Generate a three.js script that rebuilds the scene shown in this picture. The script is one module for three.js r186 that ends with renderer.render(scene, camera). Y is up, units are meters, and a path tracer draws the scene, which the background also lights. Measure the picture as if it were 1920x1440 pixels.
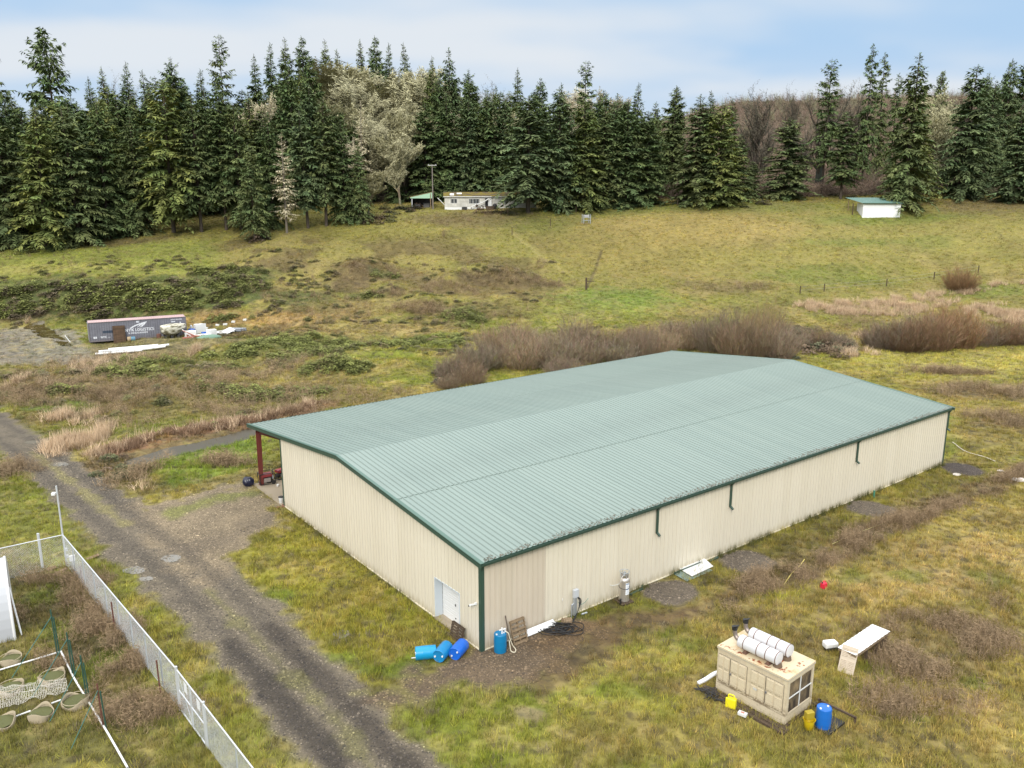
import * as THREE from 'three';
import { RoundedBoxGeometry } from 'three/addons/geometries/RoundedBoxGeometry.js';
import { mergeGeometries } from 'three/addons/utils/BufferGeometryUtils.js';

// ---------------------------------------------------------------- camera, sky, sun, exposure
const scene = new THREE.Scene();
const CAMY = 20.11, PITCH = 0.2329, FPX = 1564.3;
const camera = new THREE.PerspectiveCamera(49.43, 4 / 3, 0.5, 3000);
camera.position.set(0, CAMY, 0);
camera.rotation.set(-PITCH, 0, 0);
const renderer = new THREE.WebGLRenderer({ antialias: true });
renderer.toneMapping = THREE.LinearToneMapping;
renderer.toneMappingExposure = 1.6;
renderer.shadowMap.enabled = true;

// ---------------------------------------------------------------- random numbers and noise
function mulberry(a) { return () => { a = (a + 0x6d2b79f5) | 0; let t = Math.imul(a ^ (a >>> 15), 1 | a); t = (t + Math.imul(t ^ (t >>> 7), 61 | t)) ^ t; return ((t ^ (t >>> 14)) >>> 0) / 4294967296; }; }
let rnd = mulberry(7);
const rr = (a, b) => a + (b - a) * rnd();
function h2(ix, iy) { let h = Math.imul(ix, 374761393) + Math.imul(iy, 668265263) | 0; h = Math.imul(h ^ (h >>> 13), 1274126177); return ((h ^ (h >>> 16)) >>> 0) / 4294967296; }
function vn(x, y) { const ix = Math.floor(x), iy = Math.floor(y); let u = x - ix, v = y - iy; u = u * u * (3 - 2 * u); v = v * v * (3 - 2 * v); const a = h2(ix, iy), b = h2(ix + 1, iy), c = h2(ix, iy + 1), d = h2(ix + 1, iy + 1); return a + (b - a) * u + (c - a) * v + (a - b - c + d) * u * v; }
function fbm(x, y, o = 3) { let s = 0, a = 0.5, n = 0; for (let i = 0; i < o; i++) { s += a * vn(x, y); n += a; a *= 0.5; x = x * 2.03 + 17.3; y = y * 2.03 + 9.1; } return s / n; }
const clamp = (x, a = 0, b = 1) => Math.min(b, Math.max(a, x));
const sst = (a, b, x) => { x = clamp((x - a) / (b - a)); return x * x * (3 - 2 * x); };
const mixn = (a, b, t) => a + (b - a) * t;
const s2l = (c) => { c /= 255; return c <= 0.04045 ? c / 12.92 : Math.pow((c + 0.055) / 1.055, 2.4); };
const lin = (r, g, b, k = 1) => [s2l(r) * k, s2l(g) * k, s2l(b) * k];

// sky: thin high overcast with pale blue openings
{
  const W = 1024, Hh = 512, data = new Float32Array(W * Hh * 4);
  for (let j = 0; j < Hh; j++) {
    const el = ((j + 0.5) / Hh - 0.5) * Math.PI, y = Math.sin(el), ce = Math.cos(el);
    for (let i = 0; i < W; i++) {
      const az = ((i + 0.5) / W - 0.5) * 2 * Math.PI, x = Math.cos(az) * ce, z = Math.sin(az) * ce;
      const o = (j * W + i) * 4;
      if (y < -0.02) { data[o] = 0.16; data[o + 1] = 0.15; data[o + 2] = 0.10; data[o + 3] = 1; continue; }
      const k = 1 / (Math.max(y, 0) + 0.10);
      const n = fbm(x * k * 0.55 + 3.1, z * k * 0.95 + 1.7, 5), n2 = fbm(x * k * 1.7 + 9, z * k * 3.1 + 4, 4);
      let c = sst(0.33, 0.68, n * 0.75 + n2 * 0.25 + 0.05);
      c = Math.max(c, 1 - sst(0.0, 0.16, y));                      // thicker towards the horizon
      const high = sst(0.2, 0.75, y);
      c = mixn(c, 0.78 + 0.22 * c, high);
      const L = (1 + 1.85 * high) / 1.6;                                      // an overcast sky is brightest overhead
      const bl = [0.45, 0.645, 0.88], wh = [mixn(0.76, 0.86, high), mixn(0.815, 0.85, high), mixn(0.875, 0.845, high)];
      for (let q = 0; q < 3; q++) data[o + q] = mixn(bl[q], wh[q], c) * L;
      data[o + 3] = 1;
    }
  }
  const t = new THREE.DataTexture(data, W, Hh, THREE.RGBAFormat, THREE.FloatType);
  t.mapping = THREE.EquirectangularReflectionMapping; t.magFilter = THREE.LinearFilter; t.needsUpdate = true;
  scene.background = t; scene.environment = t;
}
const sun = new THREE.DirectionalLight(new THREE.Color(1, 0.94, 0.84), 1.5);
sun.position.set(-35, 140, 130);
sun.castShadow = true; sun.shadow.radius = 32; sun.shadow.mapSize.set(2048, 2048);
Object.assign(sun.shadow.camera, { left: -120, right: 120, top: 120, bottom: -120, near: 1, far: 500 });
sun.target.position.set(0, 0, -70);
scene.add(sun, sun.target);

// ---------------------------------------------------------------- building helpers
const used = new Map();
function numbered(n) { const b = n.replace(/_\d{3}$/, ''); const k = used.get(b) || 0; used.set(b, k + 1); return k ? b + '_' + String(k).padStart(3, '0') : b; }
function thing(name, label, category, pos = [0, 0, 0], turn = 0, group) {
  const o = new THREE.Group(); o.name = numbered(name); scene.add(o);
  o.position.set(...(pos.isVector3 ? pos.toArray() : pos)); o.rotation.y = turn;
  o.userData = { label, category }; if (group) o.userData.group = group;
  return o;
}
function obj(name, geo, m, parent = scene) {
  if (Array.isArray(geo)) geo = merge(geo);
  const o = new THREE.Mesh(geo, m); o.castShadow = o.receiveShadow = true;
  o.name = parent === scene ? numbered(name) : name; parent.add(o); return o;
}
function tag(o, label, category, group, kind) { Object.assign(o.userData, { label }); if (category) o.userData.category = category; if (group) o.userData.group = group; if (kind) o.userData.kind = kind; return o; }
function struct(o, label) { o.userData.kind = 'structure'; if (label) o.userData.label = label; return o; }
function merge(list) {
  const uv = list.every((g) => g.attributes.uv), col = list.every((g) => g.attributes.color);
  return mergeGeometries(list.map((g) => { g = g.index ? g.toNonIndexed() : g; for (const k of Object.keys(g.attributes)) if (!['position', 'normal'].includes(k) && !(k === 'uv' && uv) && !(k === 'color' && col)) g.deleteAttribute(k); return g; }));
}
const V = (x, y, z) => new THREE.Vector3(x, y, z);
function bx(w, h, d, x = 0, y = 0, z = 0, r = 0.006) { const g = new RoundedBoxGeometry(w, h, d, 1, Math.min(r, w / 3, h / 3, d / 3)); g.translate(x, y, z); return g; }
function box(w, h, d, x = 0, y = 0, z = 0) { const g = new THREE.BoxGeometry(w, h, d); g.translate(x, y, z); return g; }
function bar(a, b, r, n = 6, r2 = r) {                                  // a round bar from a to b
  const d = V().subVectors(b, a), L = d.length(), g = new THREE.CylinderGeometry(r2, r, L, n, 1);
  g.translate(0, L / 2, 0); g.applyQuaternion(new THREE.Quaternion().setFromUnitVectors(V(0, 1, 0), d.normalize())); g.translate(a.x, a.y, a.z); return g;
}
function plank(a, b, w, t) {                                            // a board from a to b
  const d = V().subVectors(b, a), L = d.length(), g = new THREE.BoxGeometry(w, L, t);
  g.translate(0, L / 2, 0); g.applyQuaternion(new THREE.Quaternion().setFromUnitVectors(V(0, 1, 0), d.normalize())); g.translate(a.x, a.y, a.z); return g;
}
function tube(pts, r, seg = 24, n = 6) { return new THREE.TubeGeometry(new THREE.CatmullRomCurve3(pts.map((p) => (p.isVector3 ? p : V(...p)))), seg, r, n, false); }
function lathe(pts, n = 24) { return new THREE.LatheGeometry(pts.map((p) => new THREE.Vector2(p[0], p[1])), n); }
const xf = (g, { p = [0, 0, 0], r = [0, 0, 0], s = 1 } = {}) => { g.applyMatrix4(new THREE.Matrix4().compose(V(...p), new THREE.Quaternion().setFromEuler(new THREE.Euler(...r)), Array.isArray(s) ? V(...s) : V(s, s, s))); return g; };
function mat(rgb, rough = 0.8, metal = 0, extra = {}) { const m = new THREE.MeshStandardMaterial({ roughness: rough, metalness: metal, side: THREE.DoubleSide, ...extra }); m.color.setRGB(...rgb); return m; }
function canvasTex(w, h, draw, srgb = true) { const c = document.createElement('canvas'); c.width = w; c.height = h; draw(c.getContext('2d'), w, h); const t = new THREE.CanvasTexture(c); if (srgb) t.colorSpace = THREE.SRGBColorSpace; return t; }
// triangle soup with vertex colours
class Soup {
  constructor() { this.p = []; this.c = []; }
  tri(a, b, c, col) { this.p.push(a[0], a[1], a[2], b[0], b[1], b[2], c[0], c[1], c[2]); for (let i = 0; i < 3; i++) this.c.push(col[0], col[1], col[2]); }
  geo() { const g = new THREE.BufferGeometry(); g.setAttribute('position', new THREE.Float32BufferAttribute(this.p, 3)); g.setAttribute('color', new THREE.Float32BufferAttribute(this.c, 3)); g.computeVertexNormals(); return g; }
}

// ---------------------------------------------------------------- terrain
const cp = Math.cos(PITCH), sp = Math.sin(PITCH);
const angY = (y) => Math.atan((y - 720) / FPX) + PITCH;                 // degrees below level of a row of the frame
const hAt = (D, y) => CAMY - D * Math.tan(angY(y));
const colOf = (x, D) => 960 + FPX * x / Math.max(8, cp * D + sp * CAMY);
// valley floor, meadow slope and wooded hill behind: surveyed profiles (distance, height) along a fan of directions
const PROF = [
  [-400, [[118, 0], [134, 5.2], [152, 9.6], [220, 18], [320, 34], [450, 42]]],
  [0, [[120, 0], [134, hAt(134, 528)], [152, hAt(152, 466)], [220, 18], [320, 34], [450, 42]]],
  [250, [[118, 0], [133, hAt(133, 524)], [165, hAt(165, 440)], [230, 20], [320, 38], [450, 44]]],
  [450, [[113, 0], [139, hAt(139, 515)], [168, hAt(168, 430)], [240, 27], [320, 46], [450, 52]]],
  [700, [[110, 0], [140, 4.6], [185, hAt(185, 393)], [215, 17.2], [260, 27], [330, 46], [450, 54]]],
  [960, [[110, 0], [140, 4.4], [187, hAt(187, 391)], [215, 17.6], [270, 25], [350, 38], [450, 46]]],
  [1150, [[110, 0], [142, 4.2], [190, hAt(190, 384)], [220, 18.5], [300, 28], [400, 42], [460, 46]]],
  [1400, [[112, 0], [145, 4.3], [192, hAt(192, 376)], [220, 18.6], [300, 34], [400, hAt(400, 203)], [470, 59]]],
  [1700, [[116, 0], [146, 4.2], [192, hAt(192, 373)], [220, 19], [300, 36], [400, hAt(400, 196)], [470, 60]]],
  [1900, [[114, 0], [142, 4.6], [184, hAt(184, 378)], [220, 19], [300, 36], [400, hAt(400, 193)], [470, 60]]],
  [2500, [[114, 0], [142, 4.6], [184, 14.6], [220, 19], [300, 36], [400, 56], [470, 60]]],
];
function pchip(pts) {
  const n = pts.length, d = [], m = [];
  for (let i = 0; i < n - 1; i++) d.push((pts[i + 1][1] - pts[i][1]) / (pts[i + 1][0] - pts[i][0]));
  for (let i = 0; i < n; i++) m.push(i === 0 ? d[0] : i === n - 1 ? d[n - 2] : d[i - 1] * d[i] <= 0 ? 0 : 2 * d[i - 1] * d[i] / (d[i - 1] + d[i]));
  return (x) => {
    if (x <= pts[0][0]) return pts[0][1]; if (x >= pts[n - 1][0]) return pts[n - 1][1];
    let i = 0; while (x > pts[i + 1][0]) i++;
    const h = pts[i + 1][0] - pts[i][0], t = (x - pts[i][0]) / h, t2 = t * t, t3 = t2 * t;
    return (2 * t3 - 3 * t2 + 1) * pts[i][1] + (t3 - 2 * t2 + t) * h * m[i] + (-2 * t3 + 3 * t2) * pts[i + 1][1] + (t3 - t2) * h * m[i + 1];
  };
}
const TAB = PROF.map(([px, pts]) => { const f = pchip([[60, 0], [90, 0], ...pts]), a = new Float32Array(1400); for (let i = 0; i < 1400; i++) a[i] = f(i * 0.5); return [px, a]; });
let CREEK = [];                                                         // line of the ditch
const mounds = [];                                                      // filled below: x, z, r, h
function baseH(x, z) {
  const D = -z; if (D < 91) return 0;
  const c = colOf(x, D); let i = 0; while (i < TAB.length - 2 && c > TAB[i + 1][0]) i++;
  const t = sst(0, 1, (c - TAB[i][0]) / (TAB[i + 1][0] - TAB[i][0])), q = Math.min(D * 2, 1398), k = Math.floor(q), f = q - k;
  return mixn(mixn(TAB[i][1][k], TAB[i][1][k + 1], f), mixn(TAB[i + 1][1][k], TAB[i + 1][1][k + 1], f), t);
}
function rough(x, z) {                                                  // how hummocky the ground is
  const D = -z, c = colOf(x, D);
  return sst(62, 80, D) * (1 - sst(158, 175, D)) * (1 - sst(900, 1150, c) * 0.75) * (D < 100 ? 1 - sst(-28, -14, x) : 1);
}
function H(x, z) {
  let h = baseH(x, z); const D = -z, k = rough(x, z);
  if (k > 0) h += k * ((fbm(x * 0.13, z * 0.13, 3) - 0.5) * 1.5 + (fbm(x * 0.5 + 5, z * 0.5, 2) - 0.5) * 0.5);
  if (D > 120) h += (fbm(x * 0.06 + 3, z * 0.06, 3) - 0.5) * 1.1 * sst(120, 150, D);
  if (x < -14 && x > -42 && D > 55 && D < 78) for (let i = 0; i < CREEK.length - 1; i++) { const a = CREEK[i], b = CREEK[i + 1], ex = b[0] - a[0], ez = b[1] - a[1], t = clamp(((x - a[0]) * ex + (z - a[1]) * ez) / (ex * ex + ez * ez)), d = Math.hypot(x - a[0] - ex * t, z - a[1] - ez * t); if (d < 1.8) { const w = 1 - sst(0.3, 1.8, d); h = mixn(h, Math.min(h, -0.38), w); } }
  for (const m of mounds) { const d2 = ((x - m[0]) ** 2 + (z - m[1]) ** 2) / (m[2] * m[2]); if (d2 < 4) h += m[3] * Math.exp(-d2 * 2.2); }
  return h;
}
function ray(px, py) { const a = (px - 960) / FPX, b = (720 - py) / FPX; return V(a, b * cp - sp, -(cp + b * sp)); }
function gp(px, py, h = 0) { const d = ray(px, py), t = (h - CAMY) / d.y; return V(d.x * t, h, d.z * t); }                  // on the level valley floor (or h above it)
function at(px, py) { const d = ray(px, py); for (let D = 24; D < 460; D += 0.25) { const t = D / -d.z, y = CAMY + d.y * t; if (y <= H(d.x * t, -D)) return V(d.x * t, H(d.x * t, -D), -D); } return null; }
function atD(px, py, D) { const d = ray(px, py), t = D / -d.z; return V(d.x * t, CAMY + d.y * t, -D); }
CREEK = [[262, 862], [330, 842], [410, 826], [480, 806], [560, 780]].map(([x, y]) => { const p = gp(x, y); return [p.x, p.z]; });
for (const [px, py, r, h] of [[700, 505, 5, 1.3], [840, 535, 5, 1.6], [790, 575, 6, 1.5], [740, 545, 5, 1.3], [660, 515, 6, 1.6], [900, 515, 7, 1.5], [960, 520, 6, 1.2], [870, 600, 5, 1.0], [560, 640, 6, 1.2], [640, 690, 5, 1.0], [480, 660, 6, 1.0], [330, 730, 4, 0.8], [300, 760, 4, 1.0], [760, 690, 5, .9], [530, 480, 6, 1.0], [1035, 500, 3, .7]]) { const p = at(px, py); mounds.push([p.x, p.z, r, h]); }
const TREEK = 1.75, GRASSK = 1.4;

// ---------------------------------------------------------------- the barn's frame (needed by the ground)
const BARN = { x: -1.347, z: -33.3, turn: 0.657, L: 42.1, W: 26.75, He: 4.27, Hr: 5.55, bay: 4.94 };
const bc = Math.cos(BARN.turn), bs = Math.sin(BARN.turn);
const barnAt = (u, y, v) => V(BARN.x + u * bc - v * bs, y, BARN.z - u * bs - v * bc);
const barnUV = (x, z) => { const dx = x - BARN.x, dz = z - BARN.z; return [dx * bc - dz * bs, -dx * bs - dz * bc]; };

// ---------------------------------------------------------------- ground colours
// regions on the ground: strokes (polyline + half width) and blobs, given where they lie, with ragged edges
const pl = (list) => list.map(([x, y]) => { const p = at(x, y) || gp(x, y); return [p.x, p.z]; });
function sdStroke(P, hw) {
  const w = (i) => (Array.isArray(hw) ? hw[i] : hw);
  return (x, z) => {
    let best = -1e9;
    for (let i = 0; i < P.length - 1; i++) {
      const ax = P[i][0], az = P[i][1], bx_ = P[i + 1][0] - ax, bz_ = P[i + 1][1] - az;
      const t = clamp(((x - ax) * bx_ + (z - az) * bz_) / (bx_ * bx_ + bz_ * bz_));
      const d = mixn(w(i), w(i + 1), t) - Math.hypot(x - ax - bx_ * t, z - az - bz_ * t);
      if (d > best) best = d;
    }
    return best;
  };
}
function sdPoly(P) {
  return (x, z) => {
    let inside = false, d = 1e9;
    for (let i = 0, j = P.length - 1; i < P.length; j = i++) {
      const [xi, zi] = P[i], [xj, zj] = P[j];
      if ((zi > z) !== (zj > z) && x < ((xj - xi) * (z - zi)) / (zj - zi) + xi) inside = !inside;
      const bx_ = xj - xi, bz_ = zj - zi, t = clamp(((x - xi) * bx_ + (z - zi) * bz_) / (bx_ * bx_ + bz_ * bz_));
      d = Math.min(d, Math.hypot(x - xi - bx_ * t, z - zi - bz_ * t));
    }
    return inside ? d : -d;
  };
}
const bounds = (P, m) => [Math.min(...P.map((p) => p[0])) - m, Math.max(...P.map((p) => p[0])) + m, Math.min(...P.map((p) => p[1])) - m, Math.max(...P.map((p) => p[1])) + m];
const GK = 0.56;                                                        // observed brightness -> base colour
const C = (r, g, b) => lin(r, g, b, GK);
const GREEN = C(132, 138, 46), LUSH = C(116, 142, 40), OLIVE = C(160, 148, 68), STRAW = C(184, 164, 104), TAN = C(190, 164, 120), BROWN = C(98, 78, 50), DARKB = C(82, 68, 48), BANK = C(92, 104, 44), MOSS = C(128, 122, 44), MEAD = C(164, 152, 80), GRAV = C(126, 115, 97), DGRAV = C(86, 79, 70), MUD = C(118, 94, 66), DIRT = C(190, 152, 100);
const REG = [];
function stroke(px, hw, col, o = {}) { const P = o.world ? px : pl(px); REG.push({ sd: sdStroke(P, hw), bb: bounds(P, (Array.isArray(hw) ? Math.max(...hw) : hw) + 2.5), col, k: 0.9, soft: 0.5, ragged: 0.8, grass: 1, ...o, P, hw }); return REG[REG.length - 1]; }
function poly(px, col, o = {}) { const P = o.world ? px : pl(px); REG.push({ sd: sdPoly(P), bb: bounds(P, 3), col, k: 0.9, soft: 0.6, ragged: 1.2, grass: 1, ...o, P }); return REG[REG.length - 1]; }
function blob(px, py, rx, ry, col, o = {}) {
  const c = at(px, py); if (!c) return; const n = at(px, py - ry), dpt = cp * -c.z + sp * CAMY, R = rx * dpt / FPX, Rz = n ? Math.max(0.3, Math.abs(n.z - c.z)) : R;
  REG.push({ sd: (x, z) => (1 - Math.hypot((x - c.x) / R, (z - c.z) / Rz)) * Math.min(R, Rz), bb: [c.x - R * 1.3 - 1, c.x + R * 1.3 + 1, c.z - Rz * 1.3 - 1, c.z + Rz * 1.3 + 1], col, k: 0.75, soft: 0.5 * Math.min(R, Rz), ragged: 0.45 * Math.min(R, Rz) + 0.3, grass: 1, ...o });
  return REG[REG.length - 1];
}
// far slope
poly([[-60, 474], [240, 460], [400, 452], [420, 500], [300, 522], [-60, 532]], C(150, 156, 62), { k: 0.85, soft: 3 });
blob(60, 505, 180, 8, C(186, 176, 96), { k: 0.6 });
poly([[-60, 526], [250, 524], [430, 506], [520, 500], [500, 560], [350, 596], [150, 606], [-60, 600]], BANK, { k: 0.9, soft: 1.5, ragged: 2 });
blob(30, 592, 60, 14, C(92, 68, 50)); blob(170, 578, 45, 16, C(112, 88, 62), { k: 0.6 }); blob(240, 590, 40, 12, BANK);
blob(880, 412, 110, 12, C(122, 106, 66), { k: 0.7 }); blob(700, 430, 130, 16, C(156, 148, 66)); blob(1010, 420, 70, 14, C(120, 124, 50), { k: 0.6 });
blob(1150, 395, 150, 10, C(128, 136, 54), { k: 0.7 }); blob(1400, 388, 160, 9, C(132, 136, 62)); blob(1660, 412, 150, 10, C(128, 142, 58), { k: 0.7 }); blob(1850, 382, 90, 10, C(132, 112, 78), { k: 0.7 });
blob(1330, 425, 200, 26, C(186, 164, 96), { k: 0.7 }); blob(1200, 470, 170, 40, C(168, 150, 80), { k: 0.6 }); blob(1750, 450, 220, 30, C(172, 162, 88), { k: 0.6 }); blob(1480, 490, 200, 26, C(166, 158, 78), { k: 0.6 });
blob(1600, 455, 90, 7, C(126, 138, 56), { k: 0.6 }); blob(1740, 455, 40, 14, C(132, 142, 58), { k: 0.5 }); blob(1560, 520, 130, 16, C(132, 142, 56), { k: 0.7 }); blob(1560, 505, 60, 9, C(118, 122, 50), { k: 0.6 }); blob(1850, 545, 90, 12, C(130, 142, 58), { k: 0.7 });
blob(1360, 540, 80, 12, C(128, 112, 68), { k: 0.6 }); blob(1160, 560, 110, 20, C(124, 150, 52), { k: 0.75 }); blob(1100, 585, 120, 16, C(150, 156, 66), { k: 0.6 });
stroke([[1128, 470], [1110, 520], [1100, 540]], 0.25, DARKB, { k: 0.7, soft: 0.2, ragged: 0.2 });
stroke([[960, 435], [1030, 490], [1075, 520]], 0.4, C(188, 176, 110), { k: 0.5, soft: 0.4, ragged: 0.2 });
// hummocky middle ground
for (const [a, b, c, d] of [[660, 502, 40, 16], [840, 545, 50, 22], [800, 580, 50, 14], [780, 525, 60, 14], [950, 525, 110, 18], [735, 548, 40, 10], [530, 490, 50, 14], [690, 505, 60, 8]]) blob(a, b, c, d, C(118, 98, 66), { k: 0.7 });
for (const [a, b, c, d] of [[725, 518, 30, 10], [870, 590, 40, 14], [690, 555, 40, 8], [550, 650, 110, 22], [380, 610, 40, 10], [430, 600, 40, 12], [800, 640, 60, 10], [560, 560, 60, 14]]) blob(a, b, c, d, BANK, { k: 0.75 });
blob(480, 600, 170, 14, DIRT, { k: 0.7 }); blob(640, 610, 120, 20, C(186, 162, 104), { k: 0.6 }); blob(680, 580, 90, 16, C(178, 154, 98), { k: 0.55 }); blob(780, 620, 90, 12, C(172, 150, 98), { k: 0.6 });
blob(200, 690, 230, 28, C(128, 112, 74), { k: 0.6 }); blob(130, 735, 130, 24, C(120, 102, 72), { k: 0.7 }); blob(330, 720, 140, 30, C(124, 106, 72), { k: 0.7 }); blob(500, 700, 130, 24, C(158, 138, 94), { k: 0.6 });
blob(420, 775, 190, 22, C(136, 122, 68), { k: 0.6 }); blob(640, 740, 130, 22, C(126, 110, 66), { k: 0.5 }); blob(300, 680, 120, 14, C(108, 114, 48), { k: 0.6 }); blob(560, 660, 120, 20, C(120, 124, 50), { k: 0.6 }); blob(110, 760, 60, 8, C(116, 140, 50), { k: .7 });
poly([[-40, 616], [60, 612], [150, 622], [160, 650], [250, 660], [200, 680], [90, 684], [-40, 690]], C(150, 142, 128), { k: 0.85, grass: 0.12, soft: 1, ragged: 1.6 });
poly([[160, 640], [340, 630], [480, 640], [330, 656], [260, 672], [170, 668]], C(138, 126, 88), { k: 0.8, grass: 0.3 });
// the ditch
const creekP = CREEK;
stroke([[180, 880], [262, 862], [330, 842], [410, 826], [480, 806], [560, 780]], 2.6, C(128, 104, 72), { k: 0.85, soft: 0.8, grass: 0.35 });
stroke([[200, 850], [330, 815], [480, 790], [600, 760]], 1.6, C(146, 104, 74), { k: 0.7, grass: 0.5 });
poly([[290, 862], [360, 838], [480, 820], [490, 870], [400, 905], [320, 915], [280, 890]], C(122, 142, 46), { k: 0.85 });
poly([[160, 860], [280, 870], [310, 920], [260, 932], [200, 905]], C(112, 98, 62), { k: 0.7 });
blob(430, 868, 60, 8, C(104, 100, 54), { k: 0.5 });
// near ground, left
poly([[-40, 820], [60, 850], [150, 930], [330, 1090], [480, 1260], [600, 1440], [-40, 1440]], C(130, 134, 52), { k: 0.7, soft: 1 });
blob(40, 900, 60, 30, C(136, 138, 52), { k: 0.7 }); blob(20, 1035, 40, 10, C(132, 122, 92), { k: .7, grass: .5 });
poly([[0, 1090], [120, 1070], [210, 1190], [330, 1350], [400, 1440], [-40, 1440], [-40, 1180]], C(112, 104, 58), { k: 0.65 });
for (const [a, b, c, d] of [[60, 1080, 60, 16], [110, 1150, 60, 24], [200, 1200, 50, 30], [230, 1270, 40, 40], [260, 1330, 50, 30], [150, 1100, 40, 20], [130, 1230, 50, 20]]) blob(a, b, c, d, C(96, 82, 56), { k: 0.6 });
for (const [a, b, c, d] of [[100, 1110, 30, 20], [180, 1260, 30, 30], [60, 1290, 40, 20], [200, 1335, 50, 14], [120, 1185, 40, 14]]) blob(a, b, c, d, C(122, 132, 50), { k: 0.7 });
for (const [a, b, c, d] of [[330, 1160, 40, 30], [360, 1230, 40, 30], [290, 1120, 30, 24], [420, 1320, 50, 30]]) blob(a, b, c, d, C(162, 148, 70), { k: 0.6 });
// between the road and the gable wall
poly([[540, 960], [700, 1075], [900, 1222], [870, 1260], [690, 1300], [590, 1250], [470, 1160], [420, 1090], [440, 1040], [520, 985]], C(154, 146, 54), { k: 0.8 });
for (const [a, b, c, d] of [[650, 1130, 60, 20], [560, 1060, 50, 18], [760, 1200, 50, 18], [700, 1100, 40, 14], [600, 1170, 40, 24]]) blob(a, b, c, d, C(166, 150, 76), { k: 0.6 });
for (const [a, b, c, d] of [[545, 1045, 26, 12], [480, 1060, 36, 16], [640, 1210, 40, 10], [720, 1060, 30, 10]]) blob(a, b, c, d, C(108, 104, 48), { k: 0.6 });
for (const [a, b, c, d] of [[620, 1240, 60, 14], [740, 1265, 60, 14], [520, 1120, 40, 14], [820, 1240, 50, 14]]) blob(a, b, c, d, C(116, 134, 40), { k: 0.7 });
// right side
poly([[1180, 1110], [1800, 880], [1980, 860], [1980, 1440], [1000, 1440], [1060, 1300], [1280, 1180]], C(162, 144, 78), { k: 0.8, soft: 1.5 });
poly([[1010, 1150], [1790, 862], [1900, 890], [1700, 985], [1480, 1080], [1290, 1160]], C(134, 126, 56), { k: 0.75, soft: 1 });
for (const [a, b, c, d] of [[1480, 1020, 60, 14], [1350, 1090, 30, 10], [1580, 1000, 60, 12], [1640, 905, 40, 8], [1160, 1130, 40, 12]]) blob(a, b, c, d, C(92, 82, 44), { k: 0.6 });
stroke([[1400, 1110], [1500, 1070], [1640, 1000], [1760, 950], [1900, 900], [1960, 870]], [1.2, 1.3, 1.1, 1.0, 0.9, .9], C(112, 92, 64), { k: 0.85, grass: 0.7 });
stroke([[1180, 1210], [1330, 1150], [1440, 1080], [1620, 1010]], 0.55, C(122, 108, 60), { k: 0.6 });
poly([[1600, 1170], [1780, 1150], [1890, 1240], [1850, 1290], [1660, 1280]], C(116, 98, 68), { k: 0.65 });
for (const [a, b, c, d] of [[1780, 1090, 130, 30], [1650, 1110, 90, 30], [1880, 1040, 60, 30], [1730, 1030, 80, 20], [1800, 1330, 60, 26]]) blob(a, b, c, d, C(186, 160, 104), { k: 0.7 });
for (const [a, b, c, d] of [[1180, 1280, 80, 26], [1100, 1320, 60, 26], [1250, 1250, 60, 20], [1230, 1330, 60, 24], [1470, 1120, 60, 14]]) blob(a, b, c, d, C(150, 148, 56), { k: 0.65 });
for (const [a, b, c, d] of [[1560, 1130, 70, 16], [1500, 1210, 60, 22], [1740, 1150, 70, 14], [1830, 1180, 50, 20], [1680, 1330, 60, 18], [1240, 1290, 70, 14], [1420, 1160, 60, 14], [1880, 980, 60, 16]]) blob(a, b, c, d, C(110, 92, 52), { k: 0.6 });
for (const [a, b, c, d] of [[1590, 1290, 40, 20], [1860, 1090, 40, 16], [1700, 1080, 40, 12], [1150, 1300, 60, 20], [1290, 1220, 50, 18], [1400, 1250, 30, 20], [1840, 1290, 30, 16], [1640, 1260, 40, 14], [1600, 1080, 40, 12], [1720, 1350, 40, 16]]) blob(a, b, c, d, C(126, 136, 50), { k: 0.6 });
// field beyond the barn's far end
poly([[1560, 664], [1980, 640], [1980, 720], [1700, 712]], C(178, 168, 84), { k: 0.8, soft: 2 });
poly([[1680, 715], [1980, 722], [1980, 850], [1800, 880], [1790, 770]], C(150, 130, 72), { k: 0.7 });
for (const [a, b, c, d] of [[1850, 735, 100, 14], [1880, 790, 60, 14], [1800, 700, 60, 5]]) blob(a, b, c, d, C(122, 100, 70), { k: 0.75 });
for (const [a, b, c, d] of [[1830, 845, 40, 14], [1860, 760, 60, 8], [1730, 725, 40, 8]]) blob(a, b, c, d, C(150, 140, 60), { k: 0.6 });
blob(1885, 726, 20, 5, C(200, 176, 130));
// moss by the walls, then gravel and mud on top
const trackP = [[680, 1322], [760, 1306], [830, 1284], [900, 1258], [990, 1222], [1060, 1190]];
const roadR = stroke([[-120, 730], [-30, 785], [60, 848], [150, 918], [235, 985], [320, 1050], [390, 1112], [470, 1190], [560, 1285], [640, 1370], [700, 1450], [760, 1540]], [1.9, 1.9, 1.9, 1.9, 2.2, 2.5, 2.35, 2.1, 2.05, 2.05, 2.05, 2.05], GRAV, { k: 1, grass: 0.03, soft: 0.45, ragged: 0.75, road: 1 });
const apronR = poly([[235, 950], [310, 940], [420, 912], [480, 905], [530, 952], [528, 985], [470, 1020], [430, 1070], [395, 1110], [320, 1060]], C(152, 136, 110), { k: 1, grass: 0.05, soft: 0.7, ragged: 1.6, road: 1 });
const trackR = stroke(trackP, [0.35, 0.8, 1.2, 1.6, 1.8, 1.4], C(120, 102, 79), { k: 1, grass: 0.06, soft: 0.7, ragged: 1.3, road: 1 });
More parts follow.
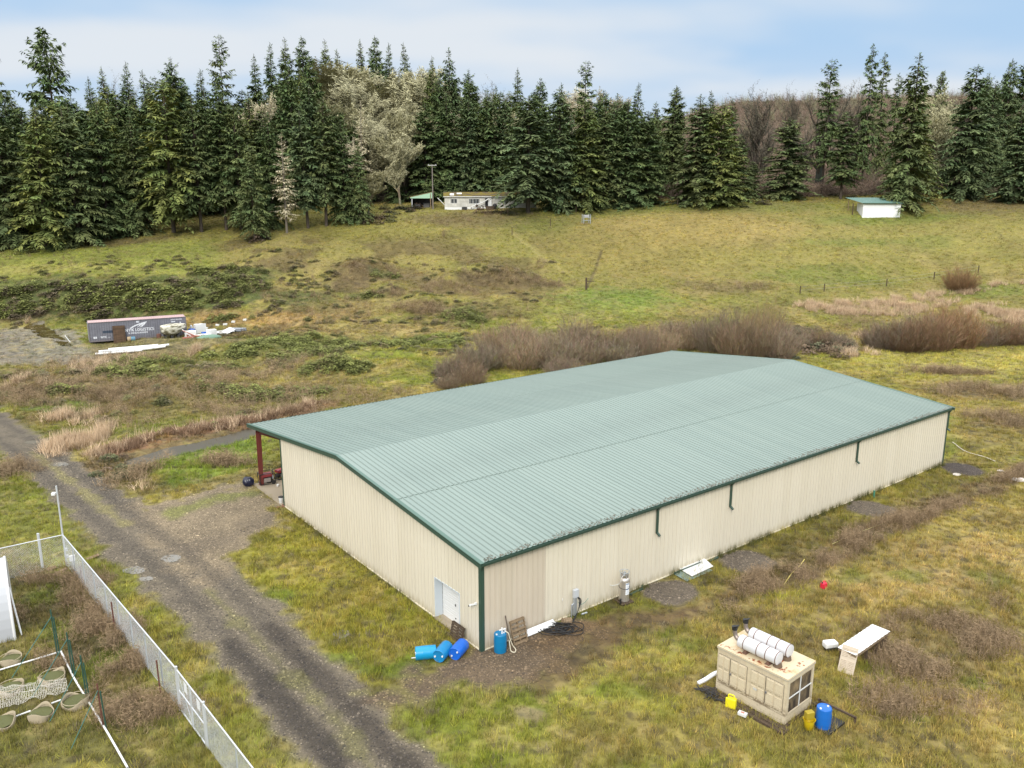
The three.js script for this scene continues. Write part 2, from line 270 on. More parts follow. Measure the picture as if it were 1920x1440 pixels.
stroke([[1040, 1210], [1110, 1195], [1200, 1172], [1290, 1152], [1370, 1110]], [0.9, 1.0, 0.9, 0.6, 0.3], C(122, 98, 66), { k: 0.9, grass: 0.1, soft: 0.6, ragged: 0.7 });
stroke([[1010, 1310], [1050, 1270], [1110, 1225]], [0.5, 0.7, 0.9], C(112, 92, 62), { k: 0.85, grass: 0.15, soft: 0.5, ragged: 0.6 });
stroke([[330, 962], [400, 938], [470, 925]], 0.8, C(130, 136, 56), { k: 0.65, grass: 0.8 });
stroke([[395, 905], [470, 890], [520, 870]], 0.9, C(132, 122, 80), { k: 0.6, grass: 0.5 });
// wheel tracks and the mossy strip between them
const off = (P, d) => P.map((p, i) => { const a = P[Math.max(0, i - 1)], b = P[Math.min(P.length - 1, i + 1)], L = Math.hypot(b[0] - a[0], b[1] - a[1]); return [p[0] - (b[1] - a[1]) / L * d, p[1] + (b[0] - a[0]) / L * d]; });
stroke(off(roadR.P, 0.95), 0.42, DGRAV, { world: 1, k: 0.55, grass: 0.02, soft: 0.35, ragged: 0.4, road: 1 });
stroke(off(roadR.P, -0.95), 0.42, DGRAV, { world: 1, k: 0.55, grass: 0.02, soft: 0.35, ragged: 0.4, road: 1 });
stroke(off(roadR.P.slice(7), 1.0), 0.55, C(66, 59, 51), { world: 1, k: 0.7, grass: 0.01, soft: 0.35, ragged: 0.4, road: 1 });
stroke(off(roadR.P.slice(7), -0.9), 0.5, C(70, 62, 53), { world: 1, k: 0.65, grass: 0.01, soft: 0.35, ragged: 0.4, road: 1 });
stroke(roadR.P.slice(2, 5), 0.28, C(158, 150, 86), { world: 1, k: 0.5, grass: 0.25, soft: 0.3, ragged: 0.5 });
stroke(roadR.P.slice(6), 0.3, C(126, 122, 70), { world: 1, k: 0.55, grass: 0.3, soft: 0.3, ragged: 0.5 });
stroke([[330, 1035], [430, 1010], [520, 962]], 0.7, C(116, 104, 88), { k: 0.5, grass: 0.03, soft: 0.5, road: 1 });
const gravelSpots = [[1257, 1111, 1.42], [1397, 1053, 1.42], [1632, 953, 1.45], [1803, 880, 1.5]].map(([a, b, r], i) => { const c = gp(a, b); return { c, r, R: stroke([[c.x - 0.01, c.z], [c.x + 0.01, c.z]], r, i === 3 ? C(88, 78, 70) : C(118, 106, 90), { world: 1, k: 1, grass: 0.02, soft: 0.25, ragged: 0.35, road: 1 }) }; });
for (const [a, b, r] of [[255, 1068, .5], [322, 1047, .5], [272, 1085, .4], [43, 815, 0.6], [62, 828, .5], [112, 870, .55], [995, 1335, 0.5]]) { const c = gp(a, b); stroke([[c.x - r * .5, c.z], [c.x + r * .5, c.z + .2]], r * 0.8, C(126, 116, 98), { world: 1, k: 0.8, grass: 0, soft: .2, ragged: .3 }); }

function baseColor(x, z, out) {
  const D = -z, f1 = fbm(x * 0.045 + 11, z * 0.045, 3), f2 = fbm(x * 0.21 + 3, z * 0.21 + 8, 3), f3 = fbm(x * 1.1, z * 1.1 + 5, 2);
  const far = sst(105, 150, D), g = sst(0.36, 0.62, f1 * 0.5 + f2 * 0.5), dry = sst(0.5, 0.7, f2 * 0.6 + f3 * 0.4);
  for (let q = 0; q < 3; q++) {
    let c = mixn(GREEN[q], OLIVE[q], g); c = mixn(c, STRAW[q], dry * 0.45);
    let m = mixn(MEAD[q], STRAW[q], dry * 0.4); m = mixn(m, GREEN[q], (1 - g) * 0.35);
    out[q] = mixn(c, m, far);
  }
  if (D > 195) { const t = sst(195, 215, D), b = mixn(0.35, 1, f2); const bush = C(128, 104, 84); for (let q = 0; q < 3; q++) out[q] = mixn(out[q], bush[q] * b, t); }
  const rk = rough(x, z) * sst(0.42, 0.62, fbm(x * 0.16 + 40, z * 0.16, 3)) * (D < 118 ? 0.85 : 0.6); for (let q = 0; q < 3; q++) out[q] = mixn(out[q], BROWN[q], rk);
  out[3] = 1; out[4] = 0;
  return out;
}
const tmpc = [0, 0, 0, 0, 0], ck = [0, 0];
// small clumps: straw tufts and dark gaps
const lum = (x, z) => 0.66 + 0.68 * (0.55 * vn(x * 0.33 + 3, z * 0.33) + 0.45 * vn(x * 0.95, z * 0.95 + 8));   // matted and open turf
function clump(x, z, o) { const n = fbm(x * 1.15 + 31, z * 1.15, 2), m = vn(x * 2.6 + 7, z * 2.6 + 50) * .8 + .1; o[0] = 0.42 * sst(0.54, 0.72, n); o[1] = 0.5 * sst(0.60, 0.8, m); return o; }
function applyRegion(R, x, z, o, i) {
  let s = R.sd(x, z); if (s < -R.soft - R.ragged) return; if (s < R.soft + R.ragged) s += (fbm(x * 0.9 + 7, z * 0.9, 3) - 0.5) * 2 * R.ragged;
  if (s <= -R.soft) return;
  const w = sst(-R.soft, R.soft, s) * R.k; const m = R.road ? 1 : 0.85 + 0.3 * vn(x * 2.1, z * 2.1);
  for (let q = 0; q < 3; q++) o[i + q] = mixn(o[i + q], R.col[q] * m, w);
  o[i + 3] = mixn(o[i + 3], R.grass, w);
  if (R.road) o[i + 4] = Math.max(o[i + 4], w);
}
// one baked sheet of ground: colour image over x0..x1, D0..D1
function sheet(x0, x1, D0, D1, N) {
  const M = N, buf = new Float32Array(N * M * 5), dx = (x1 - x0) / N, dz = (D1 - D0) / M;
  for (let j = 0; j < M; j++) for (let i = 0; i < N; i++) { const x = x0 + (i + 0.5) * dx, z = -(D0 + (j + 0.5) * dz); baseColor(x, z, tmpc); const o = (j * N + i) * 5; for (let q = 0; q < 5; q++) buf[o + q] = tmpc[q]; }
  for (const R of REG) {
    const [a, b, c, d] = R.bb, i0 = Math.max(0, Math.floor((a - x0) / dx)), i1 = Math.min(N, Math.ceil((b - x0) / dx)), j0 = Math.max(0, Math.floor((-d - D0) / dz)), j1 = Math.min(M, Math.ceil((-c - D0) / dz));
    for (let j = j0; j < j1; j++) for (let i = i0; i < i1; i++) applyRegion(R, x0 + (i + 0.5) * dx, -(D0 + (j + 0.5) * dz), buf, (j * N + i) * 5);
  }
  const px = new Uint8Array(N * M * 4), l2s = (c) => { c = clamp(c); return 255 * (c <= 0.0031308 ? c * 12.92 : 1.055 * Math.pow(c, 1 / 2.4) - 0.055); };
  for (let j = 0; j < M; j++) for (let i = 0; i < N; i++) {
    const o = (j * N + i), x = x0 + (i + 0.5) * dx, z = -(D0 + (j + 0.5) * dz), rd = buf[o * 5 + 4];
    // grain: blades and clods on turf, stones on gravel
    let gr = 0.45 + 1.05 * (0.35 * vn(x * 1.3, z * 1.3) + 0.35 * vn(x * 3.1, z * 3.1) + 0.3 * vn(x * 8.3, z * 8.3 + 4));
    if (rd > 0.1) { const st = vn(x * 13, z * 13); const g2 = 0.68 + 0.40 * vn(x * 0.8, z * 0.8) + 0.2 * vn(x * 4.1, z * 4.1) + (st > 0.72 ? 0.7 * (st - 0.6) : 0) - (st < 0.26 ? 0.18 : 0); gr = mixn(gr, g2, rd); }
    clump(x, z, ck); const fr_ = 1 - .55 * sst(112, 150, -z), kc = (1 - rd) * fr_; if (rd < .5) gr = mixn(.97, gr * lum(x, z), fr_); for (let q = 0; q < 3; q++) px[o * 4 + q] = l2s(mixn(mixn(buf[o * 5 + q], STRAW[q], ck[0] * kc), DARKB[q] * .8, ck[1] * kc) * gr);
    px[o * 4 + 3] = 255;
  }
  const t = new THREE.DataTexture(px, N, M, THREE.RGBAFormat); t.colorSpace = THREE.SRGBColorSpace; t.magFilter = THREE.LinearFilter; t.wrapS = t.wrapT = THREE.ClampToEdgeWrapping; t.needsUpdate = true;
  const m = new THREE.MeshStandardMaterial({ map: t, roughness: 1 });
  return { x0, x1, D0, D1, N, M, buf, m, dx, dz };
}
const sheets = [sheet(-42, 42, 20, 59, 2048), sheet(-80, 80, 57.5, 119, 1800), sheet(-170, 170, 117, 247, 1600)];
function groundInfo(x, z) {                                             // [r,g,b, grass cover, road] at a place
  const D = -z;
  for (const s of sheets) if (D >= s.D0 && D < s.D1 - 1 && x > s.x0 && x < s.x1) { const i = Math.floor((x - s.x0) / s.dx), j = Math.floor((D - s.D0) / s.dz), o = (j * s.N + i) * 5; return s.buf.subarray(o, o + 5); }
  return baseColor(x, z, [0, 0, 0, 0, 0]);
}
// relief map shared by the ground sheets
const reliefTex = (() => { const N = 512, d = new Uint8Array(N * N * 4); for (let j = 0; j < N; j++) for (let i = 0; i < N; i++) { const w = (f) => { const a = i / N * f, b = j / N * f, P = f; const vnp = (ix, iy) => h2(((ix % P) + P) % P, ((iy % P) + P) % P); const ix = Math.floor(a), iy = Math.floor(b); let u = a - ix, v = b - iy; u = u * u * (3 - 2 * u); v = v * v * (3 - 2 * v); return mixn(mixn(vnp(ix, iy), vnp(ix + 1, iy), u), mixn(vnp(ix, iy + 1), vnp(ix + 1, iy + 1), u), v); }; const q = 255 * (0.35 * w(24) + 0.35 * w(60) + 0.3 * w(140)); d.set([q, q, q, 255], (j * N + i) * 4); } const t = new THREE.DataTexture(d, N, N, THREE.RGBAFormat); t.wrapS = t.wrapT = THREE.RepeatWrapping; t.magFilter = THREE.LinearFilter; t.needsUpdate = true; return t; })();
function groundMesh(s, step, drop) {
  const nx = Math.round((s.x1 - s.x0) / step), nz = Math.round((s.D1 - s.D0) / step), p = [], uv = [], idx = [];
  for (let j = 0; j <= nz; j++) for (let i = 0; i <= nx; i++) {
    const x = mixn(s.x0, s.x1, i / nx), D = mixn(s.D0, s.D1, j / nz);
    p.push(x, H(x, -D) - (j === 0 ? drop : 0), -D); uv.push(i / nx, j / nz);
  }
  for (let j = 0; j < nz; j++) for (let i = 0; i < nx; i++) { const a = j * (nx + 1) + i, b = a + 1, c = a + nx + 1, d = c + 1; idx.push(a, b, c, b, d, c); }
  const g = new THREE.BufferGeometry(); g.setAttribute('position', new THREE.Float32BufferAttribute(p, 3)); g.setAttribute('uv', new THREE.Float32BufferAttribute(uv, 2)); g.setIndex(idx); g.computeVertexNormals();
  return g;
}
sheets.forEach((s, i) => {
  const b = reliefTex.clone(); b.repeat.set((s.x1 - s.x0) / 9, (s.D1 - s.D0) / 9); b.needsUpdate = true; s.m.bumpMap = b; s.m.bumpScale = [0.10, 0.14, 0.18][i];
  struct(obj(['ground', 'ground', 'hillside_meadow'][i], groundMesh(s, [0.45, 0.5, 0.85][i], [0, 0.05, 0.15][i]), s.m), ['grassy valley floor around the metal barn', 'hummocky valley floor behind the barn', 'meadow slope rising to the trees'][i]);
});
// land outside the mapped sheets, to the horizon
{
  const p = [], c = [], idx = [], xs = [], ds = [];
  for (let x = -900; x <= 900; x += 12) xs.push(x); for (let D = -300; D <= 1200; D += D < 240 ? 12 : D < 480 ? 7 : 20) ds.push(D);
  const o = [0, 0, 0, 0, 0];
  for (const D of ds) for (const x of xs) { const inner = (Math.abs(x) < 170 && D > 117 && D < 240) || (Math.abs(x) < 80 && D > 57 && D < 118) || (Math.abs(x) < 42 && D > 20 && D < 58); p.push(x, H(x, -D) - (inner ? 1.6 : 0.12) + (D > 250 ? (fbm(x * .05, D * .05, 3) - .5) * 2.5 : 0), -D); baseColor(x, -D, o); c.push(o[0], o[1], o[2]); }
  const n = xs.length; for (let j = 0; j < ds.length - 1; j++) for (let i = 0; i < n - 1; i++) { const a = j * n + i; idx.push(a, a + 1, a + n, a + 1, a + n + 1, a + n); }
  const g = new THREE.BufferGeometry(); g.setAttribute('position', new THREE.Float32BufferAttribute(p, 3)); g.setAttribute('color', new THREE.Float32BufferAttribute(c, 3)); g.setIndex(idx); g.computeVertexNormals();
  struct(obj('hills', g, new THREE.MeshStandardMaterial({ vertexColors: true, roughness: 1 })), 'brush covered hills rising behind the trees');
}
// a patch laid on the ground where mask(x, z) > 0
function patch(mask, [xa, xb, za, zb], step, lift, s, level) {
  const p = [], uv = [];
  const add = (x, z) => { p.push(x, (level ?? H(x, z)) + lift, z); if (s) uv.push((x - s.x0) / (s.x1 - s.x0), (-z - s.D0) / (s.D1 - s.D0)); };
  const tri = (T) => {
    const out = [];
    for (let i = 0; i < 3; i++) { const a = T[i], b = T[(i + 1) % 3]; if (a[2] > 0) out.push(a); if ((a[2] > 0) !== (b[2] > 0)) { const t = a[2] / (a[2] - b[2]); out.push([mixn(a[0], b[0], t), mixn(a[1], b[1], t), 0]); } }
    for (let i = 1; i + 1 < out.length; i++) { add(out[0][0], out[0][1]); add(out[i][0], out[i][1]); add(out[i + 1][0], out[i + 1][1]); }
  };
  const nx = Math.ceil((xb - xa) / step), nz = Math.ceil((zb - za) / step), row = (j) => Array.from({ length: nx + 1 }, (_, i) => { const x = xa + i * step, z = za + j * step; return [x, z, mask(x, z)]; });
  let A = row(0);
  for (let j = 0; j < nz; j++) { const B = row(j + 1); for (let i = 0; i < nx; i++) { if (Math.max(A[i][2], A[i + 1][2], B[i][2], B[i + 1][2]) <= 0) continue; tri([A[i], B[i], A[i + 1]]); tri([A[i + 1], B[i], B[i + 1]]); } A = B; }
  const g = new THREE.BufferGeometry(); g.setAttribute('position', new THREE.Float32BufferAttribute(p, 3)); if (s) g.setAttribute('uv', new THREE.Float32BufferAttribute(uv, 2)); g.computeVertexNormals(); return g;
}
const ragged = (R, k = 1) => (x, z) => R.sd(x, z) + (fbm(x * 0.9 + 7, z * 0.9, 3) - 0.5) * 2 * R.ragged * k;
const inD = (f, a, b) => (x, z) => Math.min(f(x, z), (-z - a) * 4, (b + z) * 4);
const lay = (name, label, mask, bb, step = 0.22, lift = 0.012) => {
  const clip = [[20.2, 58.2, sheets[0]], [58.2, 118.2, sheets[1]]], gs = [];
  for (const [a, b, s] of clip) { const z0 = Math.max(bb[2], -b), z1 = Math.min(bb[3], -a); if (z1 - z0 < 0.2) continue; const x0 = Math.max(bb[0], s.x0), x1 = Math.min(bb[1], s.x1); const g = patch((x, z) => Math.min(mask(x, z), (-z - a) * 4, (b + z) * 4), [x0, x1, z0 - step, z1 + step], step, lift, s); if (g.attributes.position.count) gs.push([g, s.m]); }
  if (gs.length === 1) return struct(obj(name, gs[0][0], gs[0][1]), label);
  const o = new THREE.Group(); o.name = numbered(name); scene.add(o); struct(o, label); for (const [g, m] of gs) obj('road_section', g, m, o); return o;
};
lay('gravel_road', 'gravel farm road running past the barn with dark wheel tracks', ragged(roadR), roadR.bb);
lay('gravel_apron', 'pale gravel apron between the road and the open bay', (x, z) => Math.min(ragged(apronR)(x, z), -ragged(roadR)(x, z) + 0.05), apronR.bb, 0.22, 0.016);
lay('gravel_track', 'muddy gravel track turning off the road along the long wall', (x, z) => Math.min(ragged(trackR)(x, z), -ragged(roadR)(x, z) + 0.05), trackR.bb, 0.2, 0.016);
const spotWords = ['behind the steel tank', 'right of the white sheet', 'below the third downspout', 'at the far corner of the barn'];
gravelSpots.forEach((s, i) => lay('gravel_patch', 'round gravel splash patch ' + spotWords[i], ragged(s.R), s.R.bb, 0.12, 0.016));
// water
const waterM = mat(lin(180, 172, 156, 0.42), 0.05), creekM = mat(lin(98, 90, 70, 0.5), 0.35);
struct(obj('creek_water', patch((x, z) => sdStroke(creekP, 1.3)(x, z), bounds(creekP, 2), 0.2, 0, null, -0.16), creekM), 'narrow grey ditch water behind the open bay');
[[255, 1068, .42], [322, 1047, .42], [272, 1086, .32], [64, 829, .4], [112, 871, .4]].forEach(([a, b, r]) => { const c = gp(a, b); struct(obj('puddle', patch((x, z) => r - Math.hypot((x - c.x) * .8, z - c.z) + (fbm(x * 1.7, z * 1.7, 3) - .5) * r * 1.5, [c.x - 1.6, c.x + 1.6, c.z - 1.6, c.z + 1.6], 0.08, 0.022), waterM), 'shallow rain puddle on the gravel road'); });
{ const P = pl([[64, 612], [95, 630], [122, 648]]); struct(obj('puddle', patch((x, z) => sdStroke(P, [1.2, .8, .6])(x, z) + (fbm(x * .7, z * .7, 2) - .5) * 1.2, bounds(P, 3), 0.25, 0.1), mat(lin(104, 92, 54, .5), 0.1)), 'brown muddy puddle left of the shipping container'); }
{ const c = gp(632, 1190); struct(obj('puddle', patch((x, z) => .3 - Math.hypot((x - c.x) * .6, z - c.z) + (fbm(x * 1.7, z * 1.7, 3) - .5) * .6, [c.x - 1.6, c.x + 1.6, c.z - 1.6, c.z + 1.6], 0.08, 0.01), waterM), 'small puddle in the grass by the gable wall'); }

// ---------------------------------------------------------------- the metal barn
const project = (p) => { const x = p.x, y = p.y - CAMY, z = p.z, d = -(z * cp + y * sp), v = y * cp - z * sp; return [960 + FPX * x / d, 720 - FPX * v / d]; };
const solve = (f, target, a, b) => { const fa = f(a) < target; for (let i = 0; i < 50; i++) { const m = (a + b) / 2; if ((f(m) < target) === fa) a = m; else b = m; } return (a + b) / 2; };
const wallU = (px, y = 0) => solve((u) => project(barnAt(u, y, 0))[0], px, 0, 60);
const wallV = (px, y = 0) => solve((v) => project(barnAt(0, y, v))[0], px, 0, 40);
const noiseTex = (base, amp, sx, sy, N = 256, streak = 0) => canvasTex(N, N, (g) => { const im = g.createImageData(N, N); for (let j = 0; j < N; j++) for (let i = 0; i < N; i++) { const n = fbm(i / N * sx, j / N * sy, 4) - 0.5 + streak * (fbm(i / N * 60, j / N * 2 + 9, 2) - 0.5); for (let q = 0; q < 3; q++) im.data[(j * N + i) * 4 + q] = clamp(base[q] + amp * n, 0, 255); im.data[(j * N + i) * 4 + 3] = 255; } g.putImageData(im, 0, 0); });
const rep = (t, x, y) => { t.wrapS = t.wrapT = THREE.MirroredRepeatWrapping; t.repeat.set(x, y); return t; };
const roofTex = rep(noiseTex([240, 240, 240], 26, 6, 3, 256, 0.1), 0.21, 0.11);
const wallTex = rep(canvasTex(512, 512, (g, N) => { const im = g.createImageData(N, N); for (let j = 0; j < N; j++) for (let i = 0; i < N; i++) { const y = (1 - j / N) * 4.76, n = fbm(i / N * 5, j / N * 3, 4) - .5, st = fbm(i / N * 46, j / N * 1.6 + 9, 2), sp = sst(0.42, 0.0, y - .35 * (fbm(i / N * 22, 3, 3) - .3)) * .2 + sst(.6, .85, st) * .025, b = [240, 240, 238]; for (let q = 0; q < 3; q++) im.data[(j * N + i) * 4 + q] = clamp(mixn(b[q] + 18 * n, [128, 116, 78][q], clamp(sp)), 0, 255); im.data[(j * N + i) * 4 + 3] = 255; } g.putImageData(im, 0, 0); }), 0.27, 0.21);
const MR = [[0.22, 0.285, 0.252], [0.214, 0.279, 0.247], [0.226, 0.291, 0.257]].map((c) => mat(c, 0.42, 0.0, { map: roofTex, vertexColors: true }));
const MW = [[0.76, 0.69, 0.56], [0.745, 0.675, 0.545], [0.775, 0.705, 0.575]].map((c) => mat(c, 0.5, 0, { map: wallTex, vertexColors: true }));
const MWold = [[0.66, 0.57, 0.46], [0.64, 0.555, 0.445]].map((c) => mat(c, 0.5, 0, { map: wallTex, vertexColors: true }));
const MG = mat([0.034, 0.072, 0.053], 0.4), MGl = mat([0.075, 0.14, 0.11], 0.4), MRed = mat([0.16, 0.035, 0.028], 0.55), MConc = mat([0.40, 0.34, 0.26], 0.9, 0, { map: rep(noiseTex([225, 222, 215], 70, 8, 8), 0.2, 0.2) });
const MWhite = mat([0.72, 0.72, 0.71], 0.45), MWhiteR = mat([0.66, 0.66, 0.64], 0.7), MGalv = mat([0.45, 0.48, 0.5], 0.4, 0.5), MBlack = mat([0.015, 0.015, 0.016], 0.55), MDark = mat([0.04, 0.038, 0.036], 0.8);
const woodTex = noiseTex([205, 195, 180], 110, 3, 26, 128, 0.6);
const MWood = mat([0.24, 0.18, 0.12], 0.9, 0, { map: woodTex }), MWoodD = mat([0.12, 0.09, 0.065], 0.9, 0, { map: woodTex }), MWoodP = mat([0.34, 0.27, 0.19], 0.9, 0, { map: woodTex });
// ribbed sheet: profile across (t), length along (s) from s0 to s1(t); returns geometry in (t, n, s)
function ribbed(w, ribs, rh, rb, rt, s0, s1, dk = 0.12) {                // dk: rib shading painted on the side faces as darker vertex colour
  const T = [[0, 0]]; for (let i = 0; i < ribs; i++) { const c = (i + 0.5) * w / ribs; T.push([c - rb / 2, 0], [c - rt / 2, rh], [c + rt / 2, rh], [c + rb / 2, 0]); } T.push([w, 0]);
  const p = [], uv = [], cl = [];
  for (let i = 0; i < T.length - 1; i++) { const ribShade = T[i][1] !== T[i + 1][1] ? 1 - dk : 1; for (let k = 0; k < 18; k++) cl.push(ribShade); const [a, ha] = T[i], [b, hb] = T[i + 1], q = [[a, ha, s0(a)], [b, hb, s0(b)], [b, hb, s1(b)], [a, ha, s1(a)]]; for (const k of [0, 1, 2, 0, 2, 3]) { p.push(...q[k]); uv.push(q[k][0], q[k][2]); } }
  const g = new THREE.BufferGeometry(); g.setAttribute('position', new THREE.Float32BufferAttribute(p, 3)); g.setAttribute('uv', new THREE.Float32BufferAttribute(uv, 2)); g.setAttribute('color', new THREE.Float32BufferAttribute(cl, 3)); return g;
}
const mapGeo = (g, f) => { const P = g.attributes.position; for (let i = 0; i < P.count; i++) { const [x, y, z] = f(P.getX(i), P.getY(i), P.getZ(i)); P.setXYZ(i, x, y, z); } g.computeVertexNormals(); return g; };
const { L, W, He, Hr } = BARN, SL = (Hr - He) / (W / 2), roofY = (v) => He + 0.1 + SL * (v < W / 2 ? v : W - v), OV = 0.2;
const barn = thing('metal_barn', 'long beige metal barn with a low green ribbed roof and open bay', 'barn', [BARN.x, 0, BARN.z], BARN.turn);
{
  const NP = 46, pw = (L + 2 * OV) / NP, mid = W * 0.262;
  const lens = [[-OV, mid + 0.15, 0], [mid, W / 2, 0.012], [W / 2, W - mid, 0.012], [W - mid - 0.15, W + OV, 0]];
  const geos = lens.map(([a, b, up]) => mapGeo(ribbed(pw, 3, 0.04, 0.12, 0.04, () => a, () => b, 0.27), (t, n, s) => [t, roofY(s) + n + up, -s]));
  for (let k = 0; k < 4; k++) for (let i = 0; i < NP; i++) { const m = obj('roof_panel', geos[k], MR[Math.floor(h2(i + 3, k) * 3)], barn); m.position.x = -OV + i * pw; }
  for (const v of [mid - 0.02]) { const g = []; for (let i = 0; i < NP * 3; i++) g.push(box(pw / 3 - 0.16, 0.010, 0.035, -OV + i * pw / 3 + pw / 3 * 0 , roofY(v) + 0.02, -v)); obj('lap_seam', g.map((q) => q), mat([0.17, 0.22, 0.19], 0.7), barn); }
  // long wall, its near end of older greyer sheets
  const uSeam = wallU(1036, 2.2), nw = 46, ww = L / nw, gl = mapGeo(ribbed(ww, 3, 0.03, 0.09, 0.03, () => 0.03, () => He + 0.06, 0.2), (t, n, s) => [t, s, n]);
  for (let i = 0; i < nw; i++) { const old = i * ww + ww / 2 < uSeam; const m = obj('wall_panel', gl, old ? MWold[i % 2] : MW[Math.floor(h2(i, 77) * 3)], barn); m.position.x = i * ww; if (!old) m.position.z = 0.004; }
  // gable wall with the roll-up door opening
  const vEnd = W - BARN.bay, ng = 24, gw = vEnd / ng;
  const dv0 = wallV(863, 0.6), dv1 = wallV(815.5, 1.2), dh = solve((y) => -project(barnAt(0, y, dv1))[1], -1081, 0.5, 4);
  for (let i = 0; i < ng; i++) {
    const cut = [[i * gw, (i + 1) * gw]];
    const parts = []; for (const [a, b] of cut) { const lo = Math.max(a, dv0), hi = Math.min(b, dv1); if (hi - lo > 0.02) { if (lo - a > 0.02) parts.push([a, lo, 0.03]); parts.push([lo, hi, dh]); if (b - hi > 0.02) parts.push([hi, b, 0.03]); } else parts.push([a, b, 0.03]); }
    const mm = MW[Math.floor(h2(i, 31) * 3)];
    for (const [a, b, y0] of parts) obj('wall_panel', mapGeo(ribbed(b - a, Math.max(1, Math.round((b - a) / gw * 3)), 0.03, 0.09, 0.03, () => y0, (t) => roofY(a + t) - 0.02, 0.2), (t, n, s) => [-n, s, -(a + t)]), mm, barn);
  }
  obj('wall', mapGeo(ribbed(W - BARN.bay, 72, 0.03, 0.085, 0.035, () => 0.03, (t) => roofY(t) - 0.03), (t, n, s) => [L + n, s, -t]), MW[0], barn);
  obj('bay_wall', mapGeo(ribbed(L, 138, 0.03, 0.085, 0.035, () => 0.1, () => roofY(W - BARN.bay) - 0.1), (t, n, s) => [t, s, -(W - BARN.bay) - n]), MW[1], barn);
  // trim
  const gut = new THREE.Shape(); gut.moveTo(0, 0); gut.lineTo(0.02, -0.13); gut.lineTo(0.13, -0.13); gut.lineTo(0.16, 0.0); gut.lineTo(0.145, 0.0); gut.lineTo(0.12, -0.115); gut.lineTo(0.03, -0.115); gut.lineTo(0.015, 0); gut.closePath();
  const gg = new THREE.ExtrudeGeometry(gut, { depth: L + 2 * OV, bevelEnabled: false }); gg.rotateY(Math.PI / 2); gg.scale(1, 1, -1); gg.translate(-OV, roofY(-OV) - 0.005, OV - 0.02); gg.computeVertexNormals();
  obj('gutter', gg, MG, barn);
  const g2 = gg.clone(); g2.scale(1, 1, -1); g2.translate(0, 0, -W); g2.computeVertexNormals(); obj('gutter', g2, MG, barn);
  for (const [u, s] of [[-OV, -1], [L + OV, 1]]) for (const [a, b] of [[-OV - 0.12, W / 2], [W / 2, W + OV + 0.12]]) {
    const ya = roofY(a), yb = roofY(b), g = [plank(V(u + s * 0.02, ya - 0.09, -a), V(u + s * 0.02, yb - 0.09, -b), 0.04, 0.2), plank(V(u - s * 0.06, ya + 0.045, -a), V(u - s * 0.06, yb + 0.045, -b), 0.2, 0.012)];
    obj('rake_trim', g[0], MG, barn); obj('rake_cap', g[1], MGl, barn);
  }
  const corner = (u, v, su, sv, w = 0.17) => obj('corner_trim', [box(w, He + 0.02, 0.03, u + su * (w / 2 - 0.035), He / 2, -v + 0.04 * (sv > 0 ? 1 : -1)), box(0.03, He + 0.02, w, u - su * 0.04, He / 2 + 0.001, -v - sv * (w / 2 - 0.05))], MG, barn);
  corner(0, 0, 1, 1); corner(L, 0, -1, 1, 0.14);
  obj('corner_trim', [box(0.05, roofY(vEnd) - 0.1, 0.1, -0.02, (roofY(vEnd) - 0.1) / 2, -vEnd - 0.02)], MG, barn);
  const MBase = mat([0.7, 0.64, 0.5], 0.6);
  obj('base_trim', [box(L, 0.05, 0.06, L / 2, 0.03, 0.015), box(0.06, 0.05, dv0, -0.015, 0.031, -dv0 / 2), box(0.06, 0.05, vEnd - dv1, -0.015, 0.031, -(vEnd + dv1) / 2)], MBase, barn);
  // downspouts that stop part way down the wall
  for (const [px, y] of [[1231, 3.9], [1369, 3.9], [1607, 3.9], [1777, 3.9]]) {
    const u = wallU(px, y), bot = He - 1.62;
    obj('downspout', [box(0.11, 1.3, 0.09, u, bot + 0.75, 0.09), plank(V(u, He - 0.02, 0.25), V(u, He - 0.26, 0.1), 0.11, 0.09), plank(V(u, bot + 0.14, 0.085), V(u, bot, 0.30), 0.11, 0.09)], MG, barn);
  }
  // roll-up door
  const dw = dv1 - dv0, depth = 0.42, dc = (dv0 + dv1) / 2, cur = [];
  const ns = 17; for (let i = 0; i < ns; i++) cur.push(bx(0.03, dh / ns * 0.96, dw - 0.1, depth + 0.004 * (i % 2), (i + 0.5) * dh / ns + 0.02, -dc, 0.012));
  const door = obj('door', cur, MWhite, barn);
  obj('handle', [bx(0.03, 0.12, 0.05, depth - 0.03, dh * 0.47, -dc + 0.1), bx(0.03, 0.06, 0.05, depth - 0.03, dh * 0.15, -dc + 0.1)], MDark, door);
  obj('door_jamb', [box(depth, dh, 0.05, depth / 2 - 0.02, dh / 2, -dv1 + 0.02), box(depth, dh, 0.05, depth / 2 - 0.02, dh / 2, -dv0 - 0.02), box(depth, 0.05, dw - 0.1, depth / 2 - 0.02, dh - 0.022, -dc)], mat([0.55, 0.6, 0.64], 0.5), barn);
  obj('door_sill', [box(0.55, 0.08, dw - 0.06, 0.18, 0.03, -dc)], MConc, barn);
  // open bay: slab, red steel frame
  obj('floor_slab', [box(L + 0.3, 0.1, BARN.bay + 0.25, L / 2, 0.02, -(W - BARN.bay / 2) - 0.05)], MConc, barn);
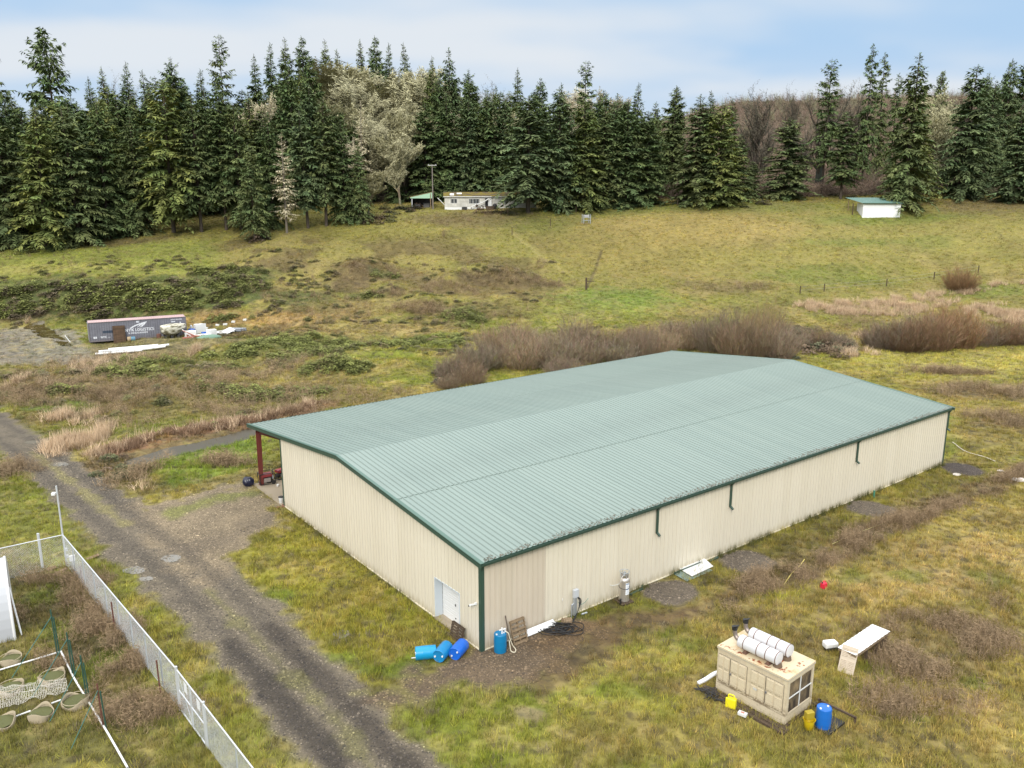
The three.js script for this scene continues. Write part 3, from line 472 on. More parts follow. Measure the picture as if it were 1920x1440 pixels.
  for (let k = 0; k < 7; k++) {
    const u = 0.28 + k * (L - 0.56) / 6, v = W - 0.32, top = roofY(W) - 0.1;
    const web = new THREE.Shape(); web.moveTo(-0.12, 0); web.lineTo(0.12, 0); web.lineTo(0.12, top); web.lineTo(-0.3, top); web.closePath();
    const wg = new THREE.ExtrudeGeometry(web, { depth: 0.016, bevelEnabled: false }); wg.rotateY(Math.PI / 2); wg.translate(u - 0.008, 0.07, -v);
    const col = obj('column', [wg, box(0.22, top, 0.022, u, top / 2 + 0.07, -v - 0.12), plank(V(u, 0.07, -v + 0.12), V(u, top + 0.07, -v + 0.3), 0.22, 0.022), box(0.3, 0.02, 0.36, u, 0.08, -v)], MRed, barn);
    const r0 = W - 0.1, r1 = W - BARN.bay, raf = new THREE.Shape(); raf.moveTo(-r0, roofY(r0) - 0.12); raf.lineTo(-r1, roofY(r1) - 0.12); raf.lineTo(-r1, roofY(r1) - 0.47); raf.lineTo(-r0, roofY(r0) - 0.62); raf.closePath();
    const rg = new THREE.ExtrudeGeometry(raf, { depth: 0.016, bevelEnabled: false }); rg.rotateY(-Math.PI / 2); rg.translate(u + 0.008, 0, 0);
    obj('rafter', [rg, plank(V(u, roofY(r0) - 0.62, -r0), V(u, roofY(r1) - 0.47, -r1), 0.2, 0.02)], MRed, barn);
  }
  // leaf litter and lichen caught along the eave
  const litter = []; rnd = mulberry(5);
  for (let i = 0; i < 2600; i++) { const u = rr(0.1, L), e = Math.pow(rnd(), 2) * 0.3; if (fbm(u * 0.9, 3, 2) < 0.42 && e > .1) continue; const s = rr(0.015, 0.05); litter.push(xf(new THREE.TetrahedronGeometry(s), { p: [u, roofY(e - 0.15) + 0.02, 0.15 - e], r: [rr(0, 6), rr(0, 6), 0], s: [1.6, 0.5, 1] })); }
  const lm = obj('leaf_litter', litter, mat([0.17, 0.16, 0.13], 1), barn); lm.userData.kind = 'stuff';
}
// small white camera on the corner of the barn
{
  const p = barnAt(-0.04, 2.2, 0.28), t = thing('security_camera', 'small white security camera on the gable wall beside the corner trim', 'camera', p, BARN.turn);
  obj('bracket', [bx(0.1, 0.09, 0.09, -0.06, 0.05, 0)], MWhite, t); const b = obj('camera_body', [xf(new THREE.CylinderGeometry(0.05, 0.05, 0.26, 12), { p: [-0.2, 0, -0.08], r: [0.5, 0, 1.3] })], MWhite, t);
  obj('lens', [xf(new THREE.CylinderGeometry(0.035, 0.035, 0.02, 12), { p: [-0.33, -0.035, -0.14], r: [0.5, 0, 1.3] })], MBlack, b);
}
// ---------------------------------------------------------------- things around the barn
const barrelProfile = (h, r) => [[0, 0.01], [r * 0.9, 0], [r * 0.97, 0.03], [r * 0.985, h * 0.3], [r * 1.01, h * 0.315], [r * 1.01, h * 0.33], [r, h * 0.345], [r, h * 0.65], [r * 1.01, h * 0.665], [r * 1.01, h * 0.68], [r * 0.985, h * 0.7], [r * 0.97, h * 0.95], [r * 0.93, h], [r * 0.88, h], [r * 0.87, h - 0.025], [0, h - 0.03]];
const blues = [[0.005, 0.26, 0.50], [0.008, 0.20, 0.44], [0.01, 0.12, 0.55], [0.004, 0.17, 0.36], [0.01, 0.13, 0.48]].map((c) => mat(c, 0.32));
function barrel(name, label, m, pos, group, { tilt = null, turn = 0, r = 0.29, h = 0.88, caps = true } = {}) {
  const t = thing(name, label, 'barrel', pos, turn, group);
  obj('body', xf(lathe(barrelProfile(h, r), 32), tilt ? { r: tilt, p: [0, r, 0] } : {}), m, t);
  if (caps) for (const s of [-1, 1]) obj('bung_cap', xf(xf(new THREE.CylinderGeometry(0.04, 0.04, 0.05, 12), { p: [s * r * 0.62, h - 0.015, 0] }), tilt ? { r: tilt, p: [0, r, 0] } : {}), MWhite, t);
  return t;
}
{
  const lying = (a, b, label, m, roll) => { // axis from ground point a (bottom end) to b (lid end)
    const A = gp(...a), B = gp(...b), t = thing('plastic_barrel', label, 'barrel', [A.x, 0, A.z], Math.atan2(B.x - A.x, B.z - A.z), 'blue drums lying by the barn corner');
    const f = (g) => xf(xf(g, { r: [0, roll, 0] }), { r: [Math.PI / 2, 0, 0], p: [0, 0.30, 0] });
    obj('body', f(lathe(barrelProfile(0.9, 0.3), 32)), m, t);
    for (const s of [-1, 1]) obj('bung_cap', f(xf(new THREE.CylinderGeometry(0.042, 0.042, 0.05, 12), { p: [s * 0.18, 0.885, 0] })), MWhite, t);
    return t;
  };
  const t0 = lying([818, 1233], [779, 1237], 'light blue plastic drum lying sideways, leftmost of the three by the barn corner', blues[0], 0.4);
  { const A = t0; obj('spigot', xf(bar(V(0, 0.1, 0.9), V(0, 0.1, 1.08), 0.025, 8), {}), MWhite, A); }
  lying([839, 1223], [819, 1247], 'teal blue plastic drum lying between two other drums', blues[1], 0.2);
  lying([869, 1219], [848, 1243], 'bright royal blue plastic drum lying beneath the leaning pallet', blues[2], 0.7);
  // upright barrel with a pump and hose
  const p = gp(938, 1221), t = barrel('plastic_barrel', 'upright blue plastic drum with white pump and looped hose at the barn corner', blues[3], p, null, { turn: 0.5 });
  obj('pump', [bar(V(0.08, 0.85, 0.02), V(0.08, 1.14, 0.02), 0.035, 10), bar(V(-0.06, 1.05, 0.02), V(0.26, 1.05, 0.02), 0.03, 10), bar(V(0.24, 0.9, 0.02), V(0.24, 1.08, 0.02), 0.03, 10)], MWhite, t);
  obj('hose', [tube([[0.24, 0.92, 0.02], [0.34, 0.86, 0.1], [0.4, 0.6, 0.15], [0.52, 0.25, 0.2], [0.62, 0.05, 0.3], [0.5, 0.03, 0.42], [0.36, 0.08, 0.36], [0.33, 0.3, 0.3], [0.33, 0.55, 0.22]], 0.022, 60, 8)], mat([0.62, 0.56, 0.42], 0.5), t);
}
function pallet(name, label, pos, turn, lean, m, w = 1.05, l = 1.1) {
  const t = thing(name, label, 'pallet', pos, turn), f = (g) => xf(g, { r: [lean, 0, 0] });
  for (let i = 0; i < 3; i++) obj('stringer', f(box(0.045, l, 0.09, (i - 1) * (w / 2 - 0.03), l / 2, 0)), m, t);
  for (let i = 0; i < 6; i++) obj('deck_board', f(box(w, 0.095, 0.018, 0, 0.06 + i * (l - 0.12) / 5, 0.055)), m, t);
  for (let i = 0; i < 3; i++) obj('deck_board', f(box(w, 0.095, 0.018, 0, 0.06 + i * (l - 0.12) / 2, -0.055)), m, t);
  return t;
}
{
  const v = wallV(866, 0.1);
  const q = barnAt(-0.42, 0, v - 0.12); pallet('wooden_pallet', 'dark weathered pallet leaning on the gable wall right of the door', q, BARN.turn - Math.PI / 2, -0.22, MWoodD, 0.9, 0.8);
  const u = wallU(964, 0), k = barnAt(u, 0, -0.5); pallet('wooden_pallet', 'brown pallet leaning on the long wall beside the upright blue drum', k, BARN.turn, -0.3, MWoodP, 0.8, 1.1);
  const s = barnAt(u - 0.45, 0, -0.3); tag(obj('rusty_post', [bar(V(s.x, 0, s.z), V(...barnAt(u - 0.55, 1.35, -0.06).toArray()), 0.025, 6)], mat([0.09, 0.06, 0.045], 0.9)), 'thin rusty post leaning behind the brown pallet', 'post');
  // white boards lying against the foot of the wall
  const u0 = wallU(978, 0), u1 = wallU(1033, 0), bd = thing('white_boards', 'white trim boards lying along the foot of the long wall', 'boards', barnAt(u0, 0, -0.32), BARN.turn);
  for (let i = 0; i < 3; i++) obj('board', xf(box(u1 - u0, 0.14, 0.03, (u1 - u0) / 2, 0.12 + i * 0.075, 0.09 - i * 0.06), { r: [-0.5, 0, 0] }), MWhite, bd);
  // tangle of black cable
  rnd = mulberry(21);
  const c = barnAt(wallU(1030, 0), 0, -0.85), cb = [];
  for (let i = 0; i < 15; i++) { const pts = [], a0 = rr(0, 6), R = rr(0.25, 0.75), cx = rr(-0.5, 0.5), cz = rr(-0.25, 0.25); for (let j = 0; j < 9; j++) { const a = a0 + j * 0.8; pts.push(V(c.x + cx + Math.cos(a) * R * (1.2 + rr(-.15, .15)), 0.05 + rr(0, 0.28) * (1 - R), c.z + cz + Math.sin(a) * R * 0.7)); } cb.push(tube(pts, 0.02, 40, 5)); }
  tag(obj('cable_coil', cb, MBlack), 'tangled heap of black cable on the ground by the long wall', 'cable');
  const lg = thing('stone_block', 'weathered tan wooden block behind the black cable heap', 'block', barnAt(wallU(1049, 0), 0, -0.5), 0.4); obj('log', [xf(new THREE.CylinderGeometry(0.14, 0.17, 0.45, 9), { p: [0, 0.17, 0], r: [0.2, 0, 1.35] })], MWoodP, lg);
  // electrical pedestal
  const e = thing('electrical_pedestal', 'grey electrical pedestal with conduits standing against the long wall', 'electrical box', barnAt(wallU(1073, 0), 0, -0.16), BARN.turn);
  obj('housing', [bx(0.16, 1.35, 0.14, 0, 0.72, 0, 0.015)], MGalv, e); obj('meter_box', [bx(0.28, 0.42, 0.16, 0.02, 1.2, 0.03, 0.02)], mat([0.5, 0.52, 0.54], 0.5), e);
  obj('conduit', [bar(V(-0.19, 0, 0), V(-0.19, 0.62, 0), 0.035, 8), bar(V(-0.19, 0.62, 0), V(-0.05, 0.7, 0), 0.035, 8), bar(V(0.3, 0.06, 0.16), V(0.62, 0.06, 0.2), 0.05, 8)], MGalv, e);
  for (const k of [0, 1, 2]) obj('cable', [tube([[0.08, 1.05, 0.08], [0.16 + k * 0.06, 0.8, 0.14], [0.08 - k * .05, 0.4, 0.18 + k * 0.04], [-0.3 - k * 0.12, 0.12, 0.3 + k * .1], [-0.7 - k * .15, 0.03, 0.5]], 0.018, 30, 6)], MBlack, e);
  obj('ground_wire', [tube([[0.1, 0.75, 0.1], [0.3, 0.55, 0.1], [0.62, 0.6, 0.1], [0.8, 0.72, 0.08]], 0.01, 30, 5)], mat([0.05, 0.2, 0.14], 0.5), e);
  // stainless liquid gas tank
  const g = thing('gas_cylinder', 'tall stainless steel gas tank with printed labels standing on a small pallet', 'gas tank', barnAt(wallU(1153, 0), 0, -0.62), BARN.turn + 0.1);
  const SS = mat([0.66, 0.61, 0.55], 0.42, 0.8);
  obj('tank', lathe([[0, 0.1], [0.24, 0.1], [0.265, 0.13], [0.265, 0.2], [0.255, 0.22], [0.255, 1.18], [0.25, 1.26], [0.2, 1.35], [0.1, 1.39], [0, 1.4]], 32), SS, g);
  obj('neck_ring', [lathe([[0.19, 1.34], [0.19, 1.5], [0.175, 1.5], [0.175, 1.34]], 28)], mat([0.6, 0.58, 0.55], 0.25, 0.85), g);
  obj('handling_ring', [xf(new THREE.TorusGeometry(0.24, 0.016, 8, 32), { r: [Math.PI / 2, 0, 0], p: [0, 1.66, 0] }), ...[0, 1, 2, 3].map((i) => bar(V(Math.cos(i * 1.57 + .4) * 0.2, 1.32, Math.sin(i * 1.57 + .4) * 0.2), V(Math.cos(i * 1.57 + .4) * 0.235, 1.66, Math.sin(i * 1.57 + .4) * 0.235), 0.014, 6))], MGalv, g);
  obj('valve', [bar(V(0, 1.38, 0), V(0, 1.58, 0), 0.04, 8), bar(V(-0.12, 1.5, 0), V(0.12, 1.5, 0), 0.025, 8), xf(new THREE.CylinderGeometry(0.06, 0.06, 0.03, 10), { p: [0, 1.62, 0] })], MGalv, g);
  const lab = canvasTex(128, 256, (q, w, h) => { q.fillStyle = '#eef0f2'; q.fillRect(0, 0, w, h); q.fillStyle = '#7d90a8'; q.fillRect(8, 10, w - 16, 26); q.fillRect(8, 130, w - 16, 18); q.fillStyle = '#9aa3ae'; for (let y = 50; y < h - 8; y += 11) if (y < 122 || y > 156) q.fillRect(10, y, 60 + (y * 37) % 48, 4); });
  const cyl = new THREE.CylinderGeometry(0.2575, 0.2575, 0.62, 12, 1, true, -0.62, 0.9); cyl.translate(0, 0.82, 0); obj('label_sheet', cyl, mat([1, 1, 1], 0.6, 0, { map: lab }), g);
  const cy2 = new THREE.CylinderGeometry(0.2575, 0.2575, 0.3, 8, 1, true, 0.75, 0.5); cy2.translate(0, 0.95, 0); obj('label_sheet', cy2, mat([1, 1, 1], 0.6, 0, { map: lab }), g);
  obj('hose', [tube([[-0.05, 1.5, 0.05], [-0.25, 1.46, 0.05], [-0.32, 1.25, 0.02], [-0.3, 1.05, -0.1], [-0.55, 0.98, -0.3], [-0.66, 1.02, -0.4]], 0.014, 40, 6)], MWhiteR, g);
  obj('strap', [xf(new THREE.TorusGeometry(0.268, 0.012, 6, 36), { r: [Math.PI / 2 + 0.12, 0.1, 0], p: [0, 0.86, 0] })], MBlack, g);
  obj('bottle', [bar(V(-0.38, 0.02, 0.1), V(-0.38, 0.16, 0.1), 0.05, 10), bar(V(-0.34, 0.2, 0.06), V(-0.34, 0.3, 0.06), 0.05, 10)], MBlack, g);
  const pd = thing('pallet_base', 'small dark wooden pallet beneath the stainless gas tank', 'pallet', barnAt(wallU(1153, 0), 0, -0.62), BARN.turn - 0.15);
  for (let i = 0; i < 5; i++) obj('deck_board', box(0.13, 0.022, 0.72, -0.3 + i * 0.15, 0.087, 0), MWoodD, pd); for (const s of [-1, 0, 1]) obj('stringer', box(0.74, 0.075, 0.05, 0, 0.037, s * 0.3), MWoodD, pd);
  // fallen downspout and offcuts
  const dn = thing('fallen_downspout', 'green downspout piece lying by the wall right of the gas tank', 'downspout', barnAt(wallU(1172, 0), 0, -0.35), BARN.turn + 0.08); obj('pipe', [bx(1.0, 0.09, 0.11, 0.5, 0.06, 0, .01), xf(bx(0.28, 0.09, 0.11, 0.1, 0, 0, .01), { p: [0.98, 0.07, -0.02], r: [0, 0.6, 0.15] })], MG, dn);
  const d2 = thing('fallen_downspout', 'green downspout piece lying by the wall behind the white sheet', 'downspout', barnAt(wallU(1325, 0), 0, -0.3), BARN.turn + 0.1); obj('pipe', [bx(0.75, 0.09, 0.11, 0.3, 0.06, 0, .01)], MG, d2);
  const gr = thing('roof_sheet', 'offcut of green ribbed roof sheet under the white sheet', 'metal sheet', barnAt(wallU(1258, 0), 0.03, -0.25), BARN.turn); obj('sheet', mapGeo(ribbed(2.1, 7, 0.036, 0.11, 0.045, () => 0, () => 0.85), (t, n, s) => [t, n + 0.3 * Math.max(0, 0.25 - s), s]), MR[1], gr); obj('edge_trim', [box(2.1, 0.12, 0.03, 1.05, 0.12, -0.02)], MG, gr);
  const cs = [gp(1272, 1070), gp(1318, 1049), gp(1337, 1066), gp(1297, 1085)].map((p) => [p.x, p.z]);
  { const t = thing('white_sheet', 'flat white sheet lying on the ground by the long wall', 'sheet', [cs[0][0], 0, cs[0][1]]); const s = new THREE.Shape(cs.map(([x, z]) => new THREE.Vector2(x - cs[0][0], -(z - cs[0][1])))); const g3 = new THREE.ExtrudeGeometry(s, { depth: 0.03, bevelEnabled: false }); g3.rotateX(-Math.PI / 2); g3.translate(0, 0.12, 0); obj('panel', g3, MWhite, t); }
  // hose tap on wall, electrical plate
  const tp = thing('wall_tap', 'small pipe tap on the long wall above the cable heap', 'tap', barnAt(wallU(1054, 1), 1.02, -0.04), BARN.turn); obj('pipe', [xf(new THREE.TorusGeometry(0.06, 0.015, 6, 14, 4), { r: [0, 0.6, 0] })], MWhiteR, tp);
  const sg = thing('green_stub', 'short green standpipe in the grass beside the long wall', 'pipe', gp(1638, 933)); obj('pipe', [bx(0.1, 0.5, 0.1, 0, 0.25, 0)], mat([0.05, 0.2, 0.13], 0.5), sg);
}
// under the open bay
function genset(label, pos, turn, red) {
  const t = thing('portable_generator', label, 'generator', pos, turn), fr = [], a = 0.36, b = 0.27, h = 0.58;
  for (const s of [-1, 1]) fr.push(tube([[-a, 0.05, s * b], [-a, h - .03, s * b], [-a + .04, h, s * b], [a - .04, h, s * b], [a, h - .03, s * b], [a, 0.05, s * b], [-a, 0.05, s * b]], 0.018, 60, 6));
  for (const s of [-1, 1]) for (const y of [0.06, h]) fr.push(bar(V(s * a, y, -b), V(s * a, y, b), 0.018, 6));
  obj('frame', fr, MBlack, t); obj('fuel_tank', [bx(0.56, 0.17, 0.46, 0, 0.46, 0, 0.05)], red, t); obj('engine', [bx(0.3, 0.3, 0.36, 0.12, 0.22, 0, 0.04), xf(new THREE.CylinderGeometry(0.13, 0.13, 0.3, 14), { p: [-0.18, 0.22, 0], r: [0, 0, Math.PI / 2] })], MDark, t);
  obj('control_panel', [bx(0.34, 0.2, 0.03, 0, 0.25, 0.25)], mat([0.25, 0.22, 0.2], 0.5), t); obj('muffler', [bx(0.12, 0.16, 0.3, 0.3, 0.3, 0, 0.03)], MGalv, t);
  for (const s of [-1, 1]) obj('wheel', xf(new THREE.CylinderGeometry(0.11, 0.11, 0.06, 16), { p: [0.3, 0.11, s * 0.31], r: [Math.PI / 2, 0, 0] }), MBlack, t);
  return t;
}
{
  const red = mat([0.30, 0.02, 0.03], 0.35);
  genset('dark red portable generator on the slab beside the red column', gp(500, 906, 0.07), 0.5, mat([0.22, 0.03, 0.035], 0.4)).scale.setScalar(1.35);
  genset('bright red portable generator half hidden behind the wall edge of the bay', gp(527, 896, 0.07), 0.9, red).scale.setScalar(1.2);
  const b = new THREE.IcosahedronGeometry(0.4, 4), P = b.attributes.position; for (let i = 0; i < P.count; i++) { const x = P.getX(i), y = P.getY(i), z = P.getZ(i), n = 0.8 + 0.5 * fbm(x * 5 + 9, z * 5 + y * 4, 3); P.setXYZ(i, x * n * 0.95, Math.max(-0.02, y * n * 0.9 + 0.3), z * n * 0.75); } b.computeVertexNormals();
  const bag = gp(466, 911); tag(xfObj(obj('trash_bag', b, mat([0.012, 0.014, 0.035], 0.28)), bag), 'black plastic rubbish bag on the grass left of the red column', 'bag');
  const j = thing('white_bucket', 'white bucket with dark lid standing at the wall edge of the bay', 'bucket', gp(527.5, 943, 0.05)); obj('body', lathe([[0, 0], [0.13, 0], [0.16, 0.38], [0.15, 0.4], [0, 0.4]], 18), MWhiteR, j); obj('lid', [xf(new THREE.CylinderGeometry(0.17, 0.17, 0.05, 18), { p: [0, 0.42, 0] })], MDark, j);
  const rag = gp(521, 912, 0.08); tag(xfObj(obj('white_cup', [lathe([[0, 0], [0.07, 0], [0.09, 0.16], [0.08, 0.16], [0.06, 0.02]], 14)], MWhite), V(rag.x, 0.075, rag.z)), 'small white cup standing on the bay slab', 'cup');
  const br = thing('broken_bricks', 'reddish brick rubble at the foot of the bay corner', 'rubble', barnAt(-0.3, 0, W - BARN.bay + 0.1), 0.3); rnd = mulberry(3); for (let i = 0; i < 6; i++) obj('brick', xf(bx(0.22, 0.08, 0.1, 0, 0.04, 0), { p: [rr(-0.3, 0.4), 0, rr(-0.2, 0.3)], r: [0, rr(0, 3), rr(-.1, .1)] }), mat([0.22, 0.11, 0.07], 0.9), br);
}
function xfObj(o, p) { o.position.copy(p); return o; }

// ---------------------------------------------------------------- big beige standby generator, lower right
{
  const A = gp(1341, 1293), Dq = gp(1470, 1362), dx = Dq.x - A.x, dz = Dq.z - A.z, LEN = Math.hypot(dx, dz), turn = Math.atan2(-dz, dx), WID = 1.95;
  const c = V((A.x + Dq.x) / 2, 0, (A.z + Dq.z) / 2);
  // local: x along the long side (towards the radiator end), z towards the camera side; origin at the middle of the front long side
  const t = thing('standby_generator', 'large beige diesel generator enclosure with two white mufflers on its rusty roof', 'generator', c, turn);
  const hh = solve((h) => -project(V(A.x, h, A.z))[1], -1210.5, 1, 3), b0 = 0.42, hx = LEN / 2;
  const stain = canvasTex(512, 512, (g, w, h) => { const im = g.createImageData(w, h); for (let j = 0; j < h; j++) for (let i = 0; i < w; i++) { const n = fbm(i / 40, j / 40, 4), d = fbm(i / 9, j / 160, 3), lo = sst(0.72, 1, j / h) * sst(0.35, 0.65, fbm(i / 30, j / 22, 3)); let c3 = [232, 222, 196]; const k = clamp((n - 0.5) * 0.35 + (d > .62 ? (d - .62) : 0) + lo * 0.55); const q = [96, 78, 58]; for (let m = 0; m < 3; m++) im.data[(j * w + i) * 4 + m] = mixn(c3[m], q[m], k); im.data[(j * w + i) * 4 + 3] = 255; } g.putImageData(im, 0, 0); });
  const rust = canvasTex(512, 256, (g, w, h) => { const im = g.createImageData(w, h); for (let j = 0; j < h; j++) for (let i = 0; i < w; i++) { const n = fbm(i / 60 + 3, j / 60, 4), m = fbm(i / 14, j / 14 + 7, 4); const patchy = (x, y, rx, ry) => 1 - Math.hypot((i / w - x) / rx, (j / h - y) / ry); const r0 = Math.max(patchy(0.86, 0.75, 0.12, 0.16), patchy(0.80, 0.8, 0.1, .1), patchy(0.93, 0.3, 0.08, 0.2), patchy(0.72, .5, .07, .12), patchy(.2, .9, .3, .1), patchy(.6, .9, .3, .09)); const dark = sst(0.36, 0.6, r0 * 0.6 + (m - 0.5) * 1.4); const light = sst(0.45, 0.8, n * 0.7 + m * 0.3 + Math.max(0, r0) * 0.15) * 0.6; const base = [224, 212, 182], a = [206, 162, 112], b = [150, 84, 52]; for (let q = 0; q < 3; q++) im.data[(j * w + i) * 4 + q] = mixn(mixn(base[q], a[q], light), b[q], dark); im.data[(j * w + i) * 4 + 3] = 255; } g.putImageData(im, 0, 0); });
  const MB = mat([0.74, 0.70, 0.66], 0.5, 0, { map: stain }), MRoof = mat([0.75, 0.72, 0.68], 0.6, 0, { map: rust }), MBand = mat([0.16, 0.09, 0.06], 0.7), MTrim = mat([0.42, 0.375, 0.29], 0.5);
  const wallTop = hh - 0.05;
  obj('body', [box(LEN - 0.02, wallTop - b0, 0.06, 0, (wallTop + b0) / 2, -0.04), box(LEN - 0.02, wallTop - b0, 0.06, 0, (wallTop + b0) / 2, -WID + 0.04), box(0.06, wallTop - b0, WID - 0.16, -hx + 0.05, (wallTop + b0) / 2, -WID / 2)], MB, t);
  obj('base_skid', [box(LEN, b0 - 0.06, 0.12, 0, b0 / 2, -0.08), box(LEN, b0 - 0.06, 0.12, 0, b0 / 2, -WID + 0.08), box(0.12, b0 - 0.06, WID - 0.32, hx - 0.07, b0 / 2, -WID / 2), box(0.12, b0 - 0.06, WID - 0.32, -hx + 0.07, b0 / 2, -WID / 2), box(LEN - .3, 0.04, WID - 0.3, 0, b0 - .04, -WID / 2)], MB, t);
  const roofG = new THREE.BoxGeometry(LEN + 0.04, 0.06, WID + 0.04); roofG.translate(0, hh - 0.02, -WID / 2); obj('roof', roofG, MRoof, t);
  obj('roof_edge', [bx(LEN + 0.05, 0.05, 0.02, 0, hh - 0.06, 0.02), bx(0.02, 0.05, WID, hx + 0.025, hh - 0.06, -WID / 2)], MTrim, t);
  // four doors in two pairs with pressed panels
  for (const [x0, x1] of [[-hx + 0.08, -hx + 0.62], [-hx + 0.66, -hx + 1.62 * LEN / 3.6 - .02], [-hx + 1.82 * LEN / 3.6, -hx + 2.55 * LEN / 3.6], [-hx + 2.6 * LEN / 3.6, hx - 0.14]]) {
    const w = x1 - x0, xm = (x0 + x1) / 2, y0 = b0 + 0.1, y1 = wallTop - 0.26, d = obj('door', [bx(w, y1 - y0, 0.03, xm, (y0 + y1) / 2, 0.016, 0.008)], MB, t), pn = []; obj('door_gap', [box(w + 0.022, y1 - y0 + 0.022, 0.012, xm, (y0 + y1) / 2, -0.004)], mat([0.12, 0.1, 0.08], 0.9), d);
    for (const sx of [-1, 1]) for (const sy of [0, 1]) pn.push(bx(w / 2 - 0.06, (y1 - y0) / 2 - 0.08, 0.03, xm + sx * w / 4, y0 + (y1 - y0) * (0.25 + 0.5 * sy), 0.04, 0.012));
    for (const g of pn) obj('pressed_panel', g, MB, d);
  }
  for (const x of [-hx + 0.6 + 0.1, -hx + 2.64 * LEN / 3.6]) obj('latch', [bx(0.07, 0.09, 0.04, x, b0 + (wallTop - b0) * .42, 0.06)], mat([0.2, 0.2, 0.21], 0.4, .4), t);
  obj('nameplate', [bx(0.16, 0.09, 0.012, -hx + 2.1 * LEN / 3.6, b0 + (wallTop - b0) * .36, 0.062)], mat([0.5, 0.5, 0.48], 0.4), t);
  for (const x of [-hx * .55, hx * .5]) for (let i = 0; i < 4; i++) obj('louver', [xf(bx(1.2, 0.03, 0.02, 0, 0, 0), { p: [x, wallTop - 0.2 + i * 0.045, 0.0], r: [0.5, 0, 0] })], MB, t);
  // radiator end with its stained screen and cross bars
  const scr = canvasTex(256, 256, (g, w, h) => { const im = g.createImageData(w, h); for (let j = 0; j < h; j++) for (let i = 0; i < w; i++) { const n = fbm(i / 26, j / 70, 4), e = Math.abs(i / w - .5) * 1.0, k = clamp(n * 1.1 - 0.02 + (j / h - .5) * -.25 + (.25 - e) * .5); for (let q = 0; q < 3; q++) im.data[(j * w + i) * 4 + q] = mixn([34, 27, 22][q], [158, 136, 100][q], k) * ((j % 6 < 2) ? 0.72 : 1); im.data[(j * w + i) * 4 + 3] = 255; } g.putImageData(im, 0, 0); });
  const sw = WID - 0.34, sh = wallTop - b0 - 0.22, sy = b0 + 0.04 + sh / 2;
  obj('end_frame', [box(0.06, wallTop - b0, 0.16, hx - 0.02, (wallTop + b0) / 2, -0.1), box(0.06, wallTop - b0, 0.12, hx - 0.02, (wallTop + b0) / 2, -WID + 0.1), box(0.06, 0.2, WID - 0.3, hx - 0.022, wallTop - 0.1, -WID / 2), box(0.06, 0.05, WID - 0.3, hx - 0.022, b0 + 0.02, -WID / 2)], MB, t);
  const sg = new THREE.PlaneGeometry(sw, sh); sg.rotateY(Math.PI / 2); sg.translate(hx - 0.035, sy, -WID / 2); obj('radiator_screen', sg, mat([1, 1, 1], 0.8, 0, { map: scr }), t);
  obj('cross_bar', [box(0.03, sh, 0.035, hx + 0.0, sy, -WID / 2 + 0.02), box(0.03, 0.035, sw, hx + 0.002, sy, -WID / 2)], MWhiteR, t);
  // mufflers
  for (const [zz, x0, x1] of [[-0.48, -hx * 0.56, hx * 0.57], [-1.28, -hx * 0.58, hx * 0.56]]) {
    const r = 0.265, y = hh + 0.1 + r, l = x1 - x0, mf = obj('muffler', [xf(lathe([[0, -0.02], [0.1, 0], [r * 0.96, 0.02], [r, 0.05], [r, l - 0.05], [r * 0.96, l - 0.01], [0, l]], 28), { r: [0, 0, -Math.PI / 2], p: [x0, y, zz] })], mat([0.58, 0.58, 0.6], 0.42), t);
    for (const k of [0.16, 0.5, 0.72, 0.97]) obj('band', [xf(new THREE.CylinderGeometry(r + 0.008, r + 0.008, 0.035, 28, 1, true), { r: [0, 0, Math.PI / 2], p: [x0 + l * k, y, zz] })], MBand, mf);
    for (const k of [0.2, 0.78]) obj('saddle', [box(0.09, 0.13, 0.36, x0 + l * k, hh + 0.07, zz), box(0.2, 0.02, 0.5, x0 + l * k, hh + 0.022, zz)], MBand, mf);
    obj('exhaust_pipe', [tube([[x0 + 0.02, y, zz], [x0 - 0.12, y + 0.02, zz], [x0 - 0.24, y + 0.14, zz], [x0 - 0.28, y + 0.36, zz]], 0.09, 24, 14)], mat([0.3, 0.25, 0.22], 0.4, 0.6), mf);
    obj('rain_cap', [xf(new THREE.CylinderGeometry(0.12, 0.11, 0.14, 16), { p: [x0 - 0.285, y + 0.42, zz] }), xf(new THREE.CylinderGeometry(0.12, 0.12, 0.03, 16), { p: [x0 - 0.22, y + 0.53, zz], r: [0, 0, 0.5] })], MBlack, mf);
    obj('flange', [xf(new THREE.CylinderGeometry(0.13, 0.13, 0.05, 18), { p: [x0 - 0.03, y, zz], r: [0, 0, Math.PI / 2] })], MBand, mf);
  }
  for (const [bx_, bz_] of [[hx * 0.52, -0.5], [hx * 0.5, -1.2]]) obj('exhaust_bellows', [xf(new THREE.CylinderGeometry(0.15, 0.19, 0.18, 18), { p: [bx_, hh + 0.07, bz_] })], mat([0.12, 0.08, 0.05], 0.8), t);
  // placed with the generator's axes
  const lo = (x, y, z) => V(c.x + x * Math.cos(turn) + z * Math.sin(turn), y, c.z - x * Math.sin(turn) + z * Math.cos(turn));
  const sl = thing('timber_sleepers', 'dark timber sleepers lying under the beige generator', 'timbers', c, turn);
  for (const [z, w] of [[0.22, 0.2], [0.45, 0.16], [-WID - 0.2, 0.2]]) obj('sleeper', [bx(LEN + 0.7, 0.1, w, -0.05, 0.05, z, .015)], MWoodD, sl);
  for (let i = 0; i < 5; i++) obj('sleeper', [bx(0.2, 0.05, WID + 0.9, -hx + i * LEN / 4, 0.025, -WID / 2 + .1, .01)], MWoodD, sl);
  const dk = thing('black_platform', 'black plastic tray and rails behind the radiator end of the generator', 'tray', lo(hx + 0.95, 0, -WID * 0.62), turn);
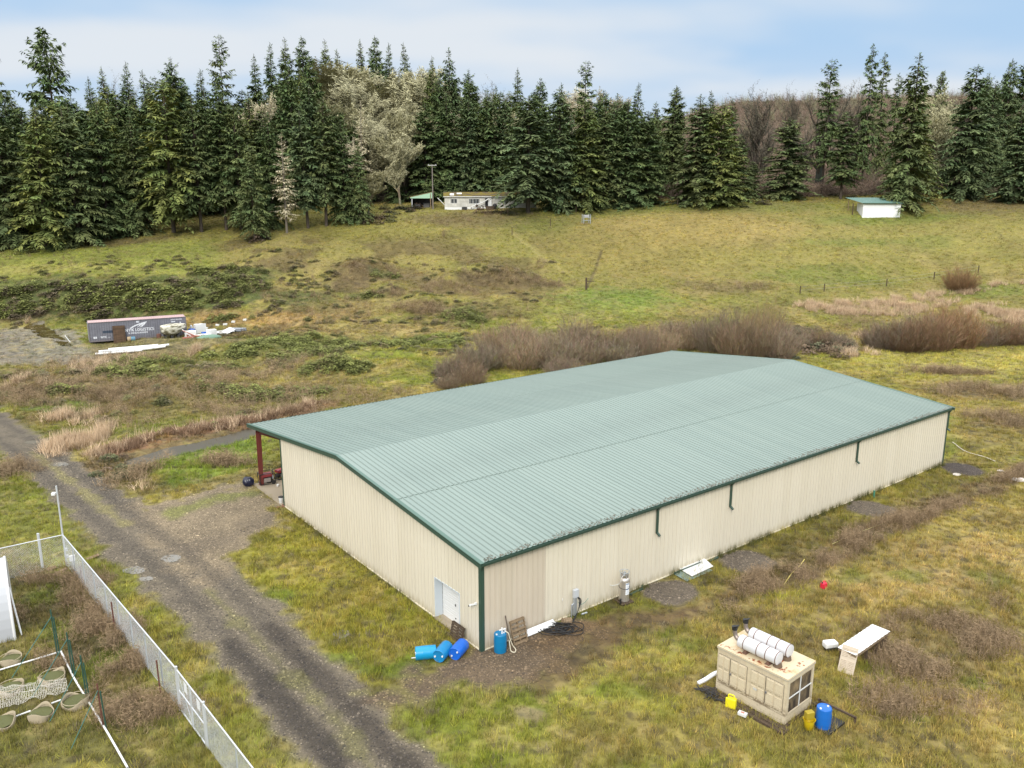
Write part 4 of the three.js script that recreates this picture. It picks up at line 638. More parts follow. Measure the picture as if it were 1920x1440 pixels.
  obj('tray', [bx(1.0, 0.1, 1.2, 0.0, 0.05, -0.1, .03)], MBlack, dk); obj('rail', [bx(1.6, 0.08, 0.08, 0, 0.3, -0.95, .01), bx(0.08, .34, 0.08, 0.75, .17, -.95, .01), bx(0.08, .34, .08, -0.7, .17, -.95, .01)], MWoodD, dk);
  const bb = gp(1542, 1365); barrel('plastic_barrel', 'blue plastic drum standing behind the radiator end of the generator', blues[4], V(bb.x, 0.02, bb.z), null, { turn: 0.4, caps: true });
  const mb = thing('mop_bucket', 'yellow mop bucket with wringer beside the generator end', 'bucket', gp(1516, 1366, 0.02), 0.3), MY = mat([0.62, 0.45, 0.012], 0.4);
  obj('bucket', lathe([[0, 0.02], [0.17, 0.02], [0.21, 0.4], [0.24, 0.42], [0.2, 0.4], [0.16, 0.06], [0, 0.06]], 22), MY, mb); obj('wringer', [bx(0.34, 0.3, 0.22, 0.02, 0.56, -0.05, .03)], mat([0.36, 0.27, 0.02], 0.5), mb);
  const jg = thing('yellow_jug', 'bright yellow plastic fuel jug beside the beige generator', 'jug', gp(1370, 1327), turn + 0.3); obj('body', [bx(0.42, 0.44, 0.22, 0, 0.23, 0, 0.05)], mat([0.78, 0.68, 0.02], 0.35), jg); obj('handle', [tube([[-0.12, 0.44, 0], [-0.1, 0.56, 0], [0.1, 0.56, 0], [0.14, 0.44, 0]], 0.03, 16, 8)], mat([0.78, 0.68, 0.02], 0.35), jg); obj('cap', [xf(new THREE.CylinderGeometry(0.045, 0.045, 0.06, 12), { p: [-0.17, 0.47, 0] })], MBlack, jg);
  const wb = thing('white_box', 'small white box lying on the timber beside the beige generator', 'box', gp(1392, 1341, 0.1).setY(0.1), turn + 0.2); obj('body', [bx(0.34, 0.12, 0.2, 0, 0.06, 0, .01)], MWhiteR, wb); obj('label_patch', [bx(0.14, 0.004, 0.1, 0, 0.123, 0, .001)], mat([.45, .2, .15], .7), wb);
  const wp = gp(1313, 1284); tag(obj('white_duct', [tube([[wp.x - 0.1, 0.06, wp.z], [wp.x + 0.25, 0.2, wp.z - 0.1], [wp.x + 0.6, 0.42, wp.z - 0.15], [wp.x + 0.9, 0.55, wp.z - .1]], 0.09, 30, 14)], mat([0.7, 0.71, 0.74], 0.5)), 'white flexible duct curving from the left end of the generator', 'duct');
  rnd = mulberry(31); const ws = []; for (let i = 0; i < 9; i++) { const p = gp(1318 + i * 3, 1300 + i * 2), pts = []; for (let j = 0; j < 6; j++) pts.push(V(p.x + rr(-0.4, 0.4), 0.06 + rr(0, 0.3), p.z + rr(-0.3, 0.3))); ws.push(tube(pts, 0.016, 30, 5)); }
  tag(obj('wire_tangle', ws, MDark), 'tangle of dark wires beside the left end of the generator', 'wires');
}
// white topped bench with a leaning louvered panel
{
  const hT = 0.85, q = [gp(1633, 1172, hT), gp(1667, 1184, hT), gp(1613.5, 1224.5, hT), gp(1567.5, 1216, hT)];
  const a = V().addVectors(q[0], q[3]).multiplyScalar(.5), m = V().add(q[0]).add(q[1]).add(q[2]).add(q[3]).multiplyScalar(.25);
  const ax = V().subVectors(q[0], q[3]), len = ax.length(), turn = Math.atan2(-ax.z, ax.x), wid = (q[0].distanceTo(q[1]) + q[2].distanceTo(q[3])) / 2 * .93;
  const t = thing('work_bench', 'long wooden bench with a bright white corrugated top in dry weeds', 'bench', [m.x, 0, m.z], turn);
  obj('bench_top', mapGeo(ribbed(len, 9, 0.02, 0.16, 0.08, () => -wid / 2, () => wid / 2, 0), (x, n, s) => [x - len / 2, hT + n, s]), MWhite, t);
  obj('apron', [box(len - .06, 0.13, 0.04, 0, hT - 0.075, wid / 2 - 0.03), box(len - .06, 0.13, 0.04, 0, hT - 0.075, -wid / 2 + 0.03), box(0.04, 0.13, wid - .1, -len / 2 + .05, hT - 0.075, 0), box(0.04, 0.13, wid - .1, len / 2 - .05, hT - 0.075, 0)], MWoodP, t);
  for (const [x, z] of [[-1, 1], [-0.25, 1], [0.4, 1], [0.75, 1], [1, 1], [-1, -1], [0.2, -1], [1, -1]]) obj('leg', [box(0.13, hT - 0.14, 0.1, x * (len / 2 - 0.12), (hT - 0.14) / 2, z * (wid / 2 - 0.12))], MWoodD, t);
  const p0 = gp(1569, 1257), p1 = gp(1600, 1268), mid = V().addVectors(p0, p1).multiplyScalar(.5), pt = Math.atan2(-(p1.z - p0.z), p1.x - p0.x), pw = p0.distanceTo(p1) * .96;
  const lp = thing('louvered_panel', 'beige louvered metal panel leaning against the end of the white bench', 'panel', [mid.x, 0, mid.z], pt), f = (g) => xf(g, { r: [-0.42, 0, 0], p: [0, 0, 0] }), MP = mat([0.52, 0.44, 0.34], 0.6);
  obj('panel', f(bx(pw, 1.15, 0.03, 0, 0.575, 0)), MP, lp);
  for (const x of [-1, 1]) for (let g2 = 0; g2 < 2; g2++) for (let i = 0; i < 6; i++) obj('louver', f(xf(bx(pw * 0.36, 0.03, 0.035, 0, 0, 0), { p: [x * pw * 0.23, 0.2 + g2 * 0.5 + i * 0.065, 0.022], r: [0.5, 0, 0] })), MP, lp);
  const tb = thing('white_tub', 'white tub on its side with a black base left of the white bench', 'tub', gp(1556, 1217), 0.2); obj('tub', [bx(0.62, 0.3, 0.42, 0, 0.24, 0, 0.08)], MWhite, tb); obj('base', [bx(0.6, 0.2, 0.3, 0.02, 0.1, 0.1, 0.07)], MBlack, tb);
  const gc = thing('fuel_can', 'small red plastic fuel can standing alone in the grass', 'fuel can', gp(1544, 1103), 0.5), MC = mat([0.62, 0.02, 0.05], 0.4); obj('body', [bx(0.32, 0.32, 0.22, 0, 0.16, 0, 0.05)], MC, gc); obj('handle', [tube([[-0.1, 0.3, 0], [-0.08, 0.4, 0], [0.08, 0.4, 0], [0.12, 0.3, 0]], 0.022, 14, 6)], MC, gc); obj('spout', [xf(new THREE.CylinderGeometry(0.03, 0.04, 0.08, 10), { p: [-0.12, 0.34, 0] })], MBlack, gc);
  const hp = [[1470, 1098], [1484, 1078], [1500, 1062], [1508, 1054]].map(([x, y], i) => { const p = gp(x, y); return V(p.x, 0.07 + 0.1 * (i === 3), p.z); }); tag(obj('yellow_hose', [tube(hp, 0.022, 40, 6)], mat([0.6, 0.5, 0.14], 0.6)), 'short yellow hose lying in the grass near the red fuel can', 'hose');
  const h2p = [[1560, 1022], [1600, 1004], [1650, 985], [1686, 969]].map(([x, y]) => { const p = gp(x, y); return V(p.x, 0.06, p.z); }); tag(obj('yellow_hose', [tube(h2p, 0.018, 40, 6)], mat([0.55, 0.5, 0.2], 0.6)), 'long thin yellow hose lying below the third gravel patch', 'hose');
  const wr = [[1786, 830], [1812, 848], [1846, 858], [1866, 866]].map(([x, y]) => { const p = gp(x, y); return V(p.x, 0.05, p.z); }); tag(obj('white_pipe', [tube(wr, 0.03, 40, 6)], mat([0.62, 0.56, 0.48], 0.7)), 'pale pipe lying in the grass beyond the barn’s far corner', 'pipe');
  for (const [px, py, s, lab] of [[1794, 891, .5, 'pale broken scrap at the edge of the far gravel patch'], [1876, 884, .35, 'pale rock lying right of the far gravel patch'], [1912, 901, .8, 'flat white scrap sheet at the right edge in the grass']]) { const g = new THREE.IcosahedronGeometry(s * .5, 2), P = g.attributes.position; for (let i = 0; i < P.count; i++) { const n = .7 + .6 * fbm(P.getX(i) * 6 + px, P.getZ(i) * 6, 2); P.setXYZ(i, P.getX(i) * n * 1.3, P.getY(i) * n * .3 + .05, P.getZ(i) * n); } g.computeVertexNormals(); tag(xfObj(obj('scrap', g, mat([0.55, 0.5, 0.45], 0.8)), gp(px, py)), lab, 'scrap'); }
}
// ---------------------------------------------------------------- chain link fence and the garden behind it, lower left
function chainMesh(A, B, y0, y1, gap = 0.075) {
  const S = new Soup(), d = V().subVectors(B, A), len = Math.hypot(d.x, d.z), ux = d.x / len, uz = d.z / len, h = y1 - y0, r = 0.0021;
  const P = (s, y, o) => [A.x + ux * s - uz * o, y, A.z + uz * s + ux * o];
  const wire = (s0, ya, s1, yb) => { const q = [[0, r], [r, -r * .6], [-r, -r * .6]]; for (let k = 0; k < 3; k++) { const [o1, w1] = q[k], [o2, w2] = q[(k + 1) % 3], a = P(s0, ya + w1, o1), b = P(s0, ya + w2, o2), c = P(s1, yb + w2, o2), e = P(s1, yb + w1, o1); S.tri(a, b, c, [1, 1, 1]); S.tri(a, c, e, [1, 1, 1]); } };
  for (let s = -h; s < len; s += gap) { const a = Math.max(0, -s), b = Math.min(h, len - s); if (b > a) { wire(s + a, y0 + a, s + b, y0 + b); wire(s + a, y1 - a, s + b, y1 - b); } }
  return S.geo();
}
const MFence = mat([0.60, 0.62, 0.64], 0.42, 0.35), MMesh = mat([0.66, 0.68, 0.70], 0.45, 0.25), MPost = mat([0.44, 0.47, 0.50], 0.45, 0.35);
{
  const FH = 1.83, corner = gp(117.5, 1003, FH), gateA = gp(330, 1254, FH), endB = gp(412, 1360, FH);
  [corner, gateA, endB].forEach((p) => (p.y = 0));
  const dir = V().subVectors(gateA, corner), len = dir.length(); dir.normalize();
  const f = thing('chain_link_fence', 'long chain link fence running beside the gravel road with a bright top rail', 'fence');
  obj('top_rail', [bar(corner.clone().setY(FH), gateA.clone().setY(FH), 0.032, 8)], MFence, f);
  const n = 9; for (let i = 1; i <= n; i++) { const p = corner.clone().addScaledVector(dir, len * i / n); if (i < n) obj('post', [bar(V(p.x, 0, p.z), V(p.x, FH, p.z), 0.03, 8)], MPost, f); }
  obj('post', [bar(V(gateA.x, 0, gateA.z), V(gateA.x, FH + 0.1, gateA.z), 0.055, 10)], MFence, f);
  obj('chain_mesh', chainMesh(corner, gateA, 0.05, FH), MMesh, f);
  obj('tension_wire', [bar(corner.clone().setY(0.06), gateA.clone().setY(0.06), 0.008, 5)], MPost, f);
  // gate leaves
  const gd = V().subVectors(endB, gateA).normalize(), gateW = 1.35;
  for (let k = 0; k < 2; k++) {
    const a = gateA.clone().addScaledVector(gd, 0.12 + k * (gateW + 0.06)), b = a.clone().addScaledVector(gd, gateW), at_ = (p, y) => V(p.x, y, p.z);
    const g = thing('chain_link_gate', ['chain link gate leaf next to the thick gate post', 'chain link gate leaf farther from the thick gate post'][k], 'gate');
    obj('frame', [bar(at_(a, 0.08), at_(a, FH), 0.03, 8), bar(at_(b, 0.08), at_(b, FH), 0.03, 8), bar(at_(a, FH), at_(b, FH), 0.03, 8), bar(at_(a, 0.08), at_(b, 0.08), 0.03, 8), bar(at_(a, 0.95), at_(b, 0.95), 0.025, 8)], MFence, g);
    obj('chain_mesh', chainMesh(a, b, 0.1, FH - 0.02), MMesh, g);
    obj('brace_wire', [bar(at_(k ? b : a, FH - .05), at_(k ? a : b, 0.12), 0.008, 5)], MPost, g);
    const c = a.clone().addScaledVector(gd, gateW * 0.55), sgn = bx(0.34, 0.42, 0.008, 0, 0, 0, .002); obj('sign', xf(sgn, { p: [c.x + .03, 1.42, c.z], r: [0, Math.atan2(-gd.z, gd.x), 0] }), MWhite, g);
  }
  const e0 = gateA.clone().addScaledVector(gd, 2.95), e1 = e0.clone().addScaledVector(gd, 9), f3 = thing('chain_link_fence', 'chain link fence continuing past the gate at the bottom edge', 'fence');
  obj('post', [bar(V(e0.x, 0, e0.z), V(e0.x, FH + .1, e0.z), 0.055, 10)], MFence, f3); obj('top_rail', [bar(e0.clone().setY(FH), e1.clone().setY(FH), 0.03, 8)], MFence, f3); obj('chain_mesh', chainMesh(e0, e1, 0.05, FH), MMesh, f3); for (let i = 1; i <= 3; i++) { const p = e0.clone().addScaledVector(gd, 3 * i); obj('post', [bar(V(p.x, 0, p.z), V(p.x, FH, p.z), 0.03, 8)], MPost, f3); }
  // run to the left
  const l0 = corner, l1p = gp(0, 1028.5, FH), ld = V(l1p.x - l0.x, 0, l1p.z - l0.z).normalize(), l1 = l0.clone().addScaledVector(ld, 14);
  const f2 = thing('chain_link_fence', 'chain link fence running left from the tall camera pole', 'fence');
  obj('top_rail', [bar(l0.clone().setY(FH), l1.clone().setY(FH), 0.028, 8)], MFence, f2); obj('chain_mesh', chainMesh(l0, l1, 0.05, FH, 0.1), MMesh, f2);
  const kp = gp(71.5, 1003, 1.9); obj('post', [bx(0.13, 2.0, 0.07, kp.x, 1.0, kp.z, .01)], MFence, f2);
  for (const s of [5.2, 8, 10.8, 13.6]) { const p = l0.clone().addScaledVector(ld, s); obj('post', [bar(V(p.x, 0, p.z), V(p.x, FH, p.z), 0.03, 8)], MPost, f2); }
  // tall corner pole with a camera
  const top = solve((h) => -project(V(corner.x, h, corner.z))[1], -911, 2, 8), cp_ = thing('camera_pole', 'tall thin white pole with a small camera at the fence corner', 'pole', [corner.x, 0, corner.z], 0.2);
  obj('pole', [bar(V(0, 0, 0), V(0, top, 0), 0.045, 10)], MFence, cp_); obj('camera', [bx(0.2, 0.16, 0.24, -0.16, top - 0.42, 0.05, 0.04), bx(0.16, .04, .05, -.05, top - .36, 0, .01)], MWhite, cp_);
  for (const h of [0.9, 1.3]) obj('junction_box', [bx(0.12, 0.18, 0.1, 0.1, h - .3, 0.05, .01)], MFence, cp_);
  const vt = gp(133, 1040, 0.9), bxg = thing('white_meter_box', 'small white box hanging inside the fence near the tall pole', 'box', [vt.x + .1, 0.75, vt.z + .1], 0.6); obj('body', [bx(0.28, 0.32, 0.14, 0, 0, 0, .02)], MWhite, bxg); obj('conduit', [bar(V(0, -0.15, 0), V(0, -0.75, 0), 0.03, 8)], MFence, bxg);
  // rusty T posts along the fence
  const MT = mat([0.12, 0.045, 0.03], 0.8), MTg = mat([0.02, 0.07, 0.05], 0.6);
  for (const [px, py, hh, w] of [[156, 1098, 1.1, 'nearest the tall pole'], [216, 1184, 1.5, 'half way along the fence'], [301, 1300, 1.5, 'nearest the gate']]) { const p = gp(px, py); tag(obj('steel_stake', [plank(V(p.x, 0, p.z), V(p.x - .02, hh, p.z), 0.05, 0.04)], MT), 'rusty red steel stake along the fence, ' + w, 'stake'); }
  // garden stakes with green lines
  const st = [[108, 1230, 104, 1143], [137, 1268, 132, 1186], [163, 1312, 157, 1229], [194, 1366, 188, 1282]], words = ['nearest the hoop house', 'second from the hoop house', 'third from the hoop house', 'nearest the bottom edge'];
  st.forEach(([bx_, by, tx, ty], i) => { const b = gp(bx_, by), hh = solve((h) => -project(V(b.x, h, b.z))[1], -ty, .5, 4), o = thing('garden_stakes', 'pair of green garden stakes in the weedy plot, ' + words[i], 'stake', b); obj('stake', [plank(V(0, 0, 0), V(-0.03, hh, 0), 0.05, 0.035)], i === 3 ? MT : MTg, o); obj('stake', [plank(V(0.14, 0, 0.06), V(0.1, hh * .86, 0.08), 0.045, 0.035)], MTg, o);
    const e = gp(bx_ - 85 + i * 8, by + 45); obj('string', [bar(V(-0.02, hh * .86, 0), V(e.x - b.x, 0.1, e.z - b.z), 0.016, 6)], mat([0.03, 0.13, 0.11], 0.6), o); });
  // fabric planters
  const MFab = mat([0.42, 0.35, 0.24], 0.95), MSoil = mat([0.09, 0.095, 0.035], 1); rnd = mulberry(77);
  [[21, 1243, 'in front of the white hoop house'], [21, 1297, 'at the left edge above the netting'], [99, 1277, 'inside the corner of the white pipe frame'], [143, 1322, 'beside the white pipe below the second stakes'], [77, 1345, 'between the netting and the bottom edge'], [4, 1362, 'at the bottom left corner']].forEach(([px, py, w], i) => {
    const o = thing('fabric_planter', 'round beige fabric planter sagging in weeds ' + w, 'planter', gp(px, py), rr(0, 6)), r = 0.47 + rr(-.04, .04), g = lathe([[r * 0.93, 0], [r, 0.18], [r * 1.02, 0.34], [r * 0.97, 0.36], [r * 0.95, 0.25]], 36), P = g.attributes.position;
    for (let k = 0; k < P.count; k++) { const a = Math.atan2(P.getZ(k), P.getX(k)), y = P.getY(k); P.setY(k, y * (0.8 + 0.35 * Math.sin(a * 2 + i) * (y > .2 ? 1 : 0))); const q = 1 + 0.05 * Math.sin(a * 5 + i * 2); P.setX(k, P.getX(k) * q); P.setZ(k, P.getZ(k) * q); } g.computeVertexNormals();
    obj('fabric_side', g, MFab, o); const so = new THREE.CircleGeometry(r * .95, 28); so.rotateX(-Math.PI / 2); so.translate(0, .2, 0); obj('soil', so, MSoil, o); if (i < 4) obj('rim_seam', [xf(new THREE.TorusGeometry(r * .99, .012, 5, 40), { r: [Math.PI / 2, 0, 0], p: [0, .3, 0] })], MFab, o);
  });
  // white irrigation pipe frame
  const pf = thing('irrigation_frame', 'white plastic irrigation pipes laid in an L on the weedy plot', 'irrigation pipes'), gw = (x, y, h = 0.12) => { const p = gp(x, y); p.y = h; return p; };
  obj('pipe', [bar(gw(-40, 1273), gw(115, 1226), 0.035, 8)], MWhite, pf); obj('pipe', [tube([gw(115, 1226), gw(140, 1277), gw(165, 1318), gw(200, 1375), gw(240, 1445)], 0.04, 40, 8)], MWhite, pf);
  obj('pipe', [bar(gw(18, 1353), gw(58, 1338), 0.035, 8)], MWhite, pf); obj('pipe', [bar(gw(97, 1324), gw(124, 1314), 0.035, 8)], MWhite, pf);
  // crumpled plastic netting
  const S = new Soup(), q = [gp(-20, 1300), gp(125, 1282), gp(128, 1306), gp(-20, 1342)], NP = (a, b) => { const p = V().addVectors(q[0].clone().lerp(q[1], a).multiplyScalar(1 - b), q[3].clone().lerp(q[2], a).multiplyScalar(b)); return [p.x, 0.12 + 0.3 * fbm(a * 9, b * 5, 3), p.z]; };
  const quad = (a, b, w) => { const dx = b[0] - a[0], dz = b[2] - a[2], l = Math.hypot(dx, dz) || 1, ox = -dz / l * w, oz = dx / l * w; S.tri([a[0] - ox, a[1], a[2] - oz], [b[0] - ox, b[1], b[2] - oz], [b[0] + ox, b[1], b[2] + oz], [1, 1, 1]); S.tri([a[0] - ox, a[1], a[2] - oz], [b[0] + ox, b[1], b[2] + oz], [a[0] + ox, a[1], a[2] + oz], [1, 1, 1]); };
  for (let i = 0; i <= 46; i++) for (let j = 0; j < 18; j++) { const jg = .012 * (h2(i, j) - .5); quad(NP(i / 46 + jg, j / 18), NP(i / 46 + jg, (j + 1) / 18), 0.0045); } for (let j = 0; j <= 18; j++) for (let i = 0; i < 46; i++) quad(NP(i / 46, j / 18), NP((i + 1) / 46, j / 18), 0.0045);
  tag(obj('plastic_netting', S.geo(), mat([0.66, 0.62, 0.54], 0.6)), 'crumpled pale plastic netting lying across the weedy garden plot', 'netting');
  // hoop house at the left edge
  const h0 = gp(27, 1200), h1 = gp(21, 1128), span = h0.distanceTo(h1), hd = V().subVectors(h1, h0).normalize(), mid = V().addVectors(h0, h1).multiplyScalar(.5), ht = Math.atan2(-hd.z, hd.x);
  const hoop = thing('hoop_house', 'white plastic covered hoop house cut by the left edge', 'greenhouse', [mid.x, 0, mid.z], ht), HH = 3.1;
  const arc = (k, y = 1) => Array.from({ length: 25 }, (_, i) => { const a = Math.PI * i / 24; return [Math.cos(a) * span / 2 * k, Math.pow(Math.sin(a), 0.8) * HH * y]; });
  const cov = new THREE.BufferGeometry(), cpz = [], A1 = arc(1), len2 = 7; for (let i = 0; i < 24; i++) for (let k = 0; k < 7; k++) { const z0 = k * len2 / 7, z1 = z0 + len2 / 7, s = (z) => 1 + 0.012 * Math.sin(z * 6); const a = A1[i], b = A1[i + 1]; const q4 = [[a[0] * s(z0), a[1], z0], [b[0] * s(z0), b[1], z0], [b[0] * s(z1), b[1], z1], [a[0] * s(z1), a[1], z1]]; for (const m of [0, 1, 2, 0, 2, 3]) cpz.push(...q4[m]); } cov.setAttribute('position', new THREE.Float32BufferAttribute(cpz, 3)); cov.computeVertexNormals();
  const flip = hd.x * 0 + 1; cov.scale(1, 1, 1); const zdir = V(Math.sin(ht), 0, Math.cos(ht)); const sgnz = zdir.x < 0 ? 1 : -1; cov.scale(1, 1, sgnz); cov.computeVertexNormals();
  obj('cover', cov, mat([0.44, 0.45, 0.47], 0.5), hoop);
  obj('hoop', [tube(A1.map(([x, y]) => [x, y, -0.03 * sgnz]), 0.06, 60, 8)], MWhite, hoop); obj('hoop', [tube(arc(.97, .985).map(([x, y]) => [x, y, 0.12 * sgnz]), 0.035, 60, 8)], MDark, hoop);
  obj('end_frame', [box(0.09, 2.3, 0.07, -0.5, 1.15, 0.02), box(0.09, 2.3, 0.07, 0.5, 1.15, 0.02), box(1.09, 0.09, 0.07, 0, 2.34, 0.02), box(.09, .65, .07, 0, 2.72, .02)], mat([0.26, 0.1, 0.05], 0.8), hoop);
  const endS = new THREE.Shape(arc(.96, .97).map(([x, y]) => new THREE.Vector2(x, y))); const eg = new THREE.ShapeGeometry(endS); eg.translate(0, 0, 0.25 * sgnz); obj('end_wall', eg, mat([0.55, 0.55, 0.53], 0.7), hoop);
  obj('prop_pipe', [bar(V(-span / 2 + .25, 0.02, -0.3 * sgnz), V(-0.5, 1.9, -0.06 * sgnz), 0.04, 8)], MWhite, hoop);
  // odd timbers by the road
  [[[163, 1052], [186, 1044], 'grey timber plank lying outside the fence near the pole'], [[100, 1082], [125, 1070], 'pale broken timber lying in the brown weeds inside the fence'], [[88, 1071], [106, 1067], 'short pale stick lying in the weeds left of the tall pole']].forEach(([a, b, l]) => { const A = gp(...a), B = gp(...b); tag(obj('timber_plank', [plank(V(A.x, 0.1, A.z), V(B.x, 0.14, B.z), 0.16, 0.05)], MWoodP), l, 'plank'); });
}

// ---------------------------------------------------------------- container yard
{
  const A = at(168.4, 645), B0 = at(338, 631), d = V(B0.x - A.x, 0, B0.z - A.z).normalize(), LEN = 12.19, WID = 2.44, HT = 2.6;
  const turn = Math.atan2(-d.z, d.x), y0 = Math.max(A.y, H(A.x + d.x * LEN, A.z + d.z * LEN)) - 0.03;
  const t = thing('shipping_container', 'long grey shipping container with white lettering and a pinkish roof', 'container', [A.x, y0, A.z], turn);
  // local: x along, z towards the camera; front side at z = 0
  const side = canvasTex(2048, 436, (g, w, h) => {
    const im = g.createImageData(w, h); for (let j = 0; j < h; j++) for (let i = 0; i < w; i++) { const n = fbm(i / 60, j / 30, 4), st = fbm(i / 10, j / 240 + 5, 3), lo = sst(0.8, 1, j / h) * .5 * fbm(i / 20, j / 20, 2), k = clamp((st - .58) * 1.1) * .5 + lo * .7; const b = [122 + 22 * (n - .5), 122 + 22 * (n - .5), 130 + 22 * (n - .5)], r = [92, 78, 70]; for (let q = 0; q < 3; q++) im.data[(j * w + i) * 4 + q] = mixn(b[q], r[q], clamp(k)); im.data[(j * w + i) * 4 + 3] = 255; } g.putImageData(im, 0, 0);
    g.fillStyle = 'rgba(240,242,246,0.95)'; g.textBaseline = 'alphabetic';
    g.font = 'bold 100px sans-serif'; g.fillText('NYK', 728, 268, 195); g.fillText('LOGISTICS', 948, 268, 410);
    g.font = 'bold 52px sans-serif'; g.fillText('& MEGACARRIER', 800, 328, 500);
    // sweeping wing mark above the lettering
    g.beginPath(); g.moveTo(830, 192); g.quadraticCurveTo(930, 100, 1215, 40); g.quadraticCurveTo(1190, 96, 1110, 160); g.lineTo(1040, 186); g.lineTo(1130, 98); g.lineTo(980, 186); g.lineTo(1070, 104); g.quadraticCurveTo(930, 148, 880, 192); g.closePath(); g.fill();
    g.font = 'bold 62px sans-serif'; g.fillText('NYK', 215, 380); g.fillRect(70, 336, 70, 44); g.fillStyle = 'rgba(104,101,112,1)'; g.fillRect(80, 352, 50, 6); g.fillStyle = 'rgba(225,228,235,.9)'; g.font = 'bold 26px sans-serif'; g.fillText('LINE', 365, 380);
    g.fillRect(985, 14, 64, 46); g.fillStyle = 'rgba(235,238,242,.95)'; g.font = 'bold 40px sans-serif'; g.fillText('NYKU 824195', 1730, 58); g.fillRect(1736, 86, 90, 22); g.fillRect(1925, 110, 26, 30);
    g.fillStyle = 'rgba(52,66,84,.9)'; g.fillRect(270, 205, 250, 60);
  });
  const MS = mat([0.85, 0.85, 0.86], 0.55, 0, { map: side }), MF = mat([0.16, 0.14, 0.145], 0.6), MTop = mat([0.58, 0.45, 0.44], 0.7, 0, { map: rep(noiseTex([225, 215, 215], 80, 8, 3), 1, 1) }), MEnd = mat([0.2, 0.2, 0.23], 0.6);
  const corr = (len, n, depth, y0_, y1_) => { const p = [], uv = [], st = len / n; for (let i = 0; i < n; i++) { const T = [[0, 0], [.22, -depth], [.5, -depth], [.72, 0], [1, 0]]; for (let k = 0; k < 4; k++) { const a = [i * st + T[k][0] * st, T[k][1]], b = [i * st + T[k + 1][0] * st, T[k + 1][1]]; for (const [q, y] of [[a, y0_], [b, y0_], [b, y1_], [a, y0_], [b, y1_], [a, y1_]]) { p.push(q[0], y, q[1]); uv.push(q[0] / len, (y - y0_) / (y1_ - y0_)); } } } const g = new THREE.BufferGeometry(); g.setAttribute('position', new THREE.Float32BufferAttribute(p, 3)); g.setAttribute('uv', new THREE.Float32BufferAttribute(uv, 2)); g.computeVertexNormals(); return g; };
  const sideG = corr(LEN - 0.24, 40, 0.036, 0.14, HT - 0.08); sideG.translate(0.12, 0, -0.02); obj('side_wall', sideG, MS, t);
  const back = corr(LEN - 0.24, 40, 0.036, 0.14, HT - 0.08); back.translate(0.12, 0, -WID + 0.04); obj('side_wall', back, MEnd, t);
  obj('roof', [box(LEN - .1, 0.03, WID - 0.1, LEN / 2, HT - 0.03, -WID / 2), ...Array.from({ length: 40 }, (_, i) => box(0.13, 0.02, WID - 0.3, 0.2 + i * (LEN - .4) / 39, HT - 0.005, -WID / 2))], MTop, t);
  obj('frame', [box(LEN, 0.14, 0.07, LEN / 2, 0.07, -0.02), box(LEN, 0.08, 0.07, LEN / 2, HT - 0.04, -0.018), box(LEN, 0.14, 0.07, LEN / 2, 0.07, -WID + .02), box(LEN, 0.08, 0.07, LEN / 2, HT - 0.04, -WID + .02), ...[0.06, LEN - 0.06].flatMap((x) => [-0.05, -WID + 0.05].map((z) => box(0.14, HT - .02, 0.12, x, HT / 2, z)))], MF, t);
  for (const s of [0, 1]) { const dr = obj('door', [box(0.05, HT - 0.3, WID / 2 - 0.16, 0.02, HT / 2, -0.12 - (WID / 2 - .1) * (s + .5))], mat([0.36, 0.36, 0.40], 0.6), t); for (const q of [.3, .7]) obj('lock_rod', [bar(V(-0.03, 0.16, -0.12 - (WID / 2 - .1) * (s + q)), V(-0.03, HT - .14, -0.12 - (WID / 2 - .1) * (s + q)), 0.022, 6)], MGalv, dr); }
  obj('end_wall', [box(0.04, HT - .2, WID - 0.2, LEN - 0.06, HT / 2, -WID / 2)], MF, t);
  const lo = (x, z, y) => { const wx = A.x + d.x * x - d.z * -z * -1, wz = A.z; return V(A.x + x * Math.cos(turn) + z * Math.sin(turn), 0, A.z - x * Math.sin(turn) + z * Math.cos(turn)); };
  const G = (x, z) => { const p = lo(x, z); p.y = H(p.x, p.z); return p; };
  const br = thing('brown_board', 'rusty brown sheet leaning on the side of the grey container', 'board', G(3.65, 0.45), turn); obj('sheet', [xf(bx(1.5, 2.35, 0.05, 0, 1.15, 0), { r: [-0.17, 0, 0] })], mat([0.13, 0.085, 0.055], 0.9, 0, { map: woodTex }), br);
  const kb = G(4.95, 0.75), kg = thing('wooden_keg', 'small tan and blue drum lying by the grey container', 'barrel', kb, turn); obj('body', xf(lathe(barrelProfile(0.95, 0.32), 20), { r: [0, 0, -Math.PI / 2], p: [-0.4, 0.32, 0] }), mat([0.10, 0.22, 0.30], 0.6), kg); obj('end_cover', xf(lathe([[0, 0], [0.33, 0], [0.34, 0.45], [0, .45]], 20), { r: [0, 0, -Math.PI / 2], p: [-0.42, 0.32, 0] }), mat([0.36, 0.27, 0.16], 0.7), kg);
  // old boat hull under a mouldy cover
  const bt = thing('covered_boat', 'mouldy pale covered boat on supports in front of the grey container', 'boat', G(10.2, 1.7), turn + 0.02), hull = new THREE.SphereGeometry(1, 40, 20), P = hull.attributes.position;
